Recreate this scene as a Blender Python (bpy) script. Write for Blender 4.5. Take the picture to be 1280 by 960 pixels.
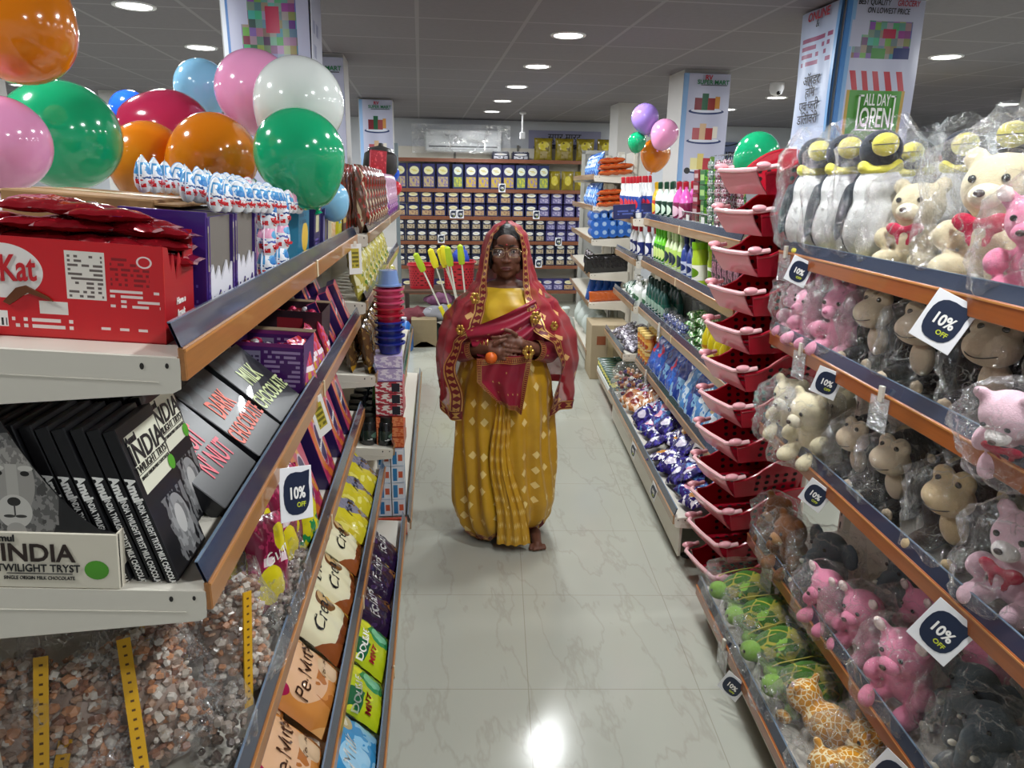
import bpy, bmesh, math, random
from mathutils import Vector, Matrix, noise
from math import pi, sin, cos, radians as rad
for o in list(bpy.data.objects): bpy.data.objects.remove(o)
SC = bpy.context.scene
COL = SC.collection
V = Vector
RND = random.Random(7)
# ---------------------------------------------------------------- camera, world, exposure
def unit(v): return v / v.length
FPX = 900.0
fw_ = unit(V((525-640, 229-480, FPX)))                 # the building's long direction, in camera axes
p2_ = unit(V((1525-640, 229+15-480, FPX)))
up_ = unit(p2_.cross(fw_));  up_ = -up_ if up_.y > 0 else up_
rt_ = unit(fw_.cross(-up_)); rt_ = -rt_ if rt_.x < 0 else rt_
Rw = Matrix((rt_, fw_, up_))
cd = bpy.data.cameras.new('camera'); cam = bpy.data.objects.new('camera', cd); COL.objects.link(cam)
cd.sensor_width = 36; cd.lens = FPX/1280*36; cd.clip_start = .02; cd.clip_end = 60
M3 = Matrix((Rw.col[0], -Rw.col[1], -Rw.col[2])).transposed()
CAMH = 1.70
cam.matrix_world = Matrix.Translation((0, 0, CAMH)) @ M3.to_4x4()
SC.camera = cam
SC.view_settings.view_transform = 'Standard'; SC.view_settings.look = 'None'
SC.view_settings.gamma = 1; SC.view_settings.use_curve_mapping = False
SC.view_settings.exposure = EXPO = -0.42
SC.cycles.use_denoising = True
SC.cycles.transparent_max_bounces = 24
SC.cycles.max_bounces = 7; SC.cycles.diffuse_bounces = 4; SC.cycles.glossy_bounces = 3; SC.cycles.transmission_bounces = 4
SC.cycles.sample_clamp_indirect = 4
SC.cycles.caustics_reflective = False; SC.cycles.caustics_refractive = False
W = bpy.data.worlds.new('w'); SC.world = W; W.use_nodes = True
W.node_tree.nodes['Background'].inputs[0].default_value = (.85, .92, 1, 1)
W.node_tree.nodes['Background'].inputs[1].default_value = .25
CEIL = 2.57
LAMP_W = 26.0
LAMPS = [(x, round(y0+1.2*k, 2)) for x, y0, n in ((-3.85, 3.3, 6), (-1.46, .75, 8), (.90, -.15, 9), (3.52, .05, 9), (6.0, 1.2, 6)) for k in range(n)]
# ---------------------------------------------------------------- node materials
def srgb(c):
    if isinstance(c, str): c = [int(c[i:i+2], 16)/255 for i in (0, 2, 4)]
    return tuple(x/12.92 if x <= .04045 else ((x+.055)/1.055)**2.4 for x in c[:3])
MATS = {}
class NT:
    def __init__(s, name):
        s.m = bpy.data.materials.new(name); s.m.use_nodes = True; s.t = s.m.node_tree; s.b = s.t.nodes['Principled BSDF']; s.out = s.t.nodes['Material Output']
    def n(s, ty, **kw):
        n = s.t.nodes.new(ty)
        for k, v in kw.items(): setattr(n, k, v)
        return n
    def l(s, a, b): s.t.links.new(a, b)
    def put(s, v, sock):
        if hasattr(v, 'type') and hasattr(v, 'links'): s.l(v, sock)
        elif isinstance(v, (tuple, list)) and len(v) == 3 and len(sock.default_value) == 4: sock.default_value = (*v, 1)
        else: sock.default_value = v
    def math(s, op, a, b=0.0, c=0.0, clamp=False):
        n = s.n('ShaderNodeMath', operation=op, use_clamp=clamp)
        for i, v in enumerate((a, b, c)): s.put(v, n.inputs[i])
        return n.outputs[0]
    def mix(s, f, a, b):
        n = s.n('ShaderNodeMix', data_type='RGBA'); s.put(f, n.inputs[0]); s.put(a, n.inputs[6]); s.put(b, n.inputs[7]); return n.outputs[2]
    def noise(s, vec, scale, detail=2, rough=.5, out=0):
        n = s.n('ShaderNodeTexNoise'); n.inputs['Scale'].default_value = scale; n.inputs['Detail'].default_value = detail; n.inputs['Roughness'].default_value = rough
        if vec is not None: s.l(vec, n.inputs['Vector'])
        return n.outputs[out]
    def coord(s, k='Object'): return s.n('ShaderNodeTexCoord').outputs[k]
    def bump(s, h, strength=.3, dist=.01):
        n = s.n('ShaderNodeBump'); n.inputs['Strength'].default_value = strength; n.inputs['Distance'].default_value = dist; s.put(h, n.inputs['Height']); s.l(n.outputs[0], s.b.inputs['Normal']); return n
def mat(col, rough=.45, metal=0, bump=0, bscale=60, sss=0, coat=0, spec=.5, emit=0, vary=0, vscale=8, alpha=1, key=None):
    k = ('p', col, rough, metal, bump, bscale, sss, coat, spec, emit, vary, vscale, alpha)
    if k in MATS: return MATS[k]
    t = NT(key or 'plain'); c = srgb(col); b = t.b
    b.inputs['Base Color'].default_value = (*c, 1); b.inputs['Roughness'].default_value = rough; b.inputs['Metallic'].default_value = metal
    b.inputs['Specular IOR Level'].default_value = spec; b.inputs['Coat Weight'].default_value = coat; b.inputs['Coat Roughness'].default_value = .06
    b.inputs['Alpha'].default_value = alpha
    if sss: b.inputs['Subsurface Weight'].default_value = sss; b.inputs['Subsurface Radius'].default_value = (.02, .02, .02)
    if emit: b.inputs['Emission Color'].default_value = (*c, 1); b.inputs['Emission Strength'].default_value = emit
    if vary:
        f = t.noise(t.coord(), vscale, 4, .6); f = t.math('MULTIPLY_ADD', f, 2*vary, 1-vary)
        n = t.n('ShaderNodeVectorMath', operation='SCALE'); n.inputs[0].default_value = c; t.l(f, n.inputs[3]); t.l(n.outputs[0], b.inputs['Base Color'])
    if bump: t.bump(t.noise(t.coord(), bscale, 3, .6), bump)
    MATS[k] = t.m; return t.m
def prt(base, layers=(), rough=.35, spec=.5, coat=0, bump=0, bscale=30, metal=0, key=None):
    """printed pack: layers painted over the base in UV space (front face 0..1, right side 1..2, top v 1..2)."""
    k = ('u', base, tuple(layers), rough, spec, coat, bump, bscale, metal)
    if k in MATS: return MATS[k]
    t = NT(key or 'printed'); uv = t.coord('UV'); sx = t.n('ShaderNodeSeparateXYZ'); t.l(uv, sx.inputs[0]); U, Vv = sx.outputs[0], sx.outputs[1]
    col = srgb(base)
    def rect(a, b_, c, d):
        f = t.math('GREATER_THAN', U, a); f = t.math('MULTIPLY', f, t.math('LESS_THAN', U, c))
        f = t.math('MULTIPLY', f, t.math('GREATER_THAN', Vv, b_)); return t.math('MULTIPLY', f, t.math('LESS_THAN', Vv, d))
    for L in layers:
        q = L[0]
        if q == 'r': f = rect(*L[1:5]); c = L[5]
        elif q == 'e':
            du = t.math('DIVIDE', t.math('SUBTRACT', U, L[1]), L[3]); dv = t.math('DIVIDE', t.math('SUBTRACT', Vv, L[2]), L[4])
            f = t.math('LESS_THAN', t.math('ADD', t.math('MULTIPLY', du, du), t.math('MULTIPLY', dv, dv)), 1); c = L[5]
        elif q == 'd':     # diagonal band: a*u+b*v between lo and hi
            s_ = t.math('ADD', t.math('MULTIPLY', U, L[1]), t.math('MULTIPLY', Vv, L[2]))
            f = t.math('MULTIPLY', t.math('GREATER_THAN', s_, L[3]), t.math('LESS_THAN', s_, L[4])); c = L[5]
            f = t.math('MULTIPLY', f, rect(0, 0, 1, 1))
        elif q == 'n':     # blotches of noise inside a rect
            f = t.math('MULTIPLY', t.math('GREATER_THAN', t.noise(uv, L[5], 2), L[6]), rect(*L[1:5])); c = L[7]
        elif q == 't':     # small print: rows of broken marks
            r_ = t.math('LESS_THAN', t.math('FRACT', t.math('MULTIPLY', t.math('SUBTRACT', Vv, L[2]), L[5]/(L[4]-L[2]))), .55)
            mp = t.n('ShaderNodeCombineXYZ'); t.l(t.math('MULTIPLY', U, L[6]), mp.inputs[0]); t.l(t.math('FLOOR', t.math('MULTIPLY', t.math('SUBTRACT', Vv, L[2]), L[5]/(L[4]-L[2]))), mp.inputs[1])
            w = t.n('ShaderNodeTexWhiteNoise', noise_dimensions='2D'); fl = t.n('ShaderNodeVectorMath', operation='FLOOR'); t.l(mp.outputs[0], fl.inputs[0]); t.l(fl.outputs[0], w.inputs['Vector'])
            f = t.math('MULTIPLY', t.math('MULTIPLY', r_, t.math('GREATER_THAN', w.outputs[0], .35)), rect(*L[1:5])); c = L[7]
        elif q == 'c':     # checker of little packs: random colours per cell
            mp = t.n('ShaderNodeCombineXYZ'); t.l(t.math('MULTIPLY', U, L[5]), mp.inputs[0]); t.l(t.math('MULTIPLY', Vv, L[6]), mp.inputs[1])
            fl = t.n('ShaderNodeVectorMath', operation='FLOOR'); t.l(mp.outputs[0], fl.inputs[0]); w = t.n('ShaderNodeTexWhiteNoise', noise_dimensions='2D'); t.l(fl.outputs[0], w.inputs['Vector'])
            hs = t.n('ShaderNodeHueSaturation'); t.l(w.outputs[1], hs.inputs['Color']); hs.inputs['Saturation'].default_value = .85; hs.inputs['Value'].default_value = .42
            f = rect(*L[1:5]); col = t.mix(f, col, hs.outputs[0]); continue
        col = t.mix(f, col, srgb(c))
    if isinstance(col, tuple): t.b.inputs['Base Color'].default_value = (*col, 1)
    else: t.l(col, t.b.inputs['Base Color'])
    b = t.b; b.inputs['Roughness'].default_value = rough; b.inputs['Specular IOR Level'].default_value = spec; b.inputs['Coat Weight'].default_value = coat; b.inputs['Metallic'].default_value = metal
    if bump: t.bump(t.noise(t.coord(), bscale, 4, .6), bump)
    MATS[k] = t.m; return t.m
def film(haze=.10, tint='e8ecf0', gloss=.35, scale=28, key='clear_film'):
    """crinkled clear plastic bag: mostly see-through, fold highlights painted in as white, glossier crease streaks."""
    k = ('film', haze, tint, gloss, scale)
    if k in MATS: return MATS[k]
    t = NT(key); t.t.nodes.remove(t.b); c = (*srgb(tint), 1)
    tr = t.n('ShaderNodeBsdfTransparent'); gl = t.n('ShaderNodeBsdfGlossy'); gl.inputs['Roughness'].default_value = .13; gl.inputs[0].default_value = (1, 1, 1, 1)
    df = t.n('ShaderNodeBsdfDiffuse'); df.inputs[0].default_value = c
    co = t.coord(); wp = t.n('ShaderNodeVectorMath', operation='ADD'); t.l(co, wp.inputs[0]); wn = t.n('ShaderNodeVectorMath', operation='SCALE'); t.l(t.noise(co, 9, 3, .6, out=1), wn.inputs[0]); wn.inputs[3].default_value = .12; t.l(wn.outputs[0], wp.inputs[1])
    nz = t.noise(wp.outputs[0], scale, 4, .6); n2 = t.math('POWER', t.math('ABSOLUTE', t.math('SUBTRACT', nz, .5)), .55)
    vo = t.n('ShaderNodeTexVoronoi', feature='DISTANCE_TO_EDGE'); vo.inputs['Scale'].default_value = scale*.7; t.l(wp.outputs[0], vo.inputs['Vector']); n2 = t.math('ADD', n2, t.math('MINIMUM', vo.outputs[0], .25))
    bp = t.n('ShaderNodeBump'); bp.inputs['Strength'].default_value = 1.0; bp.inputs['Distance'].default_value = .03; t.l(n2, bp.inputs['Height'])
    for s_ in (gl, df): t.l(bp.outputs[0], s_.inputs['Normal'])
    lw = t.n('ShaderNodeLayerWeight'); lw.inputs[0].default_value = .35
    fg = t.math('MULTIPLY_ADD', t.math('POWER', lw.outputs[1], 1.6), .9*gloss, gloss*.08, clamp=True)
    v2 = t.n('ShaderNodeTexVoronoi', feature='DISTANCE_TO_EDGE'); v2.inputs['Scale'].default_value = scale*.42; t.l(wp.outputs[0], v2.inputs['Vector'])
    v3 = t.n('ShaderNodeTexVoronoi', feature='DISTANCE_TO_EDGE'); v3.inputs['Scale'].default_value = scale*1.3; t.l(wp.outputs[0], v3.inputs['Vector'])
    cr = t.math('MAXIMUM', t.math('SUBTRACT', 1, t.math('MULTIPLY', v2.outputs[0], 26), clamp=True), t.math('MULTIPLY', t.math('SUBTRACT', 1, t.math('MULTIPLY', v3.outputs[0], 22), clamp=True), .6))
    gate = t.math('MULTIPLY', t.math('SUBTRACT', t.noise(co, scale*.5, 3, .6), .46), 7, clamp=True); cr = t.math('MULTIPLY', cr, gate)
    fg = t.math('ADD', fg, t.math('MULTIPLY', cr, gloss*.9), clamp=True)
    m1 = t.n('ShaderNodeMixShader'); t.l(t.math('MULTIPLY_ADD', cr, .22, haze), m1.inputs[0]); t.l(tr.outputs[0], m1.inputs[1]); t.l(df.outputs[0], m1.inputs[2])  # crease mask whitens the film: highlights on the folds are painted in
    m2 = t.n('ShaderNodeMixShader'); t.l(fg, m2.inputs[0]); t.l(m1.outputs[0], m2.inputs[1]); t.l(gl.outputs[0], m2.inputs[2])
    t.l(m2.outputs[0], t.out.inputs[0]); MATS[k] = t.m; return t.m
# ---------------------------------------------------------------- mesh building
def TR(x=0, y=0, z=0): return Matrix.Translation((x, y, z))
def RX(a): return Matrix.Rotation(rad(a), 4, 'X')
def RY(a): return Matrix.Rotation(rad(a), 4, 'Y')
def RZ(a): return Matrix.Rotation(rad(a), 4, 'Z')
def SCL(x, y, z): return Matrix.Diagonal((x, y, z, 1))
class MB:
    def __init__(s, *mats): s.v = []; s.f = []; s.m = []; s.uv = []; s.mats = list(mats); s.X = Matrix.Identity(4)
    def mi(s, m):
        if m is None: return 0
        if isinstance(m, int): return m
        if m not in s.mats: s.mats.append(m)
        return s.mats.index(m)
    def add(s, vs, fs, m=None, uvs=None):
        o = len(s.v); s.v += [s.X @ V(p) for p in vs]; k = s.mi(m)
        for i, f in enumerate(fs):
            s.f.append([o+j for j in f]); s.m.append(k); s.uv.append(uvs[i] if uvs else [(-5, -5)]*len(f))
        return s
    def box(s, x0, y0, z0, x1, y1, z1, m=None, b=0.0, ms=None):
        """box with chamfered edges; uv tiles: front(-y) 0..1, right(+x) u 1..2, left u -1..0, top v 1..2, bottom v -1..0, back u 3..4. ms: per-face material {F,R,L,T,B,K}"""
        c = [V(((x0+x1)/2, (y0+y1)/2, (z0+z1)/2)), V((x1-x0, y1-y0, z1-z0))/2]
        C, H = c; b = min(b, min(H)*.9)
        F = {'F': ((0, -1, 0), (1, 0, 0), (0, 0, 1), (0, 0)), 'R': ((1, 0, 0), (0, 1, 0), (0, 0, 1), (1, 0)), 'L': ((-1, 0, 0), (0, -1, 0), (0, 0, 1), (-1, 0)),
             'K': ((0, 1, 0), (-1, 0, 0), (0, 0, 1), (3, 0)), 'T': ((0, 0, 1), (1, 0, 0), (0, 1, 0), (0, 1)), 'B': ((0, 0, -1), (1, 0, 0), (0, -1, 0), (0, -1))}
        for k, (n, a, u, t) in F.items():
            n, a, u = V(n), V(a), V(u); d = lambda w: abs(w.x)*H.x+abs(w.y)*H.y+abs(w.z)*H.z
            vs = [C + n*d(n) + a*sa*(d(a)-b) + u*su*(d(u)-b) for sa, su in ((-1, -1), (1, -1), (1, 1), (-1, 1))]
            e = 1e-3
            s.add(vs, [(0, 1, 2, 3)], (ms or {}).get(k, m), [[(t[0]+e, t[1]+e), (t[0]+1-e, t[1]+e), (t[0]+1-e, t[1]+1-e), (t[0]+e, t[1]+1-e)]])
        if b > 0:
            ax = [V((1, 0, 0)), V((0, 1, 0)), V((0, 0, 1))]
            for i in range(3):
                j, k = (i+1) % 3, (i+2) % 3
                for sj in (-1, 1):
                    for sk in (-1, 1):
                        p = []
                        for si, w in ((-1, 0), (1, 0), (1, 1), (-1, 1)):
                            q = C.copy(); q[i] += si*(H[i]-b); q[j] += sj*(H[j] - (b if w else 0)); q[k] += sk*(H[k] - (0 if w else b)); p.append(q)
                        s.add(p, [(0, 1, 2, 3) if sj*sk > 0 else (3, 2, 1, 0)], m)
            for sx in (-1, 1):
                for sy in (-1, 1):
                    for sz in (-1, 1):
                        p = [C+V((sx*(H.x-(0 if i == 0 else b)), sy*(H.y-(0 if i == 1 else b)), sz*(H.z-(0 if i == 2 else b)))) for i in range(3)]
                        s.add(p, [(0, 1, 2) if sx*sy*sz > 0 else (2, 1, 0)], m)
        return s
    def grid(s, fn, nu, nv, m=None, cu=False, flip=False, uv=None):
        vs = [fn(i/nu, j/nv) for j in range(nv+1) for i in range(nu+(0 if cu else 1))]; w = nu if cu else nu+1
        fs, us = [], []
        for j in range(nv):
            for i in range(nu):
                a, b = j*w+i, j*w+(i+1) % w
                q = [(a, i, j), (b, i+1, j), (b+w, i+1, j+1), (a+w, i, j+1)]
                if flip: q.reverse()
                fs.append([t[0] for t in q]); us.append([(uv or (lambda a, b: (a, b)))(t[1]/nu, t[2]/nv) for t in q])
        return s.add(vs, fs, m, us)
    def lathe(s, prof, seg=20, m=None, c=(0, 0, 0), sx=1, sy=1, rng=None, cap=True):
        z0, z1 = (rng or (min(p[1] for p in prof), max(p[1] for p in prof))); n = len(prof)-1
        def fn(u, v):
            r, z = prof[round(v*n)]; a = -1.5*pi + u*2*pi
            return (c[0]+r*cos(a)*sx, c[1]+r*sin(a)*sy, c[2]+z)
        s.grid(fn, seg, n, m, cu=True, uv=lambda u, v: (u, (prof[round(v*n)][1]-z0)/max(z1-z0, 1e-6)))
        if cap:
            for k, fl in ((0, True), (n, False)):
                if prof[k][0] > 1e-5:
                    vs = [fn(i/seg, k/n) for i in range(seg)]; f = list(range(seg)); s.add(vs, [f[::-1] if fl else f], m)
        return s
    def ell(s, c, r, m=None, seg=16, rg=10, R=None, dsp=None):
        R = R or Matrix.Identity(3); c = V(c); R = R.to_3x3()
        def fn(u, v):
            a, t = -1.5*pi+u*2*pi, (v-.5)*pi
            p = V((r[0]*cos(t)*cos(a), r[1]*cos(t)*sin(a), r[2]*sin(t)))
            if dsp: p *= 1+dsp(p)
            return c + R @ p
        return s.grid(fn, seg, rg, m, cu=True)
    def tube(s, pts, r, m=None, seg=8, cap=True):
        pts = [V(p) for p in pts]; n = len(pts)-1; rr = r if isinstance(r, (list, tuple)) else [r]*(n+1); fr = []; up = V((.13, .31, .94))
        for i in range(n+1):
            d = unit((pts[min(i+1, n)]-pts[max(i-1, 0)])); a = d.cross(up)
            if a.length < 1e-3: a = d.cross(V((1, 0, 0)))
            a.normalize(); b = d.cross(a); up = -b if False else up; fr.append((a, b))
        s.grid(lambda u, v: pts[round(v*n)] + (fr[round(v*n)][0]*cos(u*2*pi)+fr[round(v*n)][1]*sin(u*2*pi))*rr[round(v*n)], seg, n, m, cu=True)
        if cap:
            for k in (0, n):
                s.add([pts[k] + (fr[k][0]*cos(i/seg*2*pi)+fr[k][1]*sin(i/seg*2*pi))*rr[k] for i in range(seg)], [list(range(seg))[::(1 if k else -1)]], m)
        return s
    def prism(s, poly, y0, y1, m=None, front=None):
        """outline in x,z extruded along y (front at y0)"""
        n = len(poly); vs = [(p[0], y0, p[1]) for p in poly]+[(p[0], y1, p[1]) for p in poly]
        xs = [p[0] for p in poly]; zs = [p[1] for p in poly]; X0, X1, Z0, Z1 = min(xs), max(xs), min(zs), max(zs)
        s.add(vs[:n], [list(range(n))], front if front is not None else m, [[((p[0]-X0)/(X1-X0), (p[1]-Z0)/(Z1-Z0)) for p in poly]])
        s.add(vs, [list(range(2*n-1, n-1, -1))]+[[(i+1) % n, i, n+i, n+(i+1) % n] for i in range(n)], m); return s
    def build(s, name='mesh', smooth=40):
        me = bpy.data.meshes.new(name); me.from_pydata([tuple(p) for p in s.v], [], s.f)
        for m in s.mats: me.materials.append(m)
        me.polygons.foreach_set('material_index', s.m)
        ul = me.uv_layers.new(name='UVMap'); ul.data.foreach_set('uv', [c for f in s.uv for p in f for c in p])
        if smooth:
            bm = bmesh.new(); bm.from_mesh(me); bmesh.ops.remove_doubles(bm, verts=bm.verts, dist=1e-6); bm.to_mesh(me); bm.free()
            me.polygons.foreach_set('use_smooth', [True]*len(me.polygons)); me.set_sharp_from_angle(angle=rad(smooth))
        me.update(); return me
TXT = {}
def text_mesh(body, size, m, ext=.0004, align='CENTER', bold=0, shear=0, sx=1):
    k = (body, round(size, 4), m.name, ext, align, bold, shear, sx)
    if k in TXT: return TXT[k]
    cu = bpy.data.curves.new('t', 'FONT'); cu.body = body; cu.size = size; cu.extrude = ext; cu.align_x = align; cu.align_y = 'CENTER'; cu.offset = bold*size; cu.shear = shear; cu.resolution_u = 3; cu.space_line = .85
    ob = bpy.data.objects.new('t', cu); COL.objects.link(ob); dg = bpy.context.evaluated_depsgraph_get(); dg.update()
    me = bpy.data.meshes.new_from_object(ob.evaluated_get(dg)); me.transform(RX(90) @ SCL(sx, 1, 1)); me.materials.clear(); me.materials.append(m)   # stands up facing -y
    COL.objects.unlink(ob); bpy.data.objects.remove(ob); TXT[k] = me; me.name = 'lettering'; return me
def xmesh(me, M):
    k = me.copy(); k.transform(M); return k
# part tuple: (name, mesh, label_or_None, [children]);   proto: dict
class Proto:
    def __init__(s, name, mesh=None, parts=(), cat=None): s.name = name; s.mesh = mesh; s.parts = list(parts); s.cat = cat or name.replace('_', ' ')
def _kids(parts, par):
    for p in parts:
        o = bpy.data.objects.new(p[0], p[1]); COL.objects.link(o); o.parent = par
        if len(p) > 2 and p[2]: o['label'] = p[2]
        if len(p) > 3 and p[3]: _kids(p[3], o)
LABELS = {}
def place(P, M, label, group=None, cat=None, name=None, parts=True):
    """one copy of a thing and of each of its parts, sharing their meshes"""
    o = bpy.data.objects.new(name or P.name, P.mesh); COL.objects.link(o); o.matrix_world = M
    LABELS[label] = LABELS.get(label, 0)+1
    o['label'] = label; o['category'] = cat or P.cat
    if group: o['group'] = group
    if parts: _kids(P.parts, o)
    return o
def struct(name, mb, smooth=30, M=None):
    o = bpy.data.objects.new(name, mb.build(name, smooth)); COL.objects.link(o); o['kind'] = 'structure'
    if M is not None: o.matrix_world = M
    return o
def single(name, mb, label, cat, group=None, M=None, smooth=40, parts=()):
    return place(Proto(name, mb.build(name, smooth) if mb else None, parts, cat), M or Matrix.Identity(4), label, group)
def mesh_join(parts, name='m'):
    """join meshes (for patterns printed on one part)"""
    bm = bmesh.new(); mats = []
    for me in parts:
        idx = [];
        for m in me.materials:
            if m not in mats: mats.append(m)
            idx.append(mats.index(m))
        n0 = len(bm.faces); bm.from_mesh(me); bm.faces.ensure_lookup_table()
        for f in bm.faces[n0:]: f.material_index = idx[f.material_index] if f.material_index < len(idx) else 0
    out = bpy.data.meshes.new(name); bm.to_mesh(out); bm.free()
    for m in mats: out.materials.append(m)
    return out
ORD = ['first', 'second', 'third', 'fourth', 'fifth', 'sixth', 'seventh', 'eighth', 'ninth', 'tenth', 'eleventh', 'twelfth', 'thirteenth', 'fourteenth', 'fifteenth', 'sixteenth', 'seventeenth', 'eighteenth', 'nineteenth', 'twentieth']
def ordn(i): return ORD[i] if i < 20 else 'twenty-'+ORD[i-20]
# ---------------------------------------------------------------- lamps
lampd = bpy.data.lights.new('ceiling_lamp_light', 'AREA'); lampd.shape = 'DISK'; lampd.size = .17; lampd.energy = LAMP_W; lampd.color = (.95, .985, 1)
glow = mat('ffffff', emit=9, key='lamp_diffuser'); ring = MB(mat('e8e8e8', .4)); ring.lathe([(.085, 0), (.1, -.004), (.106, -.002), (.108, .004)], 28, cap=False)
disc = MB(glow); disc.lathe([(.0, -.001), (.086, -.001)], 28, cap=False)
LP = Proto('ceiling_downlight', None, [('trim_ring', ring.build()), ('diffuser', disc.build())], 'ceiling light')
for i, (x, y) in enumerate(LAMPS):
    row = {-3.85: 'far left', -1.46: 'left', .9: 'centre', 3.52: 'right', 6.0: 'far right'}[x]; k = sorted([b for a, b in LAMPS if a == x]).index(y)
    o = place(LP, TR(x, y, CEIL-.004), 'round white LED ceiling light, %s one from the front in the %s row' % (ordn(k), row), 'round ceiling lights') if y > .9 or x == .9 else None
    if y > .5 and o is None: o = place(LP, TR(x, y, CEIL-.004), 'round white LED ceiling light, %s one from the front in the %s row' % (ordn(k), row), 'round ceiling lights')
    l = bpy.data.objects.new('ceiling_lamp_light', lampd); COL.objects.link(l); l.location = (x, y, CEIL-.012)
# ---------------------------------------------------------------- shell
def floor_mat():
    t = NT('floor_tiles'); co = t.coord(); mp = t.n('ShaderNodeMapping'); mp.inputs['Rotation'].default_value = (0, 0, rad(6.0)); t.l(co, mp.inputs[0]); sx = t.n('ShaderNodeSeparateXYZ'); t.l(mp.outputs[0], sx.inputs[0])
    def joint(a, off): return t.math('LESS_THAN', t.math('PINGPONG', t.math('ADD', a, off), .3), .0016)
    j = t.math('MAXIMUM', joint(sx.outputs[0], -.42+.3), joint(sx.outputs[1], -2.14))
    w = t.n('ShaderNodeMapping'); w.inputs['Rotation'].default_value = (0, 0, rad(38)); w.inputs['Scale'].default_value = (2.6, .8, 1); t.l(co, w.inputs[0])
    v = t.noise(w.outputs[0], 1.5, 5, .55); vein = t.math('SUBTRACT', 1, t.math('MULTIPLY', t.math('ABSOLUTE', t.math('SUBTRACT', v, .5)), 55), clamp=True)
    c = t.mix(t.noise(co, 1.2, 3), srgb('b4b4a8'), srgb('a6a89d')); c = t.mix(t.math('MULTIPLY', vein, .22), c, srgb('7d7464')); c = t.mix(t.math('MULTIPLY', j, .55), c, srgb('85806f'))
    t.l(c, t.b.inputs['Base Color']); t.b.inputs['Roughness'].default_value = .16; t.b.inputs['Specular IOR Level'].default_value = .45
    r = t.math('MULTIPLY_ADD', t.noise(co, 9, 4), .12, .10); t.l(r, t.b.inputs['Roughness'])
    return t.m
def ceil_mat():
    t = NT('ceiling_tiles'); co = t.coord(); sx = t.n('ShaderNodeSeparateXYZ'); t.l(co, sx.inputs[0])
    def joint(a, off): return t.math('LESS_THAN', t.math('PINGPONG', t.math('ADD', a, off), .3), .011)
    j = t.math('MAXIMUM', joint(sx.outputs[0], -.60), joint(sx.outputs[1], -.15))
    c = t.mix(t.noise(co, 30, 3), srgb('7f7b80'), srgb('767277')); c = t.mix(j, c, srgb('8f8c8f'))
    t.l(c, t.b.inputs['Base Color']); t.b.inputs['Roughness'].default_value = .85; t.bump(t.math('MULTIPLY', j, -1), .4, .01); return t.m
X0, X1, Y0, Y1 = -7.2, 8.6, -2.2, 10.75
struct('floor', MB(floor_mat()).box(X0, Y0, -.05, X1, Y1, 0))
struct('ceiling', MB(ceil_mat()).box(X0, Y0, CEIL, X1, Y1, CEIL+.06))
wm = mat('c9ccd2', .75, vary=.05, vscale=1.5, key='wall_paint')
struct('wall_back', MB(wm).box(X0, Y1, 0, X1, Y1+.1, CEIL))
struct('wall_left', MB(wm).box(X0-.1, Y0, 0, X0, Y1, CEIL)); struct('wall_right', MB(wm).box(X1, Y0, 0, X1+.1, Y1, CEIL))
struct('wall_front', MB(wm).box(X0, Y0-.1, 0, X1, Y0, CEIL))
struct('baseboard_back', MB(mat('6a4a35', .5)).box(X0, Y1-.012, 0, X1, Y1, .09))
# ---------------------------------------------------------------- columns with banners
BLU, BLK, REDT = mat('23407c', .5), mat('1c1c22', .5), mat('b3243a', .5)
def grocery(v0, v1): return [('c', .12, v0, .86, v1, 13, 38), ('r', .5, v0+(v1-v0)*.55, .66, v0+(v1-v0)*.8, 'b02a4c'), ('r', .66, v0, .86, v0+(v1-v0)*.3, '222f6b'), ('r', .38, v0, .56, v0+(v1-v0)*.28, '3e8a34'), ('r', .12, v0+(v1-v0)*.62, .3, v1, 'bdbfd6'), ('r', .08, v0+(v1-v0)*.3, .22, v1, 'bdbfd6')]
def bcol(x, y, w=.36): struct('column', MB(mat('c2c0bd', .7)).box(x, y, 0, x+w, y+w, CEIL))
def banner(x0, x1, y, z0, z1, layers, label, parts=(), side=None, base='bdbfd6'):
    """loose vinyl sheet with gentle waves, hanging on the front face of a column"""
    m = prt(base, layers, .3, bump=.1, bscale=7); mb = MB(m); w, h = x1-x0, z1-z0
    mb.grid(lambda u, v: (u*w, -.012-.006*sin(v*7+u*3)-.005*sin(u*9), v*h), 14, 24, m)
    mb.grid(lambda u, v: (u*w, -.002-.004*sin(v*7+u*3), v*h), 14, 24, m, flip=True)
    mb.v = [V(p) for p in mb.v]
    return single('banner', mb, label, 'banner', 'banners on the columns', TR(x0, y, z0) @ (RZ(-90) if side else Matrix.Identity(4)), parts=parts)
def tx(s, x, z, size, m, **k):
    y = k.pop('y', -.026); return xmesh(text_mesh(s, size, m, **k), TR(x, y, z))
GRN = mat('1f7a4a', .5); WHT = mat('f2f2ee', .5); REDL = mat('c42a3a', .5)
for x, y in ((2.0, 3.5), (2.03, 5.75), (2.15, 8.1), (-.83, 3.5), (-.88, 5.6), (-.64, 8.35), (-3.25, 8.35), (-3.3, 5.6), (5.2, 5.75)): bcol(x, y)
L = [('r', 0, 0, .06, 1, '4e86c6'), ('r', .06, 0, .11, 1, '86aeda')]+grocery(.798, .925)
L += [('d', 1, .9, .9*.72+.16+.15*i, .9*.72+.235+.15*i, 'b92f3c') for i in range(5)]
zb, zt = 1.28, CEIL-.01; H = zt-zb
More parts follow.
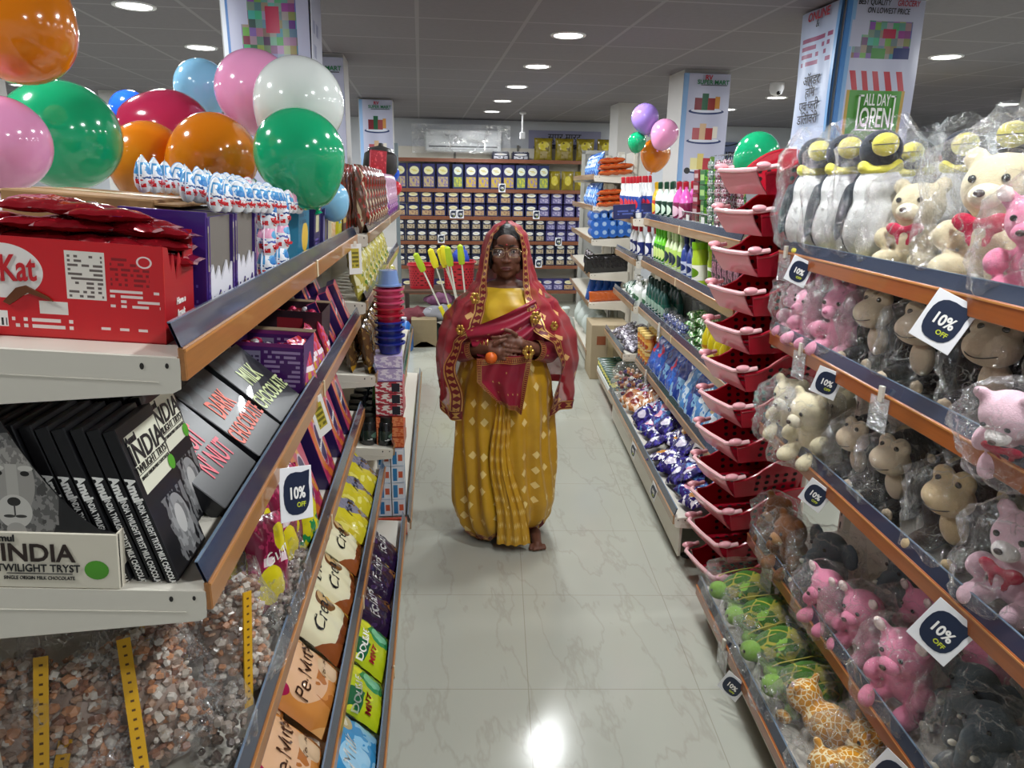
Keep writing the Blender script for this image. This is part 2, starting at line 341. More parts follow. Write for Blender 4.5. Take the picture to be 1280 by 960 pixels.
L += [('r', 0, .755, 1, 1, 'bdbfd6')]+[('r', 0, 0, .06, 1, '4e86c6'), ('r', .06, 0, .11, 1, '86aeda')]+grocery(.798, .925)+[('r', 0.11, 0, 1, .688, 'bdbfd6'), ('r', .0, 0, .06, 1, '4e86c6'), ('r', .13, .44, .88, .688, 'b8963a'), ('r', .17, .44, .84, .688, '4d9435')]
bp = [('lettering', tx('BEST QUALITY', .125, H*.984, .034, BLK, bold=.012, shear=.15, sx=.72)), ('lettering', tx('GROCERY', .295, H*.984, .034, REDT, bold=.012, shear=.15, sx=.72), 'red lettering'), ('lettering', tx('ON LOWEST PRICE', .2, H*.957, .034, BLK, bold=.012, shear=.15, sx=.72)),
      ('lettering', tx('ALL DAY', .205, H*.652, .075, WHT, bold=.012, sx=.45)), ('lettering', tx('OPEN', .205, H*.588, .125, WHT, bold=.012, sx=.5))]
fr = MB(WHT)
for a in ((.11, .47, .117, .67), (.293, .47, .3, .67), (.11, .665, .135, .671), (.275, .665, .3, .671), (.11, .545, .3, .549)): fr.box(a[0], -.027, H*a[1] if a[0] != .11 or a[3] < .6 or a[1] > .6 else H*.545, a[2], -.024, H*a[3])
bp.append(('sign_border', fr.build()))
banner(1.985, 2.375, 3.485, zb, zt, L, 'white vinyl banner with stacked groceries and green ALL DAY OPEN sign on right column', bp)
sd = [('lettering', tx('ONLINE', .18, H*.975, .056, REDT, bold=.02, shear=.1), 'red lettering'), ('lettering', tx('&', .18, H*.945, .05, BLK))]+[('lettering', tx(w_, .18, H*q, .065, BLK, bold=.01)) for w_, q in (('ऑर्डर', .74), ('होम', .695), ('एवं फ्री', .645), ('डिलीवरी', .595))]
banner(1.99, 2.35, 3.87, zb, zt, [('r', .94, 0, 1, 1, '6ea3d8'), ('t', .1, .80, .9, .915, 4, 13, '8f3d6a')], 'pale blue vinyl banner with red ONLINE heading on aisle side of right column', sd, side=1, base='b6c4e0')
def plate3(name, x, y, w, z0, z1, label, part='full'):
    H = z1-z0; L = [('r', 0, 0, .1, 1, '8ab0dc')]
    for k, vv in enumerate((.75, .55, .345)):
        L += [('e', .52, vv, .38, .02, '24366a'), ('e', .52, vv+.006, .33, .014, 'd8dcea')]
        cols = (('7a1f2b', '1d5b3a', '8f2a2a', 'c88a3a'), ('b3555c', 'd2b08c', 'a83238', 'e3dccf'), ('e6dc9e', 'd9c470', 'b3303a', '6f9a3c'))[k]
        L += [('r', .26, vv+.01, .44, vv+.09, cols[0]), ('r', .42, vv+.01, .56, vv+.12, cols[1]), ('r', .55, vv+.01, .70, vv+.09, cols[2]), ('r', .70, vv+.02, .80, vv+.1, cols[3])]
        if k == 2: L += [('e', .2, .345, .07, .022, '222222'), ('e', .5, .335, .07, .022, '222222'), ('e', .76, .345, .07, .022, '222222')]
    banner(x, x+w, y, z0, z1, L, label, [('lettering', tx('RV', w*.52, H*.972, w*.13, REDT, bold=.03), 'red lettering'), ('lettering', tx('SUPER MART', w*.62, H*.942, w*.12, GRN, bold=.02), 'green lettering'),
        ('rule_line', MB(BLK).box(w*.36, -.028, H*.922, w*.92, -.024, H*.926).build())])
plate3('r2', 2.02, 5.735, .37, 1.45, CEIL-.03, 'white banner with three platters of drinks and food on the second right column')
plate3('l2', -.87, 5.585, .35, 1.25, CEIL-.03, 'white banner with food platters on the left column behind the balloons')
plate3('l3', -.63, 8.33, .35, 1.3, CEIL-.02, 'white banner with food platters on the farthest left column')
banner(-.82, -.46, 3.485, 1.3, CEIL-.01, [('r', 0, 0, .05, 1, 'e8ecf4'), ('r', .05, 0, .16, 1, '4e7fc0')]+grocery(.62, .95)+[('r', .56, .43, .63, .54, 'b92f3c'), ('r', .74, .43, .81, .54, 'b92f3c')], 'white vinyl banner with stacked groceries on the left column above the balloons')
m_ = MB(prt('9a9cae', [('t', .2, .2, .8, .9, 9, 9, '5a5f86'), ('r', 0, 0, .06, 1, 'd9dce6')], .35)); m_.grid(lambda u, v: (.008+.004*sin(v*8), u*.36, v*(CEIL-1.31)), 8, 20)
m_.grid(lambda u, v: (.004*sin(v*8), u*.36, v*(CEIL-1.31)), 8, 20, flip=True)
single('banner', m_, 'grey printed banner wrapping the aisle side of the left column', 'banner', 'banners on the columns', TR(-.465, 3.5, 1.3))
# ---------------------------------------------------------------- back wall furniture
# ---------------------------------------------------------------- shelving
CREAM = mat('d9d3c6', .42, coat=.2, key='cream_powder_coat'); DKST = mat('6e6a64', .5)
RAILM = mat('2c3549', .2, coat=.5, key='price_rail'); CLRE = mat('6f8298', .15, coat=.5)
def wood(c):
    t = NT('wood_strip'); co = t.coord(); mp = t.n('ShaderNodeMapping'); mp.inputs['Scale'].default_value = (3, 60, 60); t.l(co, mp.inputs[0])
    cc = t.mix(t.noise(mp.outputs[0], 3, 4, .6), srgb(c), tuple(x*.62 for x in srgb(c))); t.l(cc, t.b.inputs['Base Color']); t.b.inputs['Roughness'].default_value = .3; t.b.inputs['Coat Weight'].default_value = .4; return t.m
WOODL, WOODR, WOODF = wood('b0743c'), wood('a85a28'), wood('ab8a66')
class Frame:
    def __init__(s, side, x0, slope):
        s.side = side; s.B = TR(x0, 0, 0) @ RZ(-math.degrees(math.atan(slope))) @ RZ(90 if side == 'L' else -90); s.k = 1 if side == 'L' else -1
    def M(s, u, w, z): return s.B @ TR(s.k*u, w, z)
class Shelf:
    def __init__(s, fr, w0, z, tilt=4, d=.36): s.fr, s.w0, s.z, s.tilt, s.d = fr, w0, z, tilt, d
    def it(s, u, d, h=0, yaw=0, lean=0, roll=0, face=None):
        m = s.fr.M(u, s.w0, s.z-.014) @ RX(s.tilt) @ TR(0, d, h)
        if face: m = m @ RZ(face)
        return m @ RZ(yaw) @ RX(lean) @ RY(roll)
def gondola(fr, u0, u1, levels, label, woodm, group='gondola shelving', top=1.58, ends='', tilt=4, kick=None, rail=True, depth=.38, joint=1.2):
    """levels: (lip z, front offset, name); returns the shelves. Parts: base, back panel, posts, shelves (> lip, price rail, brackets)"""
    k = fr.k; a, b = sorted((k*u0, k*u1)); Wb = levels[0][1]+depth; out = []; parts = []
    bk = MB(CREAM, DKST); bk.box(a, Wb, .1, b, Wb+.02, top, 0)
    for i in range(int((b-a)/.6)+1): bk.box(min(a+.6*i, b-.02), Wb-.004, .1, min(a+.6*i, b-.02)+.02, Wb, top, 1)
    parts.append(('back_panel', bk.build()))
    n = max(1, round((b-a)/joint))
    for i in range(n+1):
        x = a+(b-a)*i/n; x = min(max(x, a+.02), b-.02)
        pm = MB(CREAM, mat('33302c', .6)).box(x-.02, Wb-.03, 0, x+.02, Wb+.03, top+.03, 0, .004)
        for q in range(26): pm.box(x-.004, Wb-.0315, .3+q*.055, x+.004, Wb-.029, .33+q*.055, 1)
        parts.append(('upright_post', pm.build()))
    lz, lw = levels[-1][:2]
    parts.append(('kick_plate', MB(kick or CREAM).box(a+.01, lw+.03, .025, b-.01, lw+.045, max(.06, lz-.05), 0, .002).build()))
    fm = MB(mat('1d1c1c', .6))
    for x in (a+.06, b-.06): fm.lathe([(.028, 0), (.03, .006), (.014, .012), (.012, .03)], 14, 0, (x, lw+.09, 0))
    parts.append(('levelling_feet', fm.build()))
    for j, lv in enumerate(levels):
        z, w0 = lv[:2]; T = TR(0, w0, z-.014) @ RX(tilt); dp = (Wb-w0)/cos(rad(tilt))
        bd = MB(CREAM); bd.X = T; bd.box(a+.002, .004, -.022, b-.002, dp, 0, 0, .002)
        lip = MB(woodm, mat('c98848', .3, coat=.5)); lip.X = TR(0, w0, 0)
        lip.box(a, -.006, z-.046, b, .004, z, 0, .002)
        lip.box(a, -.0075, z-.006, b, -.005, z-.002, 1)
        rl = MB(RAILM, CLRE); rl.X = TR(0, w0, z-.002)
        if rail: rl.grid(lambda u, v: (a+(b-a)*u, -.003+v*.012, v*.036), 1, 1, 0); rl.grid(lambda u, v: (a+(b-a)*u, .001+v*.012, v*.036), 1, 1, 0, flip=True); rl.box(a, .008, .035, b, .0125, .037, 1)
        kids = [('lip_strip', lip.build(), 'wood-brown front strip')]
        if rail: kids.append(('price_rail', rl.build(), 'blue-grey price rail'))
        for e in range(n+1):
            x = a+(b-a)*e/n; x = min(max(x, a+.0015), b-.0015)
            br = MB(CREAM, mat('26221f', .6)); br.X = T
            pl = [(0, -.001), (dp-.01, -.001), (dp-.01, -.13), (.30, -.085), (.012, -.05), (.002, -.044)]
            vs = [(x+s_*.0015, p, q) for s_ in (-1, 1) for p, q in pl]; nn = len(pl)
            br.add(vs, [list(range(nn))[::-1], list(range(nn, 2*nn))]+[[i, (i+1) % nn, nn+(i+1) % nn, nn+i] for i in range(nn)], 0)
            if e in (0, n):
                sg = -1 if e == 0 else 1
                for yy, zz, r in ((.05, -.014, .003), (.018, -.012, .0025)):
                    vs = [(x+sg*.002, yy+r*cos(t), zz+r*1.6*sin(t)) for t in [i*pi/4 for i in range(8)]]; br.add(vs, [list(range(8))[::(1 if sg > 0 else -1)]], 1)
                br.box(x-.0025, .03, -.036, x+.0025, dp-.02, -.0345, 0)
            kids.append(('bracket', br.build()))
        if rail:
            for e in range(1, n):
                x = a+(b-a)*e/n; kids.append(('joint_clip', MB(mat('d8c8a8', .4)).box(x-.006, w0-.010, z-.044, x+.006, w0-.005, z+.004, 0, .002).build(), 'cream joint clip'))
        parts.append(('shelf', bd.build(), None, kids))
        out.append(Shelf(fr, w0, z, tilt, dp))
    place(Proto('gondola_shelf_unit', None, parts, 'shelving'), fr.B, label, group)
    return out
FL = Frame('L', -.34, .02); FR = Frame('R', .815, .11); FL2 = Frame('L', -.315, .02)
L1, L2, L3, L4, L5 = gondola(FL, .98, 3.2, [(1.485, .0), (1.135, 0), (.705, 0), (.418, -.085), (.15, -.175)], 'cream shelving unit stacked with chocolate and sweets under the large balloons', WOODL)
K1, K2, K3, K4, K5 = gondola(FL2, 3.27, 6.2, [(1.49, -.02), (1.19, 0), (.85, -.03), (.49, -.1), (.10, -.17)], 'cream shelving unit with brown sweet packets, green pots and red buckets behind the chocolate shelves', WOODF, kick=mat('b5432a', .4))
R1, R2, R3, R4, R5 = gondola(FR, .75, 2.5, [(1.49, .185), (1.195, .185), (.845, .185), (.382, .185), (.15, .0)], 'cream shelving unit with orange lips holding bagged plush toys', WOODR)
B1, B2, B3, B4, B5 = gondola(FR, 2.94, 5.05, [(1.49, .185), (1.20, .185), (.867, .185), (.49, .185), (.24, .0)], 'cream shelving unit with bottles, soap and detergent behind the red baskets', WOODF)
G1, G2, G3, G4, G5 = gondola(FR, 5.15, 6.1, [(1.49, .12), (1.19, .16), (.86, .16), (.50, .10), (.13, .05)], 'cream shelving unit with blue packets and black pouches beyond the detergent shelves', WOODF, kick=mat('b5432a', .4), top=1.7)
H1, H2, H3, H4, H5, H6 = gondola(FR, 6.55, 8.4, [(1.80, .0), (1.53, .0), (1.24, .0), (.93, .0), (.66, .0), (.2, .0)], 'cream shelving unit with blue and orange packets nearest the back wall', WOODF, top=2.0, rail=False)
# ---------------------------------------------------------------- kinds of goods
FILM = film(.014, gloss=.55); FILM2 = film(.02, gloss=.55, key='hazy_film')
def nz(x, y, z=0): return noise.noise(V((x, y, z)))
def pouch_y(w, h, t, seed=0, wr=.006):
    def f(x, z):
        u, v = min(max(x/w+.5, 0), 1), min(max(z/h, 0), 1)
        a = max(0, 1-abs(2*u-1)**2.6)**.6*max(0, 1-abs(2*v-1)**3.5)**.55
        return -t/2*a - wr*a*nz(x*28+seed, z*22, seed) - wr*.5*nz(x*70, z*60, seed+5)
    return f
def pouch_mesh(w, h, t, m, seed=0, wr=.006, n=18):
    f = pouch_y(w, h, t, seed, wr); mb = MB(m)
    def sh(u, v): return (u-.5)*w*(1-.05*sin(v*pi)*1.0), v*h
    def fr(u, v):
        x, z = sh(u, v); return (x, f((u-.5)*w, z), z)
    def bk(u, v):
        x, z = sh(u, v); return (x, -f(-(u-.5)*w, z)*.8, z)
    mb.grid(fr, n, n, m); mb.grid(bk, n, n, m, flip=True, uv=lambda u, v: (u-5, v))
    return mb.build(smooth=60), f
def conform(me, f, off=.0012):
    for v in me.vertices: v.co.y = f(v.co.x, v.co.z)-off
    return me
def lett(s, x, z, size, m, rot=0, f=None, y=-.001, **k):
    me = xmesh(text_mesh(s, size, m, **k), TR(x, y, z) @ RY(-rot))
    return conform(me, f) if f else me
def pouch(name, w, h, t, m, texts=(), seed=0, wr=.006, cat='packet', extra=None):
    me, f = pouch_mesh(w, h, t, m, seed, wr); parts = []
    for q in texts:
        s, x, z, size, tm = q[:5]; kw = q[5] if len(q) > 5 else {}
        parts.append(('lettering', lett(s, x, z, size, tm, f=f, **kw)))
    if extra: parts += extra(f)
    return Proto(name, me, parts, cat)
def carton(name, w, d, h, m, texts=(), cat='box', b=.0015, parts=()):
    ps = [('lettering', lett(s, x, z, size, tm, y=-.0008, **(kw[0] if kw else {}))) for s, x, z, size, tm, *kw in texts]
    return Proto(name, MB(m).box(-w/2, 0, 0, w/2, d, h, None, b).build(smooth=20), ps+list(parts), cat)
def bottle(name, prof, m, capprof=None, capm=None, sx=1, sy=1, seg=20, cat='bottle', extra=()):
    ps = []
    if capprof: ps.append(('cap', MB(capm).lathe(capprof, 14, 0, sx=min(1, sx), sy=min(1, sy)).build()))
    return Proto(name, MB(m).lathe(prof, seg, 0, sx=sx, sy=sy).build(smooth=50), ps+list(extra), cat)
def bag_mesh(rx, ry, h, m=None, seed=0, flare=.25, neck=.8, cr=.18, seg=34, rg=20, top=.25, lift=0):
    """crumpled clear bag standing around something: closed below, gathered or open on top"""
    mb = MB(m or FILM)
    def fn(u, v):
        a = u*2*pi; s_ = v
        if s_ < .12: k = .55+.45*sin(s_/.12*pi/2)
        elif s_ < neck: k = 1-.12*((s_-.12)/(neck-.12))**2
        else: k = .88-(.88-top)*((s_-neck)/(1-neck))**.8
        c = abs(cos(a))**.75*(1 if cos(a) > 0 else -1); d = abs(sin(a))**.75*(1 if sin(a) > 0 else -1)
        q = abs(nz(cos(a)*1.8+seed, sin(a)*1.8, s_*3+seed)); w = 1+cr*(q*2.2-.45)+cr*.55*abs(nz(cos(a)*6, sin(a)*6+seed, s_*7))
        return (rx*k*w*c, ry*k*w*d, lift+h*s_*(1+.05*nz(a, seed)))
    mb.grid(fn, seg, rg, 0, cu=True)
    mb.add([fn(i/seg, 0) for i in range(seg)], [list(range(seg))[::-1]], 0)
    return mb.build(smooth=22)
def scatter_lumps(n, place_fn, r, mats, seed=1, seg=5, rg=3, name='lumps', flat=.7):
    rr = random.Random(seed); mb = MB(*mats)
    for i in range(n):
        p = place_fn(rr); q = r*rr.uniform(.6, 1.25); R = Matrix.Rotation(rr.uniform(0, 6), 4, 'Z') @ Matrix.Rotation(rr.uniform(0, 3), 4, 'X')
        mb.ell(p, (q, q*rr.uniform(.6, 1), q*rr.uniform(flat*.7, flat*1.2)), rr.randrange(len(mats)), seg, rg, R)
    return mb.build(smooth=0)
# ---------------------------------------------------------------- balloons
def balloon_proto(col, name='balloon'):
    t = NT('balloon_rubber'); t.b.inputs['Base Color'].default_value = (*srgb(col), 1); t.b.inputs['Roughness'].default_value = .13; t.b.inputs['Subsurface Weight'].default_value = .25
    t.b.inputs['Subsurface Radius'].default_value = (.05, .05, .05); t.b.inputs['Subsurface Scale'].default_value = .5; t.b.inputs['Coat Weight'].default_value = .5; t.b.inputs['Coat Roughness'].default_value = .04
    pr = [(0, 1.0)]+[(sin(a)*(1+.0*a), cos(a)*1.0 if cos(a) > 0 else cos(a)*(1.0+.28*(sin(a*1.0-pi/2))**2)) for a in [i*pi/22 for i in range(1, 21)]]+[(.09, -1.235), (.035, -1.26)]
    pr = pr[::-1]
    bd = MB(t.m).lathe(pr, 30, 0, cap=False).build(smooth=70)
    kn = MB(t.m).lathe([(.10, -1.36), (.075, -1.33), (.03, -1.27), (.04, -1.25)], 12, 0).build()
    return Proto('balloon', bd, [('knot', kn)], 'balloon')
BALL = {k: balloon_proto(c) for k, c in dict(orange='d97a10', pink='e79ac4', green='17a36e', blue='1f55c8', maroon='a8264a', skyblue='86bede', white='dde2de', purple='a083d2', red='c22630').items()}
def balloon(k, x, y, z, r, rot, label, e=1.0, string=0):
    P_ = BALL[k]
    if string: P_ = Proto('balloon', P_.mesh, P_.parts+[('string', MB(mat('d8d0c8', .5)).tube([(0, 0, -1.3), (.02/r, 0, -(string*.5)/r), (0, 0, -string/r)], .0012/r, None, 5).build())], 'balloon')
    place(P_, TR(x, y, z) @ RZ(rot[2]) @ RY(rot[1]) @ RX(rot[0]) @ SCL(r, r, r*e), label, 'party balloons')
for a in [('orange', -.80, 1.7, 1.99, .108, (10, 200, 0), 'large orange balloon at the very top, only partly in view'),
 ('pink', -.825, 1.62, 1.765, .09, (0, 30, 0), 'large pink balloon low against the left edge, in front of the green one'),
 ('green', -.87, 2.0, 1.80, .130, (20, 100, 0), 'large green balloon between the low pink balloon and the orange pair'),
 ('blue', -1.24, 3.5, 1.985, .085, (0, 0, 0), 'dark blue balloon peeking out behind the maroon one', 1.0, 1.985),
 ('maroon', -.80, 2.6, 1.85, .13, (0, 100, 20), 'maroon balloon resting on the two orange balloons'),
 ('orange', -.78, 2.3, 1.75, .112, (10, 10, 0), 'orange balloon behind the green one, under the maroon balloon'),
 ('orange', -.57, 2.2, 1.765, .117, (10, 60, 0), 'orange balloon just left of the bright green round one'),
 ('skyblue', -.80, 3.0, 2.035, .098, (0, 0, 0), 'sky blue balloon above the maroon one, beside the banner', 1.0, .45),
 ('pink', -.53, 2.62, 1.985, .128, (15, -20, 0), 'pink balloon in front of the left column banner'),
 ('white', -.345, 2.3, 1.92, .128, (0, 20, 0), 'translucent white balloon above the bright green one'),
 ('green', -.307, 2.0, 1.768, .114, (0, -15, 0), 'bright green round balloon hanging over the chocolate shelf edge'),
 ('skyblue', -.30, 2.55, 1.645, .062, (0, -20, 0), 'small pale blue balloon half hidden under the bright green one'),
 ('purple', 1.45, 4.8, 2.13, .088, (0, -15, 0), 'purple balloon on top of the cluster beside the second right column'),
 ('pink', 1.555, 4.7, 2.03, .088, (0, 20, 0), 'pink balloon in the cluster beside the second right column'),
 ('green', 1.42, 4.85, 1.985, .060, (0, 5, 0), 'small green balloon in the cluster beside the second right column'),
 ('orange', 1.585, 4.95, 1.915, .100, (0, 10, 0), 'orange balloon lowest in the cluster beside the second right column'),
 ('green', 1.42, 3.05, 1.84, .092, (0, 40, 0), 'green balloon behind the top of the red basket stack'),
 ('blue', -.225, 6.2, 1.775, .062, (0, 10, 0), 'small blue balloon at the far end of the left shelving'),
 ('red', -.205, 6.3, 1.66, .055, (0, 10, 0), 'small red balloon under the blue one at the far end of the left shelving')]: balloon(*a)
# ---------------------------------------------------------------- left shelves: chocolate and sweets
WH, BK, CRM = mat('f3f1ec', .5, key='white_ink'), mat('17161a', .4, key='black_ink'), mat('ece6d2', .5)
RED = mat('c8202a', .4, key='red_ink'); OR = mat('e0481c', .4, key='orange_ink'); PKI = mat('d8304e', .4, key='pink_ink'); PG = mat('d3dfa2', .4, key='pale_green_ink'); BR = mat('5b3319', .4, key='brown_ink')
# wafer-bar display box, facing the near end
kb = prt('cf1a22', [('e', .35, .66, .16, .27, 'efe9e4'), ('r', .60, .42, .76, .9, 'e9e2d8'), ('t', .61, .44, .75, .88, 10, 66, '6a5d58'), ('t', .78, .58, .94, .88, 6, 80, '8a1218'), ('t', .775, .36, .98, .56, 4, 44, 'efdcd8'),
   ('r', .485, .25, .60, .38, 'e7e2da'), ('t', .37, .1, .62, .23, 2, 60, 'f0dfdb'), ('t', .68, .12, .95, .17, 1, 26, 'f0dfdb'), ('r', .29, .1, .355, .26, 'f4f0ec'), ('t', .295, .11, .35, .25, 1, 110, '222222'), ('e', .92, .83, .032, .06, 'f2dcd8'), ('e', .92, .83, .024, .045, 'cf1a22')], .28, coat=.3)
bx = MB(kb, mat('a81820', .4), mat('8a7a66', .7)); w, d, h = .32, .125, .137
bx.box(0, 0, 0, w, .002, h, 0); bx.box(0, 0, 0, w, d, .002, 1); bx.box(0, d-.002, 0, w, d, h*1.12, 1)
zz = [(.002, 0), (d-.002, 0), (d-.002, h*.96), (.085, h*.9), (.078, h*.72), (.066, h*.9), (.05, h*.62), (.04, h*.9), (.03, h*.72), (.018, h*.98), (.002, h)]
for X in (0, w-.002):
    vs = [(X+s_*.002, a, b_) for s_ in (0, 1) for a, b_ in zz]; n = len(zz)
    bx.add(vs, [list(range(n))[::-1], list(range(n, 2*n))]+[[i, (i+1) % n, n+(i+1) % n, n+i] for i in range(n)], 1)
fg = MB(mat('6b3a1c', .4)); fg.X = TR(w*.44, -.003, h*.47); fg.prism([(-.03, -.016), (-.012, .004), (.0, .008), (.028, -.006), (.034, -.012), (.002, -.002), (-.022, -.02)], -.001, .002)
P = Proto('chocolate_display_box', bx.build(smooth=20), [('lettering', lett('KitKat', w*.345, h*.67, .050, RED, bold=.018, sx=.66, shear=.1, rot=4), 'red logo lettering'), ('printed_wafer', fg.build()),
   ('lettering', mesh_join([xmesh(lett('Have a', 0, h*.4, .014, WH, bold=.02, shear=.2), TR(w+.0005, .062, 0) @ RZ(90)), xmesh(lett('break', 0, h*.27, .014, WH, bold=.02, shear=.2), TR(w+.0005, .062, 0) @ RZ(90))]), 'white slogan')], 'display box')
place(P, L1.it(1.05, .362, 0, yaw=-90), 'bright red wafer bar display box standing on the top left shelf end')
bar = pouch('wafer_bar', .115, .062, .022, prt('8e1420', [('n', 0, 0, 1, 1, 9, .62, 'b3202c'), ('r', .0, .0, .05, 1, 'b9868a'), ('r', .95, 0, 1, 1, 'b9868a'), ('n', .2, .25, .8, .75, 14, .56, 'e3b9bb')], .18, metal=.25, coat=.4), wr=.004, cat='chocolate bar')
rr = random.Random(3); kk = 0
for lay in range(4):
    for i in range(6 if lay < 3 else 3):
        for j in range(1):
            dd = .08+i*.052+rr.uniform(-.008, .008)+(.05 if lay == 3 else 0); hh = .105+lay*.021+rr.uniform(0, .004); u = 1.115+rr.uniform(-.006, .012)
            place(bar, L1.it(u, dd, hh, yaw=-90+rr.uniform(-25, 25), lean=-90+rr.uniform(-10, 10)), 'red wrapped wafer bar in %s layer of the pile, %s from the aisle' % (ORD[lay], ORD[i]), 'wafer bars in the red box'); kk += 1
for i in range(5): place(bar, L1.it(1.165+.004*i, .10+i*.05, .1+rr.uniform(0, .03), yaw=rr.uniform(-30, 30)-90, lean=-80+rr.uniform(-15, 10)), 'red wrapped wafer bar leaning at the back of the red box, %s from the aisle' % ORD[i], 'wafer bars in the red box')
ct = MB(mat('a07a4e', .8, vary=.1, vscale=20)); ct.box(0, 0, 0, .25, .24, .186, None, .003); ct.box(.0, -.04, .178, .25, .0, .181); ct.box(0, .24, .178, .25, .28, .181)
place(Proto('cardboard_carton', ct.build(), [('packing_tape', MB(mat('b79a6c', .3)).box(.1, -.001, .186, .15, .241, .1872).build())], 'carton'), L1.it(1.3, .14, 0), 'brown cardboard carton behind the red display box under the balloons')
# purple perforated cartons
pb = prt('3a1f72', [('r', .08, .5, .5, .92, 'b9b49a'), ('r', .12, .56, .46, .86, '6d6a4c'), ('t', .1, .1, .9, .4, 6, 16, '5d47a0')], .3, coat=.3); gi = mat('6e6760', .8); wt = mat('d9d7df', .6)
def open_box(w, d, h, m, inner, cut=.55, drip=True):
    mb = MB(m, inner, wt); mb.box(0, 0, 0, w, .002, h, 0); mb.box(0, d-.002, 0, w, d, h, 0); mb.box(0, 0, 0, w, d, .002, 1)
    mb.box(0, 0, 0, .002, d, h, 0); n = 9
    # aisle side: torn opening
    pts = [(0, 0), (d, 0), (d, h)]+[(d-d*i/n, h*(cut+.18*((i*7) % 5)/5-.1)) for i in range(1, n)]+[(0, h)]
    return mb, pts
def carton_open(label, M, w=.16, d=.14, h=.17, m=pb, fill=None):
    mb = MB(m, gi, wt); mb.box(-w/2, 0, 0, w/2, d, h, 0, .001, ms={'T': 1, 'F': 1 if fill is None else 0})
    fr = MB(m, wt); n = 14
    low = [(-w/2, 0)]+[(w/2, 0)]; top = [(w/2-w*i/n, h*(.36+.22*((i*5) % 7)/7)) for i in range(n+1)]
    fr.prism(low+top, -.004, -.001, 1); fr.prism(low+[(w/2, h*.24)]+[(w/2-w*i/n, h*(.12+.2*((i*3) % 5)/5)) for i in range(1, n)]+[(-w/2, h*.2)], -.006, -.0045, 0)
    sd = MB(m).box(-w/2, -.006, 0, -w/2+.012, 0, h); sd2 = MB(m).box(w/2-.012, -.006, 0, w/2, 0, h)
    place(Proto('display_carton', mb.build(smooth=20), [('torn_front', fr.build(smooth=10), 'torn white and purple front'), ('side_tab', sd.build()), ('side_tab', sd2.build())], 'display box'), M, label, 'purple display cartons')
carton_open('purple display carton with torn front right behind the red box', L1.it(1.29, .035, 0))
carton_open('purple display carton with torn front next beyond the first one', L1.it(1.475, .04, 0))
cz = MB(prt('3a1f72', [('r', .12, .45, .38, .9, 'b3ae8e'), ('r', .16, .5, .34, .84, '6b6a42'), ('t', .1, .1, .9, .38, 6, 16, '6a55ab')], .3, coat=.3)).box(0, 0, 0, .13, .01, .178, None, .001)
place(Proto('carton_panel', cz.build(), [('price_sticker', MB(WH).box(.02, -.001, .12, .05, 0, .15).build())], 'box panel'), L1.it(1.203, .16, 0, yaw=-90), 'purple carton side panel facing the red box')
# chocolate eggs
em = prt('eceef2', [('r', 0, .55, 1, .86, '4f9fd6'), ('n', .3, .5, .7, .8, 5, .5, 'f4f6fa'), ('e', .5, .62, .12, .1, '2d7fc4'), ('n', .15, .2, .85, .42, 7, .5, 'd5262e'), ('n', 0, .42, 1, .56, 12, .56, '274a86')], .22, coat=.4)
em2 = prt('eceef2', [('r', 0, .55, 1, .9, 'e7a0bf'), ('e', .5, .62, .12, .1, '5aa7d6'), ('n', .15, .2, .85, .42, 7, .5, 'd5262e'), ('n', 0, .42, 1, .56, 12, .56, '5b6ab6')], .22, coat=.4)
def egg(m):
    rim = MB(m); rim.lathe([(.0, -.001), (.034, -.001), (.036, 0), (.034, .001), (0, .001)], 24, 0, sy=1.0); me = rim.build(); me.transform(RX(90) @ SCL(1, 1.3, 1) @ TR(0, 0, 0)); me.transform(TR(0, 0, .046))
    b = MB(m).lathe([(0.002, 0), (.016, .004), (.026, .018), (.029, .035), (.026, .055), (.018, .075), (.008, .086), (0, .089)], 18, 0, sy=.72).build()
    return Proto('chocolate_egg', b, [('sealed_rim', me), ('lettering', lett('Kinder', 0, .028, .012, RED, bold=.04, y=-.022), 'red brand lettering')], 'chocolate egg')
EG = [egg(em), egg(em2)]
for r_ in range(3):
    for i in range(15):
        place(EG[0 if i < 12 else 1], L1.it(1.26+i*.052+r_*.01-(.06 if r_ == 2 else 0), .03+.05*r_+rr.uniform(-.005, .005), .176+.012*r_-.0022*i, yaw=rr.uniform(-40, 20), roll=rr.uniform(-12, 12)) @ SCL(.62, .62, .62), 'white and %s foil chocolate egg on the cartons, %s along, %s row' % (('blue', 'pink')[i > 11], ORD[i], ('aisle', 'middle', 'back')[r_]), 'chocolate eggs on top of the cartons')
for r_ in range(3):
    for i in range(4):
        place(EG[(i+r_) % 2], L1.it(1.655+i*.072+rr.uniform(-.005, .005), .035+.03*(i % 2), .004+r_*.056, yaw=rr.uniform(-35, 10), roll=rr.uniform(-10, 10)), 'white and %s foil chocolate egg stacked beyond the purple cartons, %s layer, %s along' % (('blue', 'pink')[(i+r_) % 2], ORD[r_], ORD[i]), 'chocolate eggs in a heap')
tealm = prt('1f6f8f', [('e', .6, .4, .3, .22, 'e3b93c'), ('t', .1, .6, .9, .9, 3, 10, '14506e'), ('r', 1, 0, 2, 1, '18597a')], .35)
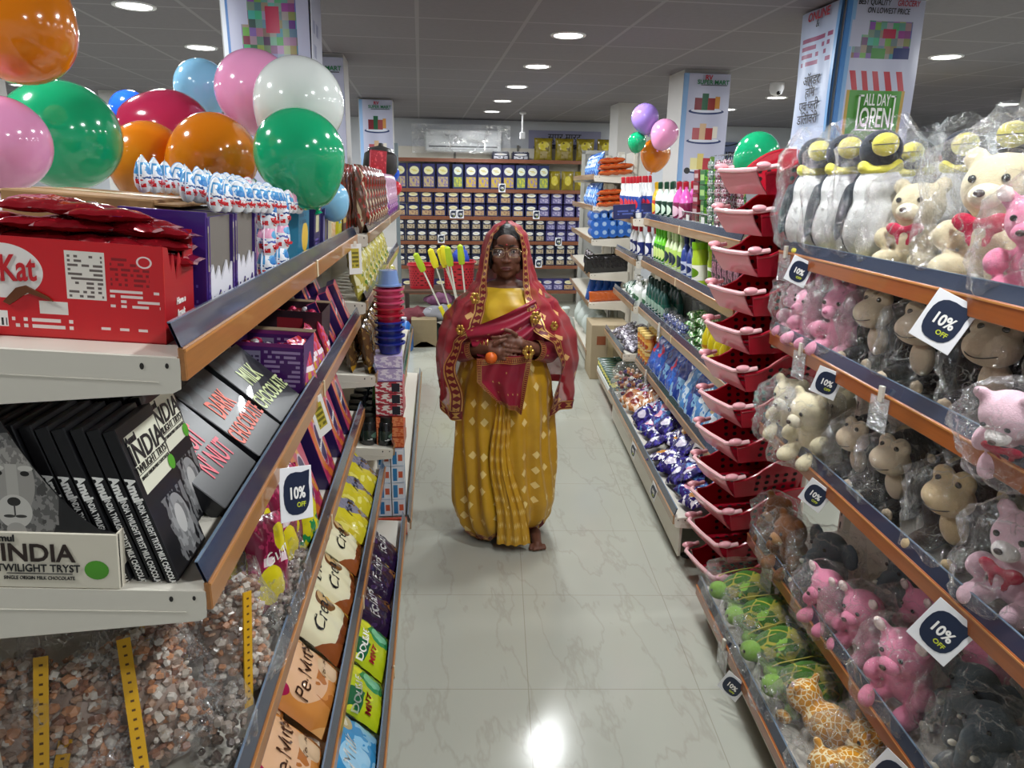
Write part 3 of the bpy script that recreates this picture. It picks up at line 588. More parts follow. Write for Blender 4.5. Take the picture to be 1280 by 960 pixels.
for nm, u, w, h, m, lb in (('teal_box', 2.12, .17, .19, tealm, 'teal box with a yellow printed figure beyond the chocolate eggs'), ('navy_box', 2.36, .12, .15, prt('2a2456', [('r', .25, .5, .75, .85, 'c9c39a'), ('t', .2, .1, .8, .4, 4, 12, '6a5aa8')], .35), 'dark purple box with a cream window beyond the teal box'),
   ('striped_box', 2.54, .12, .14, prt('322a5c', [('r', .1, .1, .3, .9, '8f8cc0'), ('r', .5, .1, .6, .9, 'b8b060')], .35), 'small navy striped box in the middle of the top left shelf'),
   ('cream_packet', 2.74, .11, .17, prt('d8cda8', [('r', .2, .55, .8, .85, '8a5a2a'), ('n', 0, 0, 1, .5, 6, .5, 'cf8a3a')], .35), 'cream and orange packet standing near the far end of the top left shelf'),
   ('yellow_box', 2.93, .10, .16, prt('c9c22a', [('n', 0, 0, 1, 1, 7, .55, '6f7a1f')], .35), 'yellow-green box at the far end of the top left shelf'), ('brown_pack', 3.08, .10, .11, prt('4a2f22', [('r', 0, .6, 1, .8, 'b89a4a')], .4), 'dark brown tub box at the very end of the top left shelf')):
    place(carton(nm, w, .1, h, m, parts=[('top_flap', MB(m).box(-w/2, -.004, h-.02, w/2, -.001, h+.004).build())]), L1.it(u, .035, 0), lb)
# ---- second shelf: milk chocolate cartons
cov = prt('1b1b1e', [('r', .1, .56, .97, .93, 'd9d8c4'), ('e', .62, .24, .26, .2, '8f8f8f'), ('n', .3, .02, .98, .46, 9, .5, '6f6f70'), ('e', .62, .27, .12, .1, 'b5b4b2'), ('r', .1, .68, .92, .685, '222222'), ('r', 0, .0, .012, 1, '2d2d30'), ('r', -1, .0, 0, 1, '19181a')], .35, coat=.15, spec=.3)
def ct_(s, x, z, size, m, **k): return lett(s, x, z, size, m, **k)
TH, DP, HT = .0175, .13, .245
def spine(s, size, z, mcol, **k): return xmesh(text_mesh(s, size, mcol, align='LEFT', **k), TR(-.0006, TH*.5, z) @ RZ(-90) @ RY(90))
cb = MB(cov).box(0, 0, 0, DP, TH, HT, None, .001).build(smooth=20)
bp_ = [('lettering', ct_('Amul', DP*.22, HT*.895, .016, BK, bold=.03)), ('lettering', ct_('INDIA', DP*.53, HT*.80, .044, BK, bold=.01, sx=1.0)), ('lettering', ct_('TWILIGHT TRYST', DP*.53, HT*.71, .0165, BK, sx=.95)), ('lettering', ct_('SINGLE ORIGIN MILK CHOCOLATE', DP*.53, HT*.655, .0075, BK, sx=.9)),
   ('green_seal', MB(mat('4f9a28', .4)).lathe([(0, -.001), (.012, 0), (0, .001)], 16).build()), ('lettering', spine('Amul', .017, HT*.70, WH, bold=.05, sx=1.0), 'white brand on spine'), ('lettering', spine('INDIA TWILIGHT TRYST MILK CHOCOLATE', .0118, HT*.55, WH, bold=.02, sx=.62), 'white title on spine')]
bp_[4][1].transform(TR(DP*.93, -.001, HT*.60) @ RX(90))
BARC = Proto('chocolate_carton', cb, bp_, 'chocolate box')
for i in range(12):
    place(BARC, L2.it(1.0+.002*(i % 3), .045+i*.0222, 0.004, lean=-18.5), 'slim black chocolate carton with white spine lettering, leaning, %s from the aisle' % ordn(i), 'leaning black chocolate cartons')
for i in range(9): place(BARC, L2.it(1.145+.004*(i % 3), .075+i*.026, 0.004, lean=-16.5), 'slim black chocolate carton in the second file behind, %s from the aisle' % ordn(i), 'leaning black chocolate cartons behind')
lm = prt('1d1c1e', [('e', .38, .46, .27, .31, '5f5d5b'), ('n', .12, .17, .64, .76, 20, .50, '868380'), ('n', .12, .17, .64, .76, 13, .60, '474543'), ('e', .21, .71, .045, .045, '9a9690'), ('e', .55, .71, .045, .045, '9a9690'), ('e', .21, .705, .025, .028, '4a4846'), ('e', .55, .705, .025, .028, '4a4846'),
   ('e', .38, .53, .135, .17, '9d9993'), ('r', .345, .42, .415, .62, 'b1ada6'), ('e', .38, .385, .105, .085, 'c6c2bb'), ('e', .38, .29, .06, .04, 'a8a49e'), ('e', .38, .435, .040, .022, '2a2826'), ('r', .375, .365, .385, .42, '3a3836'), ('e', .345, .362, .035, .008, '3a3836'), ('e', .415, .362, .035, .008, '3a3836'),
   ('e', .295, .60, .045, .014, 'c6c2ba'), ('e', .465, .60, .045, .014, 'c6c2ba'), ('e', .300, .575, .027, .013, '1a1816'), ('e', .460, .575, .027, .013, '1a1816'), ('n', .28, .62, .48, .70, 24, .5, '7a7672'), ('r', 0, 0, 1, .17, 'd8d0bd')], .35)
W_, H_ = .215, .30
out = [(0, 0), (W_, 0), (W_, .085)]+[(W_-.012-(W_-.06)*t, .085+.02*t+.195*t**1.6) for t in [i/10 for i in range(1, 11)]]+[(0, .30)]
db = MB(mat('151416', .4), lm); db.prism(out, 0, .003, 0, front=1)
dbx = MB(mat('ddd5c3', .5)).box(0, -.004, 0, W_, 0, .086, None, .001).box(W_-.003, 0, 0, W_, .12, .086)
ps = [('label_panel', dbx.build(), 'cream label panel', [('lettering', lett('Amul', .065, .077, .014, BK, y=-.005, bold=.03)), ('lettering', lett('INDIA', .108, .054, .038, mat('2a1b16', .4), y=-.005, bold=.02, sx=.95)), ('lettering', lett('TWILIGHT TRYST', .108, .031, .0165, BK, y=-.005, bold=.01, sx=.85)), ('lettering', lett('SINGLE ORIGIN MILK CHOCOLATE', .108, .016, .0075, BK, y=-.005, sx=.8)), ('rule_line', MB(BK).box(.065, -.005, .0225, .152, -.004, .0232).build()),
      ('green_seal', xmesh(MB(mat('4f9a28', .4)).lathe([(0, -.0015), (.015, 0), (0, .0015)], 20).build(), TR(.185, -.0045, .03) @ RX(90) @ SCL(1.1, 1, 1)))])]
place(Proto('lion_display_box', db.build(smooth=15), ps, 'display box'), L2.it(.985, .335, 0, yaw=-90), 'black chocolate display box with a lion portrait and cream front label')
# flat chocolate boxes
def flatbox(txts, col, ink, w=.225, h=.235, d=.018):
    m = prt(col, [('n', 0, .74, 1, 1, 3, .52, '3c4246'), ('r', .42, .03, .5, .08, 'dddddd')], .3, coat=.3, spec=.35)
    return carton('slab_chocolate_box', w, d, h, m, [(s, x*w, z*h, sz*.88, ink, {'sx': .62, 'bold': .015}) for s, x, z, sz in txts], 'chocolate box')
FN = flatbox([('FRUIT', -.02, .62, .078), ("'N' NUT", .05, .38, .078)], '1c1c20', PKI); DKB = flatbox([('DARK', -.02, .64, .085), ('CHOCOLATE', 0, .36, .07)], '1c1c20', OR); MKB = flatbox([('MILK', 0, .64, .085), ('CHOCOLATE', 0, .36, .07)], '26282a', PG)
for i, (P_, u, d_, h_, l_, lb) in enumerate([(FN, 1.33, .02, .004, -50, 'dark grey chocolate box with pinkish-red letters leaning back at the shelf edge'), (DKB, 1.58, .02, .004, -52, 'dark grey chocolate box with orange letters at the shelf edge'), (MKB, 1.82, .02, .004, -52, 'dark chocolate box with pale green letters at the shelf edge'),
    (DKB, 1.40, .17, .03, -56, 'black chocolate box behind the pinkish-red lettered one'), (DKB, 1.64, .17, .03, -54, 'black chocolate box behind the orange-lettered dark one'), (MKB, 1.87, .155, .03, -56, 'black chocolate box behind the pale-lettered milk one'), (FN, 1.33, .045, .008, -50, 'second dark chocolate box under the pinkish-red lettered one'), (DKB, 1.58, .045, .008, -52, 'second dark chocolate box under the orange-lettered one')]):
    place(P_, L2.it(u, d_, h_, yaw=(0, 3, -2)[i % 3], lean=l_), lb, 'flat slab chocolate boxes')
pm = prt('4a1d66', [('r', .1, .25, .4, .85, '8f86a4'), ('t', .12, .3, .38, .8, 7, 40, '3c2a52'), ('t', .45, .2, .95, .9, 8, 18, 'a58cb8'), ('r', 0, .93, 1, 1, '7a2a70')], .35)
def openc(w, d, h, m, label, M, sweets=0, seed=1):
    mb = MB(m, mat('7f6a52', .8)); t = .002
    mb.box(-w/2, 0, 0, w/2, t, h, 0); mb.box(-w/2, d-t, 0, w/2, d, h, 0); mb.box(-w/2, 0, 0, -w/2+t, d, h, 0); mb.box(w/2-t, 0, 0, w/2, d, h, 0); mb.box(-w/2, 0, 0, w/2, d, t, 1)
    fl = MB(mat('7f6a52', .8), m); fl.box(-w/2, d-.002, h, w/2, d+.04, h+.002, 0); r2 = random.Random(seed)
    kids = [('box_flap', fl.build())]
    if sweets:
        sm = [mat('b3202c', .2, metal=.3), mat('d8d4da', .2, metal=.4), mat('a81f4a', .25, metal=.3), mat('5a1a22', .3)]
        place(Proto('sweets_heap', scatter_lumps(sweets, lambda r: (r.uniform(-w/2+.02, w/2-.02), r.uniform(.02, d-.02), h-.03+r.uniform(-.02, .012)), .015, sm, seed, 7, 5), [], 'sweets'), M, 'red and silver wrapped sweets heaped in the %s open box on the second shelf' % ('nearer' if seed == 4 else 'farther'), None)['kind'] = 'stuff'
    place(Proto('open_display_box', mb.build(smooth=20), kids, 'display box'), M, label)
openc(.19, .17, .15, pm, 'open purple display box filled with wrapped sweets on the second shelf', L2.it(1.96, .125, .0, yaw=-90) @ TR(0, 0, 0), 40, 4)
openc(.17, .15, .14, prt('4a1d66', [('t', .1, .1, .9, .9, 9, 18, '5f3a80')], .4), 'closed-in dark purple carton behind the slab chocolate boxes', L2.it(1.72, .29, .0, yaw=-90))
openc(.20, .19, .15, prt('2a1620', [('r', .3, .5, .7, .85, '8a1f2a'), ('t', .2, .1, .8, .4, 3, 10, 'b8b0b4')], .4), 'open dark box with sweets at the middle of the second shelf', L2.it(2.35, .14, .02, yaw=-90), 30, 8)
cel = prt('c8456a', [('d', 1, .6, .25, .75, 'd8722c'), ('d', 1, .6, .95, 1.1, 'e09a3a'), ('e', .5, .5, .25, .30, 'd8c0cc'), ('e', .5, .5, .21, .27, '2a1a58'), ('n', 0, 0, 1, .3, 5, .5, 'b02a5a'), ('r', -1, 0, 0, 1, '2a1a52'), ('r', 1, 0, 2, 1, '2a1a52'), ('r', 0, 1, 1, 2, '2a1a52')], .28, coat=.3)
CEL = carton('celebration_box', .21, .045, .27, cel, [('Celebrations', 0, .135, .022, WH, {'shear': .3, 'rot': 8})], 'gift box')
CELS = carton('celebration_box', .16, .035, .19, cel, [('Celebrations', 0, .095, .017, WH, {'shear': .3, 'rot': 8})], 'gift box')
for i, (u, d_, h_) in enumerate(((2.62, .02, .0), (2.86, .02, 0), (3.08, .02, 0), (2.72, .10, .06), (2.96, .1, .06))):
    place(CELS, L2.it(u, d_, h_, yaw=6, lean=-24), 'pink and orange gift box on the second shelf, %s along the %s' % (ORD[i % 3], 'lip' if i < 3 else 'back row'), 'pink gift boxes on the second shelf')
pk = pouch('sweet_packet', .09, .15, .03, prt('c85a86', [('n', 0, 0, 1, .5, 5, .5, 'd8a23a'), ('n', 0, .4, 1, 1, 6, .5, 'd03a3a'), ('r', .1, .4, .9, .5, 'f0e0e8')], .25, coat=.3), wr=.005)
for i in range(7): place(pk, L2.it(2.02+i*.062, .018+.012*(i % 2), .0, yaw=-20+6*i, lean=-18-3*(i % 3)), 'pink and orange sweet packet at the lip beside the open purple boxes, %s along' % ORD[i], 'pink sweet packets')
# ---- third shelf
XTAL = [mat('b8957c', .22, sss=.2, coat=.5), mat('d8d0c6', .2, sss=.2, coat=.6), mat('8a5f4a', .3, coat=.3), mat('c9bdb0', .2, coat=.6), mat('a08878', .22, coat=.5), mat('c98f68', .25, coat=.4)]
def nutbag(w, d, h, seed, n=650, fill=.78, r=.0110):
    c = scatter_lumps(n, lambda q: (lambda a, v, k: ((w*.43)*k*cos(a)*(1-.35*v), (d*.42)*k*sin(a)*(1-.3*v), .012+v*h*fill))(q.uniform(0, 6.283), q.random(), q.uniform(.72, 1)), r, XTAL, seed)
    core = MB(mat('a08a7c', .5, vary=.35, vscale=70)).ell((0, 0, h*fill*.46), (w*.34, d*.30, h*fill*.46), None, 16, 10, dsp=lambda p: .25*nz(p.x*40, p.y*40, p.z*40)).build()
    st = MB(mat('d8a41c', .35, coat=.3), mat('5a3a10', .5)); st.X = TR(-w*.30, -d*.56, h*.02) @ RX(-4) @ RY(8); st.box(0, -.004, 0, .021, -.001, h*.82, 0); 
    for i in range(14): st.box(.008, -.0045, h*.05+i*h*.055, .0135, -.0038, h*.05+i*h*.055+.0035, 1)
    return Proto('sugar_crystal_bag', bag_mesh(w/2, d/2, h, FILM2, seed, neck=.62, top=.5, cr=.2), [('crystal_filling', c, 'pinkish rock sugar pieces'), ('filling_core', core), ('yellow_label_strip', st.build(), 'yellow printed strip')], 'bag of sweets')
NB = [nutbag(.19, .12, .27, i, fill=(.78, .7, .8)[i]) for i in range(3)]
for i, (u, d_, h_, yw, ln, rl, s_, lb) in enumerate([(1.10, .13, .03, -70, -30, -14, 1.0, 'clear bag of rock sugar with yellow strip, frontmost under the shelf end'), (1.06, .26, .02, -75, -24, -10, 1.0, 'clear bag of rock sugar with yellow strip, in the middle of the leaning ones'), (1.04, .36, .0, -80, -20, -6, 1.0, 'clear bag of rock sugar farthest in from the aisle on the third shelf'),
     (1.30, .07, .01, -30, -8, 4, 1.0, 'upright clear bag of pink sugar pieces at the shelf edge'), (1.24, .2, .1, -60, -28, 6, .9, 'clear bag of sugar pieces behind the front leaning bag'), (1.0, .22, -.01, -80, -58, -10, 1.0, 'clear bag of rock sugar lying lowest near the shelf end'), (1.42, .2, .02, -50, -14, 0, .9, 'clear bag of dried sweets behind the upright pink one')]):
    place(NB[i % 3], L3.it(u, d_, h_, yaw=yw, lean=ln, roll=rl) @ SCL(s_, s_, s_), lb, 'clear bags of sugar crystals')
gm = prt('7a1238', [('n', 0, .35, 1, 1, 6, .56, 'b02a5a'), ('e', .35, .3, .3, .2, 'd8c81c'), ('e', .7, .75, .2, .15, 'e0d020'), ('t', .2, .5, .8, .66, 1, 5, 'e8d0d8')], .22, coat=.4)
GP = pouch('sweet_pouch', .13, .22, .06, gm, [('Gum', .0, .13, .04, WH, {'shear': .3, 'rot': 20})], wr=.009)
for i, (u, d_) in enumerate(((1.50, .05), (1.60, .06), (1.70, .05), (1.80, .07), (1.55, .14), (1.72, .15))): place(GP, L3.it(u, d_, .1 if i > 3 else .06, yaw=-25+8*(i % 3), lean=-14, roll=(10, -6, 8)[i % 3]), 'maroon and yellow sweet pouch, %s in the %s row beside the sugar bags' % (ORD[i % 4], 'front' if i < 4 else 'back'), 'maroon sweet pouches')
sb = Proto('nut_bag', bag_mesh(.045, .035, .15, FILM2, 9, neck=.6, top=.5), [('nut_filling', scatter_lumps(70, lambda q: (q.uniform(-.03, .03), q.uniform(-.024, .024), q.uniform(.01, .1)), .009, [mat('6a5648', .5), mat('9a8c80', .4), mat('54443c', .5)], 5))], 'bag of nuts')
for i in range(3): place(sb, L3.it(1.5+i*.1, .035, 0, yaw=-20, lean=-5), 'small clear bag of dark nuts at the lip below the maroon pouches, %s along' % ORD[i], 'small nut bags')
for i, (u, d_, h_) in enumerate(((2.12, .03, .0), (2.42, .03, 0), (2.72, .03, 0), (2.98, .03, 0), (2.22, .11, .03), (2.55, .12, .03))):
    place(CEL, L3.it(u, d_, h_, yaw=4, lean=-20), 'large purple and pink gift box on the third shelf, %s in the %s row' % (ORD[i % 4], 'front' if i < 4 else 'back'), 'large gift boxes on the third shelf')
yg = pouch('mint_pouch', .12, .2, .05, prt('d2c81e', [('n', 0, 0, 1, .4, 5, .5, '2a8a4a'), ('e', .5, .6, .2, .15, 'f0e860')], .25, coat=.3), wr=.008)
place(yg, L3.it(1.93, .03, 0, yaw=-15, lean=-14), 'yellow and green mint pouch at the third shelf lip before the gift boxes')
# ---- fourth and bottom shelf pouches
PN = pouch('nut_toffee_pouch', .25, .31, .075, prt('c98440', [('e', .5, .42, .38, .25, 'dcb08a'), ('e', .12, .62, .07, .13, 'a01848'), ('n', .3, .02, .98, .3, 4, .48, 'b06a2c'), ('e', .75, .2, .15, .12, 'd8b894'), ('d', 1, 1, 0, .18, 'e0a868')], .2, coat=.5),
   [('Pe-Nutts', .0, .13, .062, BR, {'shear': .25, 'rot': 10, 'sx': .8}), ('Coconut', .06, .075, .022, BR, {'shear': .2, 'rot': 8}), ('Dairy', -.095, .245, .016, WH, {'rot': 70})], seed=2, wr=.010, cat='toffee pouch')
DC = pouch('cream_toffee_pouch', .24, .30, .07, prt('dcd6b4', [('r', 0, .0, 1, .16, '7a3f1e'), ('d', 1, 1.2, 0, .38, '8a4a24'), ('e', .72, .42, .16, .13, '6a4426'), ('e', .74, .46, .1, .08, 'c0a070'), ('e', .9, .25, .05, .2, 'd8a83c')], .2, coat=.5),
   [('Dream', -.03, .185, .044, BK, {'shear': .3, 'rot': 8}), ('Cream', .0, .125, .062, BK, {'shear': .3, 'rot': 8})], seed=4, wr=.010, cat='toffee pouch')
YP = pouch('lemon_toffee_pouch', .22, .28, .07, prt('c2b52a', [('n', 0, 0, 1, 1, 3.5, .54, 'd8d06a'), ('d', 1, .8, .75, 1.15, '77778a'), ('n', .5, 0, 1, .5, 5, .55, '7a5a1e')], .2, coat=.5), [('Amul', -.01, .2, .05, mat('3a3d5a', .4), {'shear': .3, 'rot': 12, 'bold': .02}), ('Mango', .02, .13, .045, mat('3a3d5a', .4), {'shear': .3, 'rot': 12})], seed=6, wr=.012, cat='sweet pouch')
YP.parts = [p for p in YP.parts][1:]
k = 0
for P_, u, d_, h_, lb in [(PN, 1.33, .02, 0, 'orange nut toffee pouch nearest on the fourth shelf'), (PN, 1.60, .02, 0, 'orange nut toffee pouch second along the fourth shelf'), (PN, 1.42, .12, .05, 'orange toffee pouch lying behind the first two'), (DC, 1.86, .02, 0, 'cream and brown toffee pouch after the orange ones'), (DC, 2.10, .02, 0, 'cream and brown toffee pouch second of its kind'), (DC, 1.95, .12, .05, 'cream toffee pouch behind the front cream pair'),
    (DC, 2.33, .025, 0, 'cream and brown toffee pouch third of its kind, before the yellow ones'), (YP, 2.55, .02, 0, 'yellow sweet pouch right after the cream pouches'), (YP, 2.76, .02, 0, 'yellow sweet pouch second of the yellow ones'), (YP, 2.97, .02, 0, 'yellow sweet pouch at the far end of the fourth shelf'), (YP, 2.66, .12, .06, 'yellow sweet pouch behind the first yellow pair'), (YP, 2.88, .12, .06, 'yellow sweet pouch behind the far yellow pair'), (PN, 1.08, .03, 0, 'orange toffee pouch at the near end of the fourth shelf')]:
    place(P_, L4.it(u, d_, h_, yaw=(4, -3, 6, 0)[k % 4], lean=-48, roll=(3, -4, 2)[k % 3]), lb, 'toffee pouches on the fourth shelf'); k += 1
EC = pouch('eclairs_pouch', .22, .25, .07, prt('241433', [('n', 0, 0, 1, 1, 4, .58, '3a2450'), ('e', .85, .3, .05, .05, 'd8b84a'), ('n', .6, .05, .95, .25, 8, .5, '8a5a2c')], .2, coat=.5), [('Eclairs', -.01, .115, .056, WH, {'shear': .3, 'rot': 14, 'bold': .02}), ('Cadbury', .0, .16, .02, WH, {'shear': .2, 'rot': 12})], seed=8, wr=.010, cat='toffee pouch')
MN = pouch('mint_sweet_pouch', .23, .27, .07, prt('b4c21c', [('e', .7, .72, .22, .2, '2f8a50'), ('e', .7, .72, .15, .13, '7cc49a'), ('e', .72, .25, .22, .2, '2f8a50'), ('e', .72, .25, .15, .13, '7cc49a'), ('r', .05, .36, .35, .6, '14603a'), ('n', 0, 0, 1, 1, 3, .6, 'd8dc3a')], .2, coat=.5), [('DOUBLE', -.045, .12, .034, WH, {'rot': 6, 'bold': .03}), ('MINT', -.06, .075, .03, mat('b01f2a', .4), {'rot': 6, 'bold': .03})], seed=11, wr=.010, cat='mint pouch')
BL = pouch('blue_milk_sweet_pouch', .24, .27, .07, prt('3a8fc4', [('e', .75, .6, .14, .17, 'b8a878'), ('e', .75, .6, .09, .11, 'ddd4b8'), ('e', .3, .35, .2, .2, '9ccbe6'), ('n', 0, 0, 1, .4, 4, .5, '8ec4e4')], .2, coat=.5), [('Milk', -.04, .115, .06, WH, {'shear': .3, 'rot': 10})], seed=12, wr=.010, cat='sweet pouch')
k = 0
for P_, u, d_, h_, lb in [(BL, 1.66, .02, 0, 'light blue sweet pouch with white script on the bottom shelf'), (BL, 1.44, .03, 0, 'light blue sweet pouch at the near end of the bottom shelf'), (MN, 1.90, .02, 0, 'yellow-green mint pouch next to the blue pouch'), (MN, 2.13, .02, 0, 'yellow-green mint pouch next to the dark purple pouches'), (EC, 2.36, .02, 0, 'dark purple toffee pouch nearest the mint pouches'), (EC, 2.58, .02, 0, 'dark purple toffee pouch in the middle of the three at the edge'), (EC, 2.80, .02, 0, 'dark purple toffee pouch third along the bottom shelf edge'), (EC, 2.47, .13, .06, 'dark toffee pouch lying behind the first pair'), (EC, 2.72, .13, .06, 'dark toffee pouch lying behind the far pair'), (MN, 2.02, .13, .06, 'yellow-green mint pouch lying behind the front pair')]:
    place(P_, L5.it(u, d_, h_, yaw=(3, -4, 5, 0)[k % 4], lean=-50, roll=(3, -4, 2)[k % 3]), lb, 'sweet pouches on the bottom shelf'); k += 1
place(sb, L3.it(1.13, .05, 0, yaw=-20, lean=-5) @ SCL(1.2, 1.2, 1.2), 'small clear bag of dark nuts alone at the near lip of the third shelf', 'small nut bags')
# ---- discount cards
NAVY = mat('1b2740', .4, key='navy_card')
def tag_proto(w=.095, h=.115, full=True):
    cd = MB(mat('e9e9ec', .45)).box(-w/2, -.001, -h, w/2, .001, 0, None, .0005); lf = MB(NAVY); n = 20; q = []
    for i in range(n): a = 2*pi*i/n; e = 2.6; q.append((w*.40*(abs(cos(a))**(2/e))*(1 if cos(a) > 0 else -1), -h*.5+h*.40*(abs(sin(a))**(2/e))*(1 if sin(a) > 0 else -1)))
    q = [p if not (p[0] > 0 and p[1] > -h*.5) else (w*.42, -h*.08) if abs(p[0]-w*.3) < w*.12 and p[1] > -h*.3 else p for p in q]
    lf.prism(q, -.0022, -.001)
    return Proto('discount_card', cd.build(), [('navy_shape', lf.build(), 'navy rounded shape', [('lettering', lett('10%', .0, -h*.5, h*.30, WH, y=-.0025, bold=.03, sx=.85)), ('lettering', lett('OFF', w*.12, -h*.72, h*.13, mat('c9d23c', .4), y=-.0025, bold=.02))])], 'discount card')
TAG = tag_proto(); TAGS = tag_proto(.075, .085)
HOLD = Proto('ticket_holder', MB(film(.25, gloss=.5, key='holder_film')).box(-.035, -.001, -.09, .035, .001, 0).build(), [('clip', MB(CREAM).box(-.008, -.003, -.012, .008, .006, .03, None, .001).build())], 'ticket holder')
def hang(s, u, label, P_=TAG, yaw=0, lean=0, roll=0, d=-.014, h=-.01, group='10% OFF cards clipped on the shelf lips'): place(P_, s.fr.M(u, s.w0+d, s.z+h) @ RZ(yaw) @ RX(lean) @ RY(roll), label, group)
hang(L2, 1.50, 'white and navy 10% OFF card on the second left shelf lip', TAG, -32, -12, 14, d=-.03, h=-.03)
pc = carton('promo_card', .055, .001, .12, prt('e8e6e2', [('r', .2, .2, .8, .85, 'b8a83a'), ('t', .25, .25, .75, .8, 4, 6, '6a6420')], .4), cat='price card', parts=[('clip', MB(CREAM).box(-.006, -.003, .11, .006, .004, .13).build())])
place(pc, L2.fr.M(2.0, -.02, L2.z-.13) @ RZ(-35) @ RY(-18), 'white card with yellow print hanging from the second left shelf lip')
place(pc, L1.fr.M(2.95, -.02, L1.z-.14) @ RZ(-60), 'small white card hanging near the far end of the top left shelf')
# ---------------------------------------------------------------- plush toys in clear bags
def plush(col, vary=.12, pattern=None):
    t = NT('plush_fabric'); c = srgb(col); co = t.coord(); f = t.noise(co, 90, 4, .7); cc = t.mix(f, tuple(x*(1-vary) for x in c), tuple(min(1, x*(1+vary)) for x in c))
    if pattern == 'shell':
        sx = t.n('ShaderNodeTexVoronoi', feature='DISTANCE_TO_EDGE'); sx.inputs['Scale'].default_value = 14; t.l(co, sx.inputs['Vector']); cc = t.mix(t.math('LESS_THAN', sx.outputs[0], .045), cc, srgb('a09a3c')); cc = t.mix(t.math('GREATER_THAN', t.noise(co, 9), .56), cc, srgb('8cbf4a'))
    if pattern == 'net':
        sx = t.n('ShaderNodeTexVoronoi', feature='DISTANCE_TO_EDGE'); sx.inputs['Scale'].default_value = 55; t.l(co, sx.inputs['Vector']); cc = t.mix(t.math('LESS_THAN', sx.outputs[0], .07), cc, srgb('ecdcae'))
    t.l(cc, t.b.inputs['Base Color']); t.b.inputs['Roughness'].default_value = .9; t.b.inputs['Sheen Weight'].default_value = .18; t.b.inputs['Sheen Roughness'].default_value = .4; t.b.inputs['Specular IOR Level'].default_value = .1
    t.bump(t.noise(co, 260, 3, .7), .5, .004); return t.m
def blob(ells, m, voxel=.007, smooth=3):
    mb = MB(m)
    for e in ells:
        c, r = e[0], e[1]; R = e[2] if len(e) > 2 else None; mb.ell(c, r, 0, 14, 9, R)
    me = mb.build(smooth=0); ob = bpy.data.objects.new('tmp', me); COL.objects.link(ob)
    md = ob.modifiers.new('r', 'REMESH'); md.mode = 'VOXEL'; md.voxel_size = voxel; md.use_smooth_shade = True
    s_ = ob.modifiers.new('s', 'SMOOTH'); s_.factor = .6; s_.iterations = smooth
    dg = bpy.context.evaluated_depsgraph_get(); dg.update(); out = bpy.data.meshes.new_from_object(ob.evaluated_get(dg)); COL.objects.unlink(ob); bpy.data.objects.remove(ob)
    out.materials.clear(); out.materials.append(m)
    out.polygons.foreach_set('use_smooth', [True]*len(out.polygons)); return out
EYE = mat('120e0c', .12, coat=.8, key='bead_eye')
def eyes(pts, r=.007, m=None):
    return [('eye', MB(m or EYE).ell(p, (r, r*.7, r), None, 10, 7).build()) for p in pts]
def sym(*es): return [x for (c, r, *R) in es for x in (((c[0], c[1], c[2]), r, *R), ((-c[0], c[1], c[2]), r, *[q if q is None else (Matrix.Scale(-1, 3, V((1, 0, 0))) @ q.to_3x3() @ Matrix.Scale(-1, 3, V((1, 0, 0)))) for q in R]))]
DARK = mat('2a201c', .7)
def monkey(col='1d1716', face='d6c2a6'):
    b, f = plush(col), plush(face, .06)
    body = blob([((0, .01, .075), (.058, .05, .075)), ((0, .012, .185), (.066, .06, .058))]+sym(((.055, -.055, .03), (.03, .062, .028)), ((.07, -.02, .095), (.024, .03, .055)), ((.078, .015, .185), (.024, .012, .028))), b)
    face_ = blob([((0, -.060, .165), (.062, .050, .043))]+sym(((.026, -.045, .208), (.03, .018, .028))), f, .006)
    belly = blob([((0, -.035, .085), (.038, .022, .05))]+[], f); ear = blob(sym(((.080, .004, .185), (.016, .008, .019))), f)
    sole = [blob([((sg*.055, -.113, .03), (.02, .012, .02))], f) for sg in (-1, 1)]
    mo = MB(DARK).tube([(.050*sin(a), -.060-.0512*cos(a)*1.0, .156-.006*cos(a*2)) for a in [i*.19 for i in range(-6, 7)]], .0014, None, 6).build()
    return [('body', body), ('muzzle', face_, 'cream muzzle and brow'), ('belly', belly, 'cream belly'), ('ear_lining', ear), ('foot_pad', sole[0]), ('foot_pad', sole[1]), ('mouth', mo)]+eyes([(.026, -.064, .207), (-.026, -.064, .207)], .0085)
def bear(col, s=1, face=None, ear='', earcol=None, bow=None, snout=True):
    b = plush(col); f = plush(face or col, .06)
    es = [((0, .01, .07), (.062, .052, .07)), ((0, 0, .17), (.07, .062, .062))]+sym(((.05, -.06, .028), (.032, .055, .028)), ((.072, -.03, .085), (.024, .04, .03)))
    if ear == 'round': es += sym(((.055, .01, .222), (.024, .014, .024)))
    if ear == 'pig': es += sym(((.058, -.01, .218), (.02, .012, .03), RY(35)))
    if ear == 'long': es += sym(((.035, .01, .26), (.02, .012, .06), RY(12)))
    body = blob(es, b); parts = [('body', body)]
    if snout: parts.append(('snout', blob([((0, -.058, .158), (.032, .026, .024))], f), 'paler snout' if face else None)); parts.append(('nose', MB(mat(('a0486a' if face is None else '3a2420'), .5)).ell((0, -.084, .164), (.010, .006, .007), None, 10, 7).build()))
    if earcol:
        parts.append(('ear_tips', blob(sym(((.062, -.022, .232), (.020, .010, .022), RY(35))), plush(earcol)), 'white ears'))
    if bow:
        bm_ = blob(sym(((.028, -.066, .112), (.026, .010, .02), RY(-18)))+[((0, -.07, .112), (.010, .010, .010))]+sym(((.016, -.068, .085), (.010, .005, .024), RY(15))), plush(bow, .15)); parts.append(('bow', bm_, 'red bow'))
    return parts+eyes([(.028, -.055, .188), (-.028, -.055, .188)], .0075)
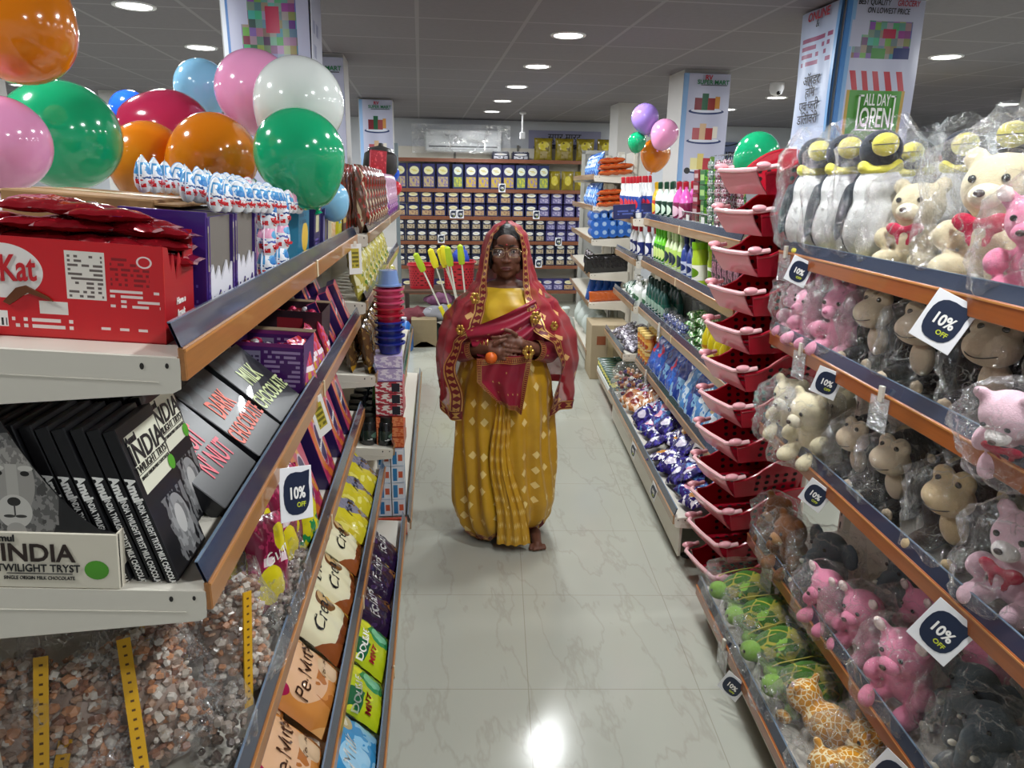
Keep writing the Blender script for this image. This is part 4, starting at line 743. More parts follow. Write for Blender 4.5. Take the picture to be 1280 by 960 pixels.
def elephant(col='5d666c'):
    b = plush(col); w = plush('e6e0d0', .04)
    body = blob([((0, .01, .07), (.064, .055, .07)), ((0, 0, .165), (.064, .06, .058)), ((0, -.065, .15), (.024, .03, .03)), ((0, -.088, .118), (.018, .018, .032)), ((0, -.098, .085), (.015, .015, .028))]+sym(((.05, -.06, .028), (.03, .055, .028)), ((.085, .012, .17), (.04, .012, .05)), ((.07, -.03, .085), (.022, .036, .03))), b)
    tusk = blob(sym(((.030, -.086, .118), (.010, .022, .010), RX(-30)))+sym(((.05, -.113, .03), (.02, .01, .02))), w)
    return [('body', body), ('tusks', tusk, 'white tusks and soles')]+eyes([(.034, -.052, .185), (-.034, -.052, .185)])
def penguin():
    d, w, y = plush('2b3038'), plush('dcdcda', .04), plush('d9cf55', .06)
    pr = [(0, 0), (.075, .005), (.098, .04), (.098, .1), (.085, .17), (.066, .235), (.056, .27), (.058, .30), (.05, .335), (.028, .36), (0, .366)]
    belly = blob([((0, -.018, .10), (.092, .085, .105)), ((0, -.008, .19), (.070, .066, .085))], w, .008)
    back = blob([((0, .035, .10), (.092, .072, .105)), ((0, .025, .19), (.072, .06, .09)), ((0, 0, .312), (.058, .056, .056))]+sym(((.088, .0, .145), (.016, .042, .085), RY(-10))), d, .008)
    col = blob([((0, -.010, .258), (.054, .052, .016))]+sym(((.040, -.012, .268), (.020, .030, .020))), y)
    beak = blob([((0, -.066, .325), (.036, .032, .032))], y); slit = MB(DARK).tube([(.033*sin(a), -.066-.0325*cos(a), .325) for a in [i*.2 for i in range(-6, 7)]], .0012, None, 6).build()
    feet = blob(sym(((.04, -.075, .014), (.034, .045, .016))), y)
    return [('belly', belly, 'white belly'), ('back_and_head', back, 'dark grey back, wings and head'), ('collar', col, 'yellow collar'), ('beak', beak, 'round yellow beak'), ('beak_line', slit), ('feet', feet, 'yellow feet')]+eyes([(.034, -.046, .335), (-.034, -.046, .335)], .006)
def turtle():
    g, l = plush('3f6a24', .2, 'shell'), plush('7da846', .1)
    shell = blob([((0, .03, .07), (.10, .12, .065)), ((0, .03, .095), (.07, .085, .06))], g, .008)
    rest = blob([((0, -.10, .075), (.045, .045, .04)), ((0, .03, .035), (.105, .12, .028))]+sym(((.085, -.06, .03), (.035, .03, .024)), ((.085, .11, .03), (.03, .03, .022))), l, .008)
    st = MB(mat('a59a3a', .5)); 
    for k in range(3): st.tube([((-.07+.07*k)+.015*sin(i*.5), .03-.11+.024*i, .07+.078*max(0, 1-((i-4.6)/5.2)**2)**.5*(1-.12*abs(k-1))) for i in range(10)], .0022, None, 6)
    return [('shell', shell, 'green patterned shell'), ('head_and_feet', rest, 'light green'), ('shell_seams', st.build())]+eyes([(.022, -.138, .09), (-.022, -.138, .09)])
def cub():
    b = plush('c88820', .2, 'net'); body = blob([((0, .02, .06), (.07, .09, .055)), ((0, -.075, .10), (.058, .052, .052))]+sym(((.045, -.07, .15), (.018, .010, .018)), ((.05, -.11, .022), (.022, .03, .02)), ((.055, .09, .022), (.024, .03, .02))), b, .007)
    return [('body', body, 'orange fur with a pale net pattern'), ('snout', blob([((0, -.12, .09), (.024, .018, .018))], plush('e8d8b4')))]+[('tag', MB(mat('e3c8c8', .5)).box(.03, -.10, .10, .034, -.09, .15).build())]+eyes([(.024, -.118, .118), (-.024, -.118, .118)])
def bagged(name, parts, rx, ry, h, cy=-.02, seeds=(1, 2), fm=None, cat='plush toy', **kw):
    return [Proto(name, None, parts+[('clear_bag', xmesh(bag_mesh(rx, ry, h, fm, s_, **kw), TR(0, cy, 0)), 'crinkled clear plastic bag')], cat) for s_ in seeds]
HZ = film(.03, gloss=.6, key='hazy_film')
MK = bagged('plush_monkey', monkey(), .105, .115, .27, -.02); MKB_ = bagged('plush_monkey', monkey('2c1d18', 'cdb48c'), .105, .115, .27, -.02, (3,))
PIG = bagged('plush_pig', bear('e58aa8', face='e58aa8', ear='pig', earcol='f0d8d4'), .11, .11, .28, -.02, (4, 5), HZ); PKB = bagged('plush_bunny', bear('e59ab4', ear='long'), .10, .10, .30, -.02, (6, 7), HZ)
CBR = bagged('plush_bear', bear('ded2b0', face='e9dfc6', ear='round'), .11, .11, .27, -.02, (8, 9), HZ); BBR = bagged('plush_bear', bear('8a5a38', face='b98a5c', ear='round'), .10, .10, .27, -.02, (10, 11), HZ)
BOWB = bagged('plush_bear', bear('ddd0ae', face='e8dcc0', ear='round', bow='c82a4c'), .12, .12, .30, -.02, (12, 13), HZ, top=.12); ELE = bagged('plush_elephant', elephant(), .12, .12, .25, -.02, (14, 15))
PEN = bagged('plush_penguin', penguin(), .125, .115, .40, -.01, (16, 17, 18), top=.4); TUR = bagged('plush_turtle', turtle(), .14, .16, .19, .0, (19, 20), HZ, top=.6); CUB = bagged('plush_cub', cub(), .12, .15, .2, 0, (21, 22), HZ, top=.6)
PWB = bagged('plush_bear', bear('e9c3cf', face='f0e8e4', ear='round', bow='b01c3c'), .11, .11, .28, -.02, (23,), HZ)
def toy(P_, S_, u, d, yaw, label, s=1.0, group=None, lean=0, roll=0, h=.004, var=0): place(P_[var % len(P_)], S_.it(u, d, h, yaw=yaw, lean=lean, roll=roll) @ SCL(s, s, s), label, group)
GPN = 'bagged plush penguins on the top right shelf'
for i, (u, d, y) in enumerate(((2.10, .13, 72), (2.28, .11, 75), (2.455, .09, 75))): toy(PEN, R1, u, d, y, 'bagged plush penguin with yellow beak, %s of the front row' % ('nearest', 'middle', 'farthest, beside the red baskets')[i], 1.04, GPN, var=i)
toy(PEN, R1, 2.03, .33, 60, 'bagged plush penguin standing behind the cream bears', 1.0, GPN, var=1); toy(PEN, R1, 1.79, .33, 35, 'bagged plush penguin whose yellow beak rises over the cream bears, nearest the camera', 1.04, GPN)
toy(PEN, R1, 2.27, .33, 50, 'bagged plush penguin in the back row behind the nearest front one', .97, GPN, var=2)
toy(BOWB, R1, 1.93, .16, 35, 'bagged cream teddy bear with a red bow beside the nearest penguin', 1.0, 'cream teddy bears with red bows'); toy(BOWB, R1, 1.64, .19, 32, 'largest bagged cream teddy bear with a red bow, beside the pink toy', 1.28, 'cream teddy bears with red bows', var=1)
toy(PIG, R1, 1.40, .13, 30, 'bagged bright pink plush toy at the right edge of the top shelf', .95, lean=10); toy(BOWB, R1, 1.28, .2, 30, 'bagged cream teddy bear behind the pink toy at the shelf end', 1.1, 'cream teddy bears with red bows')
for i, (u, d, y, s) in enumerate(((2.44, .09, 20, .85), (2.30, .07, 10, .85), (2.14, .10, 25, .95), (2.36, .24, 20, .9))): toy(PKB, R2, u, d, y, 'bagged pink plush bunny %s' % ('at the end beside the red baskets', 'second from the red baskets, at the lip', 'third from the baskets, beside the monkeys', 'behind the front pink ones')[i], s, 'bagged pink bunnies on the second shelf', lean=5, var=i)
NTH = ('closest to the pink bunnies', 'second from the pink bunnies', 'third from the bunnies, under the discount card', 'nearest the camera, at the picture edge')
for i, (u, d, y, s) in enumerate(((1.97, .15, 12, 1.0), (1.745, .15, 20, 1.0), (1.49, .17, 24, 1.05), (1.27, .2, 30, 1.0))): toy(MK, R2, u, d, y, 'bagged dark plush monkey on the second shelf, '+NTH[i], s, 'bagged monkeys on the second shelf', var=i)
for i, u in enumerate((2.0, 1.76, 1.5)): toy(MK, R2, u, .3, 5, 'bagged dark plush monkey in the back row behind the %s front monkey' % ORD[i], .9, 'bagged monkeys on the second shelf', var=i+1)
toy(PWB, R2, 1.25, .07, 25, 'bagged pink and white plush lying at the right edge of the second shelf', .8, lean=40)
for i, (u, d, y, s) in enumerate(((2.36, .08, 25, .95), (2.14, .06, 15, 1.0), (2.26, .2, 20, .9))): toy(CBR, R3, u, d, y, 'bagged cream plush bear on the third shelf, %s' % ('beside the red baskets', 'between the far cream one and the monkeys', 'behind the two front cream ones')[i], s, 'bagged cream bears on the third shelf', lean=12, var=i)
N3 = ('nearest the cream bears', 'second from the cream bears', 'third from the cream bears, largest in view')
for i, (u, d, y, s) in enumerate(((1.94, .13, 10, .88), (1.745, .14, 15, .95), (1.48, .14, 18, 1.02))): toy(MK if i < 2 else MKB_, R3, u, d, y, 'bagged brown plush monkey on the third shelf, '+N3[i], s, 'bagged monkeys on the third shelf', lean=3, var=i)
for i, u in enumerate((1.92, 1.66, 1.42)): toy(MKB_, R3, u, .29, 0, 'bagged brown plush monkey in back row of the third shelf, %s from baskets' % ORD[i], .85, 'bagged monkeys on the third shelf', var=i)
toy(PWB, R3, 1.25, .11, 20, 'bagged pink and white bear with a dark red bow on the third shelf', .95)
for i, (u, d, y, s) in enumerate(((2.42, .10, 20, .85), (2.22, .07, 10, .92))): toy(BBR, R4, u, d, y, 'bagged brown plush bear on the fourth shelf, %s' % ('beside the red baskets', 'beside the grey elephant')[i], s, 'bagged brown bears', lean=8, var=i)
for i, (u, d, y, s, l) in enumerate(((2.08, .13, 15, .95, 'between the brown bear and the pink pigs'), (1.40, .19, 20, .9, 'in front of the dark gap, nearest the pink pigs'), (1.27, .14, 20, .9, 'at the bottom corner of the picture'), (1.92, .3, 5, .9, 'in the back row of the fourth shelf'))): toy(ELE, R4, u, d, y, 'bagged grey plush elephant '+l, s, 'bagged grey elephants', var=i)
for i, (u, d, y, s, l) in enumerate(((1.89, .06, 10, .82, 'farthest, leaning out at the lip'), (1.75, .10, 20, .88, 'second, with its bag tied above it'), (1.52, .10, 22, 1.0, 'largest and nearest, in a tall bag'), (1.74, .27, 5, .85, 'behind the second one'), (1.48, .29, 0, .9, 'in the shade behind the nearest one'))): toy(PIG, R4, u, d, y, 'bagged pink plush pig on the fourth shelf, '+l, s, 'bagged pink pigs', lean=8, var=i)
for i, (u, d, y) in enumerate(((2.36, .13, 0), (2.18, .14, -8), (1.99, .13, 6), (1.81, .14, 0))): toy(TUR, R5, u, d, y, 'bagged green plush turtle on the bottom shelf, %s from the red baskets' % ORD[i], .86, 'bagged green turtles', roll=(0, 4, -4)[i % 3], var=i)
for i, (u, d, y) in enumerate(((1.66, .15, -60), (1.47, .13, 20), (1.55, .28, 10), (1.3, .15, -20))): toy(CUB, R5, u, d, y, 'bagged orange net-patterned plush on the bottom shelf, %s' % ('next to the turtles', 'below the discount card', 'behind the front pair', 'nearest the camera')[i], .95, 'bagged orange cubs', var=i)
for i, (u) in enumerate((2.25, 2.0)): toy(TUR, R5, u, .3, 0, 'bagged green plush turtle in the back row of the bottom shelf, %s one' % ('far', 'near')[i], .85, 'bagged green turtles', var=i)
for S_, P_, nm, sh in ((R1, BOWB, 'cream bear', 'top'), (R2, MK, 'dark monkey', 'second'), (R3, MKB_, 'brown monkey', 'third'), (R4, ELE, 'grey elephant', 'fourth'), (R5, CUB, 'orange cub', 'bottom')):
    for i, u in enumerate((1.05, .87)): toy(P_, S_, u, .16, 10, 'bagged plush %s at the near end of the %s right shelf, %s one' % (nm, sh, ('inner', 'outermost')[i]), .95, 'toys at the near end', var=i)
for s_, u, lb, a in ((R1, 1.43, 'white and navy 10% OFF card on the top right lip above the largest monkey', (40, -8, 22)), (R1, 2.25, 'small 10% OFF card on the top right lip under the penguins', (45, 0, 20)), (R2, 1.96, 'small navy card on the second right lip under the bunnies', (50, 0, 15)), (R3, 1.92, 'navy 10% OFF card on the third right lip above the brown bears', (45, 0, 25)), (R3, 1.24, 'large navy 10% OFF card on the third right lip above the big pink pig', (40, -10, 25)), (R4, 1.32, 'navy 10% OFF card on the fourth right lip at the bottom of the picture', (40, -8, 22)), (R5, 1.93, 'small navy 10% OFF card on the bottom right lip near the floor', (50, 0, 25))):
    hang(s_, u, lb, TAG if u < 1.6 else TAGS, *a)
for s_, u, lb in ((R1, 2.42, 'clear ticket holder on the top right lip beside the baskets'), (R2, 2.2, 'clear ticket holder hanging under the second right lip by the bunnies'), (R2, 1.68, 'clear ticket holder hanging above the third shelf monkeys'), (R4, 2.25, 'clear ticket holder hanging on the fourth right lip above the turtles'), (R5, 2.1, 'clear ticket holder on the bottom right lip beside the small card')): hang(s_, u, lb, HOLD, 10, 0, 0, group='clear ticket holders')
# ---------------------------------------------------------------- red stacking baskets in the gap
RP, RPI, HOLE = mat('b31a30', .25, coat=.4, sss=.15), mat('dd8a94', .25, coat=.4, sss=.2), mat('2a0a10', .8)
def basket():
    w, d, h = .25, .30, .172; parts = []
    def side(sg):
        out_ = [(.0, .0), (d, 0), (d, h)]+[(d-.02-(d-.07)*t, h-.10*t**2.2*1.0) for t in [i/8 for i in range(1, 8)]]+[(.03, h*.45), (-.02, h*.42)]
        mb = MB(RP); nn = len(out_); x = sg*w/2
        vs = [(x+sg*(.0 if k else -.004)+sg*.03*(p[1]/h), p[0], p[1]) for k in (0, 1) for p in out_]
        mb.add(vs, [list(range(nn)), list(range(2*nn-1, nn-1, -1))]+[[(i+1) % nn, i, nn+i, nn+(i+1) % nn] for i in range(nn)])
        hl = MB(HOLE)
        for a in range(5):
            for b in range(3):
                cx, cz = .09+a*.042, .03+b*.028; q = [(.011*cos(t), .009*sin(t)) for t in [i*pi/3 for i in range(6)]]
                for k in (-.0052, .0012): hl.add([(x+sg*k+sg*.03*((cz+e[1])/h), cx+e[0], cz+e[1]) for e in q], [list(range(6)), list(range(5, -1, -1))])
        rim = MB(RP).tube([(x+sg*.03*(p[1]/h), p[0], p[1]) for p in out_[2:]], .006, None, 8)
        return ('side_wall', mb.build(smooth=20), None, [('perforations', hl.build(smooth=0)), ('rim', rim.build())])
    parts += [side(1), side(-1)]
    fl = MB(RP); fl.box(-w/2, .0, 0, w/2, d, .006); fl.box(-w/2-.01, d-.006, 0, w/2+.01, d, h); fh = MB(HOLE)
    for a in range(5):
        for b in range(4):
            cx, cz = -w/2+.045+a*.034, .03+b*.034; q = [(.010*cos(t), .010*sin(t)) for t in [i*pi/3 for i in range(6)]]; fh.add([(cx+e[0], d-.0068, cz+e[1]) for e in q], [list(range(6))])
        for b in range(6): q = [(.010*cos(t), .010*sin(t)) for t in [i*pi/3 for i in range(6)]]; fh.add([(-w/2+.045+a*.034+e[0], .07+b*.045+e[1], .0068) for e in q], [list(range(6))])
    parts.append(('back_and_floor', fl.build(smooth=20), None, [('perforations', fh.build(smooth=0))]))
    fp = MB(RPI); n = 16
    fp.grid(lambda u, v: ((u-.5)*w*(1+.02*v), -.055*v-.006*sin(v*pi), .085*v), n, 5, 0); fp.grid(lambda u, v: ((u-.5)*w*(1+.02*v), .004-.055*v-.006*sin(v*pi), .085*v), n, 5, 0, flip=True)
    lip = MB(mat('eab8bc', .2, coat=.5)).tube([(-w/2-.025, .02, .10), (-w/2-.02, -.03, .092), (-w/2+.01, -.060, .086), (0, -.062, .084), (w/2-.01, -.060, .086), (w/2+.02, -.03, .092), (w/2+.025, .02, .10)], .009, None, 8)
    nub = [('stacking_lug', MB(mat('e3a0a8', .25, coat=.4)).ell((sg*(w/2+.018), -.035, .10), (.016, .03, .014), None, 12, 8).build()) for sg in (-1, 1)]
    parts.append(('front_panel', fp.build(), 'pink ribbed low front', [('front_lip', lip.build(), 'pale glossy lip')]+nub))
    return Proto('stacking_basket', None, parts, 'basket')
BSK = basket()
for i in range(12): place(BSK, FR.M(2.71, .115, .045+.1485*i) @ RZ(14), 'red and pink plastic stacking basket, %s from the floor in the tall stack' % ordn(i), 'stacked red baskets')
# ---------------------------------------------------------------- middle right shelves: bottles, soap, detergent
BW = [(0, 0), (.038, 0), (.042, .006), (.042, .12), (.036, .16), (.02, .19), (.014, .20), (.014, .22)]
CAPS = [(.016, .205), (.018, .21), (.018, .245), (.012, .25), (0, .25)]
def lab(col, l1, l2, a=.15, b=.6): return prt(col, [('r', 0, a, 1, b, l1), ('e', .5, (a+b)/2, .18, (b-a)*.32, l2), ('t', .25, a+.02, .75, a+.1, 2, 20, 'f0f0f0')], .22, coat=.5)
TOILET = bottle('cleaner_bottle', [(0, 0), (.036, 0), (.038, .01), (.038, .14), (.03, .17), (.018, .19), (.022, .22), (.012, .25)], lab('e8ecee', '2348a0', 'd02a3a'), [(.014, .24), (.018, .245), (.016, .285), (.008, .29), (0, .29)], mat('c01f30', .3), 1, .7)
YEL = bottle('soap_bottle', BW, lab('dcae1e', 'c83a1c', 'f0d040'), CAPS, mat('d8a818', .3), 1.1, .8)
WGR = bottle('soap_bottle', BW, lab('dff0e4', '123a2c', 'd8f0dc'), CAPS, mat('14452f', .3), 1.15, .85)
PNK = bottle('soap_bottle', BW, lab('e05ab4', '7a1f4a', 'f0c8dc'), CAPS, mat('a81c2e', .3), 1.35, .95)
WRD = bottle('cleaner_bottle', BW, lab('eceef0', '1d2a6c', 'e8e8ee'), CAPS, mat('b81e34', .3), .85, .75)
LIM = bottle('liquid_bottle', BW, lab('6fd022', '2c7a18', 'd8f090', .2, .7), CAPS, mat('58b81c', .3), .85, .75)
PAL = bottle('liquid_bottle', BW, lab('d8e8b8', 'b8d86a', '2a3a4a', .2, .7), CAPS, mat('c2dca0', .3), .9, .75)
BLU_ = bottle('liquid_bottle', BW, lab('28408c', 'c8d0e8', '20306a', .2, .5), CAPS, mat('1c2c5c', .3), .9, .8)
LCN = bottle('cleaner_can', [(0, 0), (.042, 0), (.044, .01), (.044, .15), (.040, .16), (.04, .2)], lab('a8c430', 'e8e8d8', '5a8a1c', .2, .6), [(.043, .2), (.044, .205), (.044, .235), (0, .24)], mat('7ab414', .3))
TEAL = bottle('liquid_bottle', BW, lab('12423c', '1c5a4e', '9ab8a8', .2, .6), CAPS, mat('0e2e2a', .3), .9, .8)
YLW = bottle('oil_bottle', [(0, 0), (.034, 0), (.037, .01), (.037, .06), (.033, .07), (.037, .08), (.034, .13), (.02, .16), (.014, .18)], lab('d2c21c', 'c8861c', 'f0e870', .1, .5), [(.016, .175), (.018, .18), (.018, .2), (0, .205)], mat('e8dc9a', .3))
JAR = bottle('snack_jar', [(0, 0), (.032, 0), (.035, .008), (.035, .08), (.03, .09), (.03, .1)], lab('c8823a', 'e0b050', 'b04a20', .1, .7), [(.033, .095), (.034, .1), (.034, .118), (0, .12)], mat('e8c878', .3))
DSP = bottle('pump_bottle', [(0, 0), (.035, 0), (.037, .01), (.037, .11), (.03, .13), (.014, .14), (.014, .15)], lab('e8ecea', 'd8e4da', '3a6a4a'), [(.014, .15), (.014, .165), (.006, .168), (.006, .2), (.02, .2), (.02, .212), (0, .214)], mat('f2f2f0', .3))
WIRE = mat('c8ccd0', .25, metal=.8)
def wire_basket(w, d, h):
    mb = MB(WIRE); r = .0022
    for z in (0, h*.5, h): mb.tube([(-w/2, 0, z), (w/2, 0, z), (w/2, d, z), (-w/2, d, z), (-w/2, 0, z)], r*(1.6 if z == h else 1), None, 5)
    for i in range(9): x = -w/2+w*i/8; mb.tube([(x, 0, h), (x, 0, 0), (x, d, 0), (x, d, h)], r*.7, None, 4)
    return Proto('wire_basket', mb.build(), [('price_plate', MB(mat('d8d8d4', .4)).box(-.03, -.004, h*.4, .03, -.002, h*.4+.04).build())], 'basket')
def line(P_, S_, us, d, label, group, depth=1, dd=.085, h=.002, yaw=0, lean=0, jit=5, var=None, roll=0):
    """a file of goods along a shelf, each labelled by its place in the file"""
    n = len(us)
    for r_ in range(depth):
        for i, u in enumerate(us):
            q = P_[(i+r_) % len(P_)] if isinstance(P_, list) else P_
            w = ('' if n == 1 else ', %s along' % ordn(i)) + ('' if depth == 1 else ', %s row' % ('front', 'second', 'third')[r_])
            place(q, S_.it(u, d+r_*dd+rr.uniform(-.006, .006), h, yaw=yaw+rr.uniform(-jit, jit), lean=lean, roll=roll), label+w, group)
def seq(a, b, n): return [round(a+(b-a)*i/max(1, n-1), 3) for i in range(n)]
line(STRP := None, B1, [], 0, '', '') if False else None
line(PNK, B1, [4.12, 4.29], .06, 'pink liquid soap bottle with red cap on the top detergent shelf', 'pink soap bottles', 2)
line(WGR, B1, [4.46, 4.62, 4.78], .06, 'white and green soap bottle with dark cap, top detergent shelf', 'white and green soap bottles', 2)
line(YEL, B1, [4.94], .06, 'yellow soap bottle with red label at the far end of the top detergent shelf', None)
rbx = carton('soap_carton', .09, .16, .06, prt('7a1f2a', [('r', .1, .3, .9, .7, 'b8a0a0'), ('r', 1.1, .2, 1.9, .8, 'b85a5a')], .35), parts=[('end_flap', MB(mat('5a1820', .4)).box(-.045, -.001, 0, .045, 0, .004).build())])
gbx = carton('soap_carton', .09, .16, .075, prt('2f6a3a', [('r', .1, .3, .9, .7, '9ac070'), ('n', 1, 0, 2, 1, 5, .5, '6fa82c')], .35), parts=[('end_flap', MB(mat('1c4a24', .4)).box(-.045, -.001, 0, .045, 0, .004).build())])
for i in range(5): place(rbx, B1.it(3.98-.01*i, .07, .002+.062*i, yaw=rr.uniform(-5, 5)), 'dark red soap carton in the stack beside the pink bottles, %s from the bottom' % ORD[i], 'stacked red soap cartons')
for i in range(4): place(gbx, B1.it(3.78, .06, .002+.077*i, yaw=rr.uniform(-5, 5)), 'green soap carton in the stack beside the red cartons, %s from the bottom' % ORD[i], 'stacked green soap cartons')
for i in range(3): place(gbx, B1.it(3.64, .07, .002+.077*i, yaw=rr.uniform(-5, 5)), 'green soap carton in the second stack before the sachet strips, %s from the bottom' % ORD[i], 'stacked green soap cartons')
place(wire_basket(.34, .2, .09), B1.it(3.95, .03, .001), 'low wire basket around the red soap cartons'); place(wire_basket(.3, .2, .09), B1.it(3.64, .03, .001), 'low wire basket around the green soap cartons'); place(wire_basket(.3, .2, .09), B1.it(3.3, .03, .001), 'low wire basket under the shiny sachet strips')
def sachet(c1, c2, n=8):
    mb = MB(prt(c1, [('n', 0, 0, 1, 1, 5, .52, c2), ('r', 0, .46, 1, .54, 'e8e8ea')], .12, metal=.5, coat=.5)); w, h = .075, .042
    for k in range(n):
        f = pouch_y(w, h, .022, k, .004); mb.X = TR(0, 0, k*h)
        mb.grid(lambda u, v: ((u-.5)*w, f((u-.5)*w, v*h), v*h), 6, 5, 0); mb.grid(lambda u, v: ((u-.5)*w, -f((u-.5)*w, v*h), v*h), 6, 5, 0, flip=True)
    return Proto('sachet_strip', mb.build(smooth=30), [('hanging_hook', MB(WIRE).tube([(0, 0, n*h), (0, 0, n*h+.02), (0, .03, n*h+.024)], .002, None, 5).build())], 'sachet strip')
S1, S2 = sachet('6a8a7a', 'c8d4cc'), sachet('9a5a6c', 'e0ccd4')
for i in range(3): place(S1, B1.it(3.52-.0*i, .03+.05*i, .01), 'shiny green and silver sachet strip above the wire basket, %s from the aisle' % ORD[i], 'green sachet strips')
for i in range(4): place(S2, B1.it(3.40-.10*(i % 2), .03+.05*(i//2), .01), 'shiny pink and silver sachet strip beside the red baskets, %s in the %s row' % (('first', 'second')[i % 2], ('front', 'back')[i//2]), 'pink sachet strips')
place(S2, B1.it(3.12, .05, .01), 'shiny pink and silver sachet strip nearest the red baskets', 'pink sachet strips'); ybx = carton('noodle_pack', .12, .08, .10, prt('c8a84a', [('n', 0, 0, 1, 1, 5, .5, 'e8d89a')], .35), parts=[('top_seal', MB(mat('a88a3a', .4)).box(-.06, .035, .1, .06, .045, .108).build())])
for i in range(3): place(ybx, B1.it(3.14, .16, .002+.102*i), 'yellow pack in the stack behind the red basket tops, %s from the bottom' % ORD[i], 'yellow packs')
line(WRD, B2, seq(4.82, 5.02, 2), .05, 'white cleaner bottle with red cap on the second detergent shelf', 'white cleaner bottles')
line(WRD, G2, seq(5.22, 5.5, 3), .05, 'white cleaner bottle with red cap just beyond the second detergent shelf', 'white cleaner bottles beyond')
line(LIM, B2, seq(4.5, 4.74, 4), .05, 'lime green liquid bottle on the second detergent shelf', 'lime green bottles', 2); line(PAL, B2, seq(4.08, 4.4, 4), .05, 'pale green liquid bottle on the second detergent shelf', 'pale green bottles', 2)
line(BLU_, B2, seq(3.86, 3.98, 2), .05, 'dark blue liquid bottle on the second detergent shelf', 'dark blue bottles', 2); line(LCN, B2, [3.70], .06, 'lime green cleaner can with white band on the second detergent shelf', None); line(LCN, B2, [3.56], .1, 'lime green cleaner can farther in on the second detergent shelf', None)
dkb = carton('hair_dye_carton', .075, .06, .085, prt('3a2430', [('n', 0, 0, 1, 1, 6, .5, 'b87a90'), ('r', .2, .1, .8, .3, '1c1418')], .35), parts=[('lid_flap', MB(mat('2a1a22', .4)).box(-.037, -.001, .08, .037, 0, .085).build())])
for i in range(5):
    for j in range(3): place(dkb, B2.it(3.06+.085*i, .04, .002+.087*j), 'small dark and pink carton near the baskets, %s in the %s layer' % (ORD[i], ORD[j]), 'dark pink cartons on the second detergent shelf')
tl = pouch('sponge_packet', .13, .05, .05, prt('14463c', [('n', 0, 0, 1, 1, 4, .5, '2a6a58'), ('t', .1, .2, .9, .8, 2, 8, '8ab0a0')], .2, coat=.4), wr=.005)
line(DSP, B3, [5.0], .05, 'white pump soap bottle at the far end of the third detergent shelf', None); line(DSP, G3, [5.2, 5.3], .06, 'white pump soap bottle beyond the third detergent shelf', 'pump bottles')
line(TEAL, B3, seq(4.4, 4.9, 6), .05, 'dark teal liquid bottle on the third detergent shelf', 'dark teal bottles', 2)
clr = Proto('clear_tub', MB(film(.12, gloss=.4, key='tub_film')).lathe([(0, 0), (.05, 0), (.055, .2), (.0, .2)], 16).build(), [('tub_contents', MB(mat('6f746c', .5, vary=.3, vscale=40)).lathe([(0, .004), (.047, .004), (.051, .17), (0, .17)], 14).build())], 'tub')
line(clr, B3, seq(4.1, 4.9, 6), .23, 'clear tub with greyish contents at the back of the third detergent shelf', 'clear tubs')
bd = Proto('bead_bag', bag_mesh(.055, .04, .12, FILM2, 31, top=.5), [('bead_filling', scatter_lumps(90, lambda q: (q.uniform(-.04, .04), q.uniform(-.03, .03), q.uniform(.008, .08)), .009, [mat('2a3f8a', .4), mat('d8dce8', .4), mat('5a6aa8', .4)], 3))], 'bag')
line(bd, B3, seq(3.95, 4.3, 4), .05, 'small clear bag of blue and white beads on the third detergent shelf', 'bags of blue beads')
grp = pouch('noodle_packet', .14, .10, .04, prt('4a8a3a', [('n', 0, 0, 1, 1, 5, .52, 'c8d4b0'), ('t', .1, .3, .9, .7, 2, 8, '1c5a24')], .2, coat=.4), wr=.006)
for i in range(7):
    for j in range(2): place(grp, B3.it(3.62+.2*j, .05+.02*(i % 2), .004+.026*i, lean=-82, yaw=rr.uniform(-8, 8)), 'green and white packet in the %s stack, third detergent shelf, %s from bottom' % (('near', 'far')[j], ORD[i]), 'flat green packets')
line(YLW, B3, seq(3.12, 3.42, 4), .05, 'yellow ridged bottle beside the baskets, third detergent shelf', 'yellow bottles', 2); line(YLW, B3, seq(3.14, 3.4, 3), .07, 'yellow ridged bottle standing on top of the lower yellow ones', 'upper yellow bottles', h=.2) if False else None
for i, u in enumerate(seq(4.74, 5.0, 4)):
    for j in range(2):
        for k_ in range(2): place(JAR, B4.it(u, .04+.08*j, .002+.122*k_), 'golden snack jar on the fourth detergent shelf, %s along, %s layer, %s row' % (ORD[i], ORD[k_], ('front', 'back')[j]), 'golden jars')
def det(c, a, b, e, seed, txt=None): return pouch('detergent_bag', .22, .30, .10, prt(c, [('n', 0, 0, 1, .5, 3, .5, a), ('e', .4, .62, .26, .16, b), ('n', 0, .5, 1, 1, 4, .56, e)], .18, coat=.5), [(txt, 0, .2, .05, WH, {'bold': .03, 'shear': .2})] if txt else [], seed=seed, wr=.014, cat='detergent bag')
DB = [det('1c4aa8', '2f6ac8', 'd83a5a', '4a8ad8', 1), det('1c3f96', '86b8e0', '10307a', '2a5ab8', 2), det('4a86c4', 'c8dcec', 'e8eef4', '8ab4dc', 3), det('7aa8d4', 'e0e8f0', 'c8a878', 'b8d0e8', 4)]
for i, u in enumerate(seq(3.1, 4.64, 10)): place(DB[(0, 3, 2, 1, 2, 1, 0, 1, 0, 0)[::-1][9-i] if False else (3, 3, 2, 1, 2, 1, 0, 1, 0, 0)[i]], B4.it(u, .03, 0, lean=-28, yaw=rr.uniform(-8, 8)), 'blue detergent bag leaning on the fourth detergent shelf, %s from the baskets' % ORD[i], 'leaning detergent bags')
for i, u in enumerate(seq(3.2, 4.6, 7)): place(DB[i % 2], B4.it(u, .17, .02, lean=-20), 'dark blue detergent bag in back row of fourth detergent shelf, %s from baskets' % ORD[i], 'back row detergent bags')
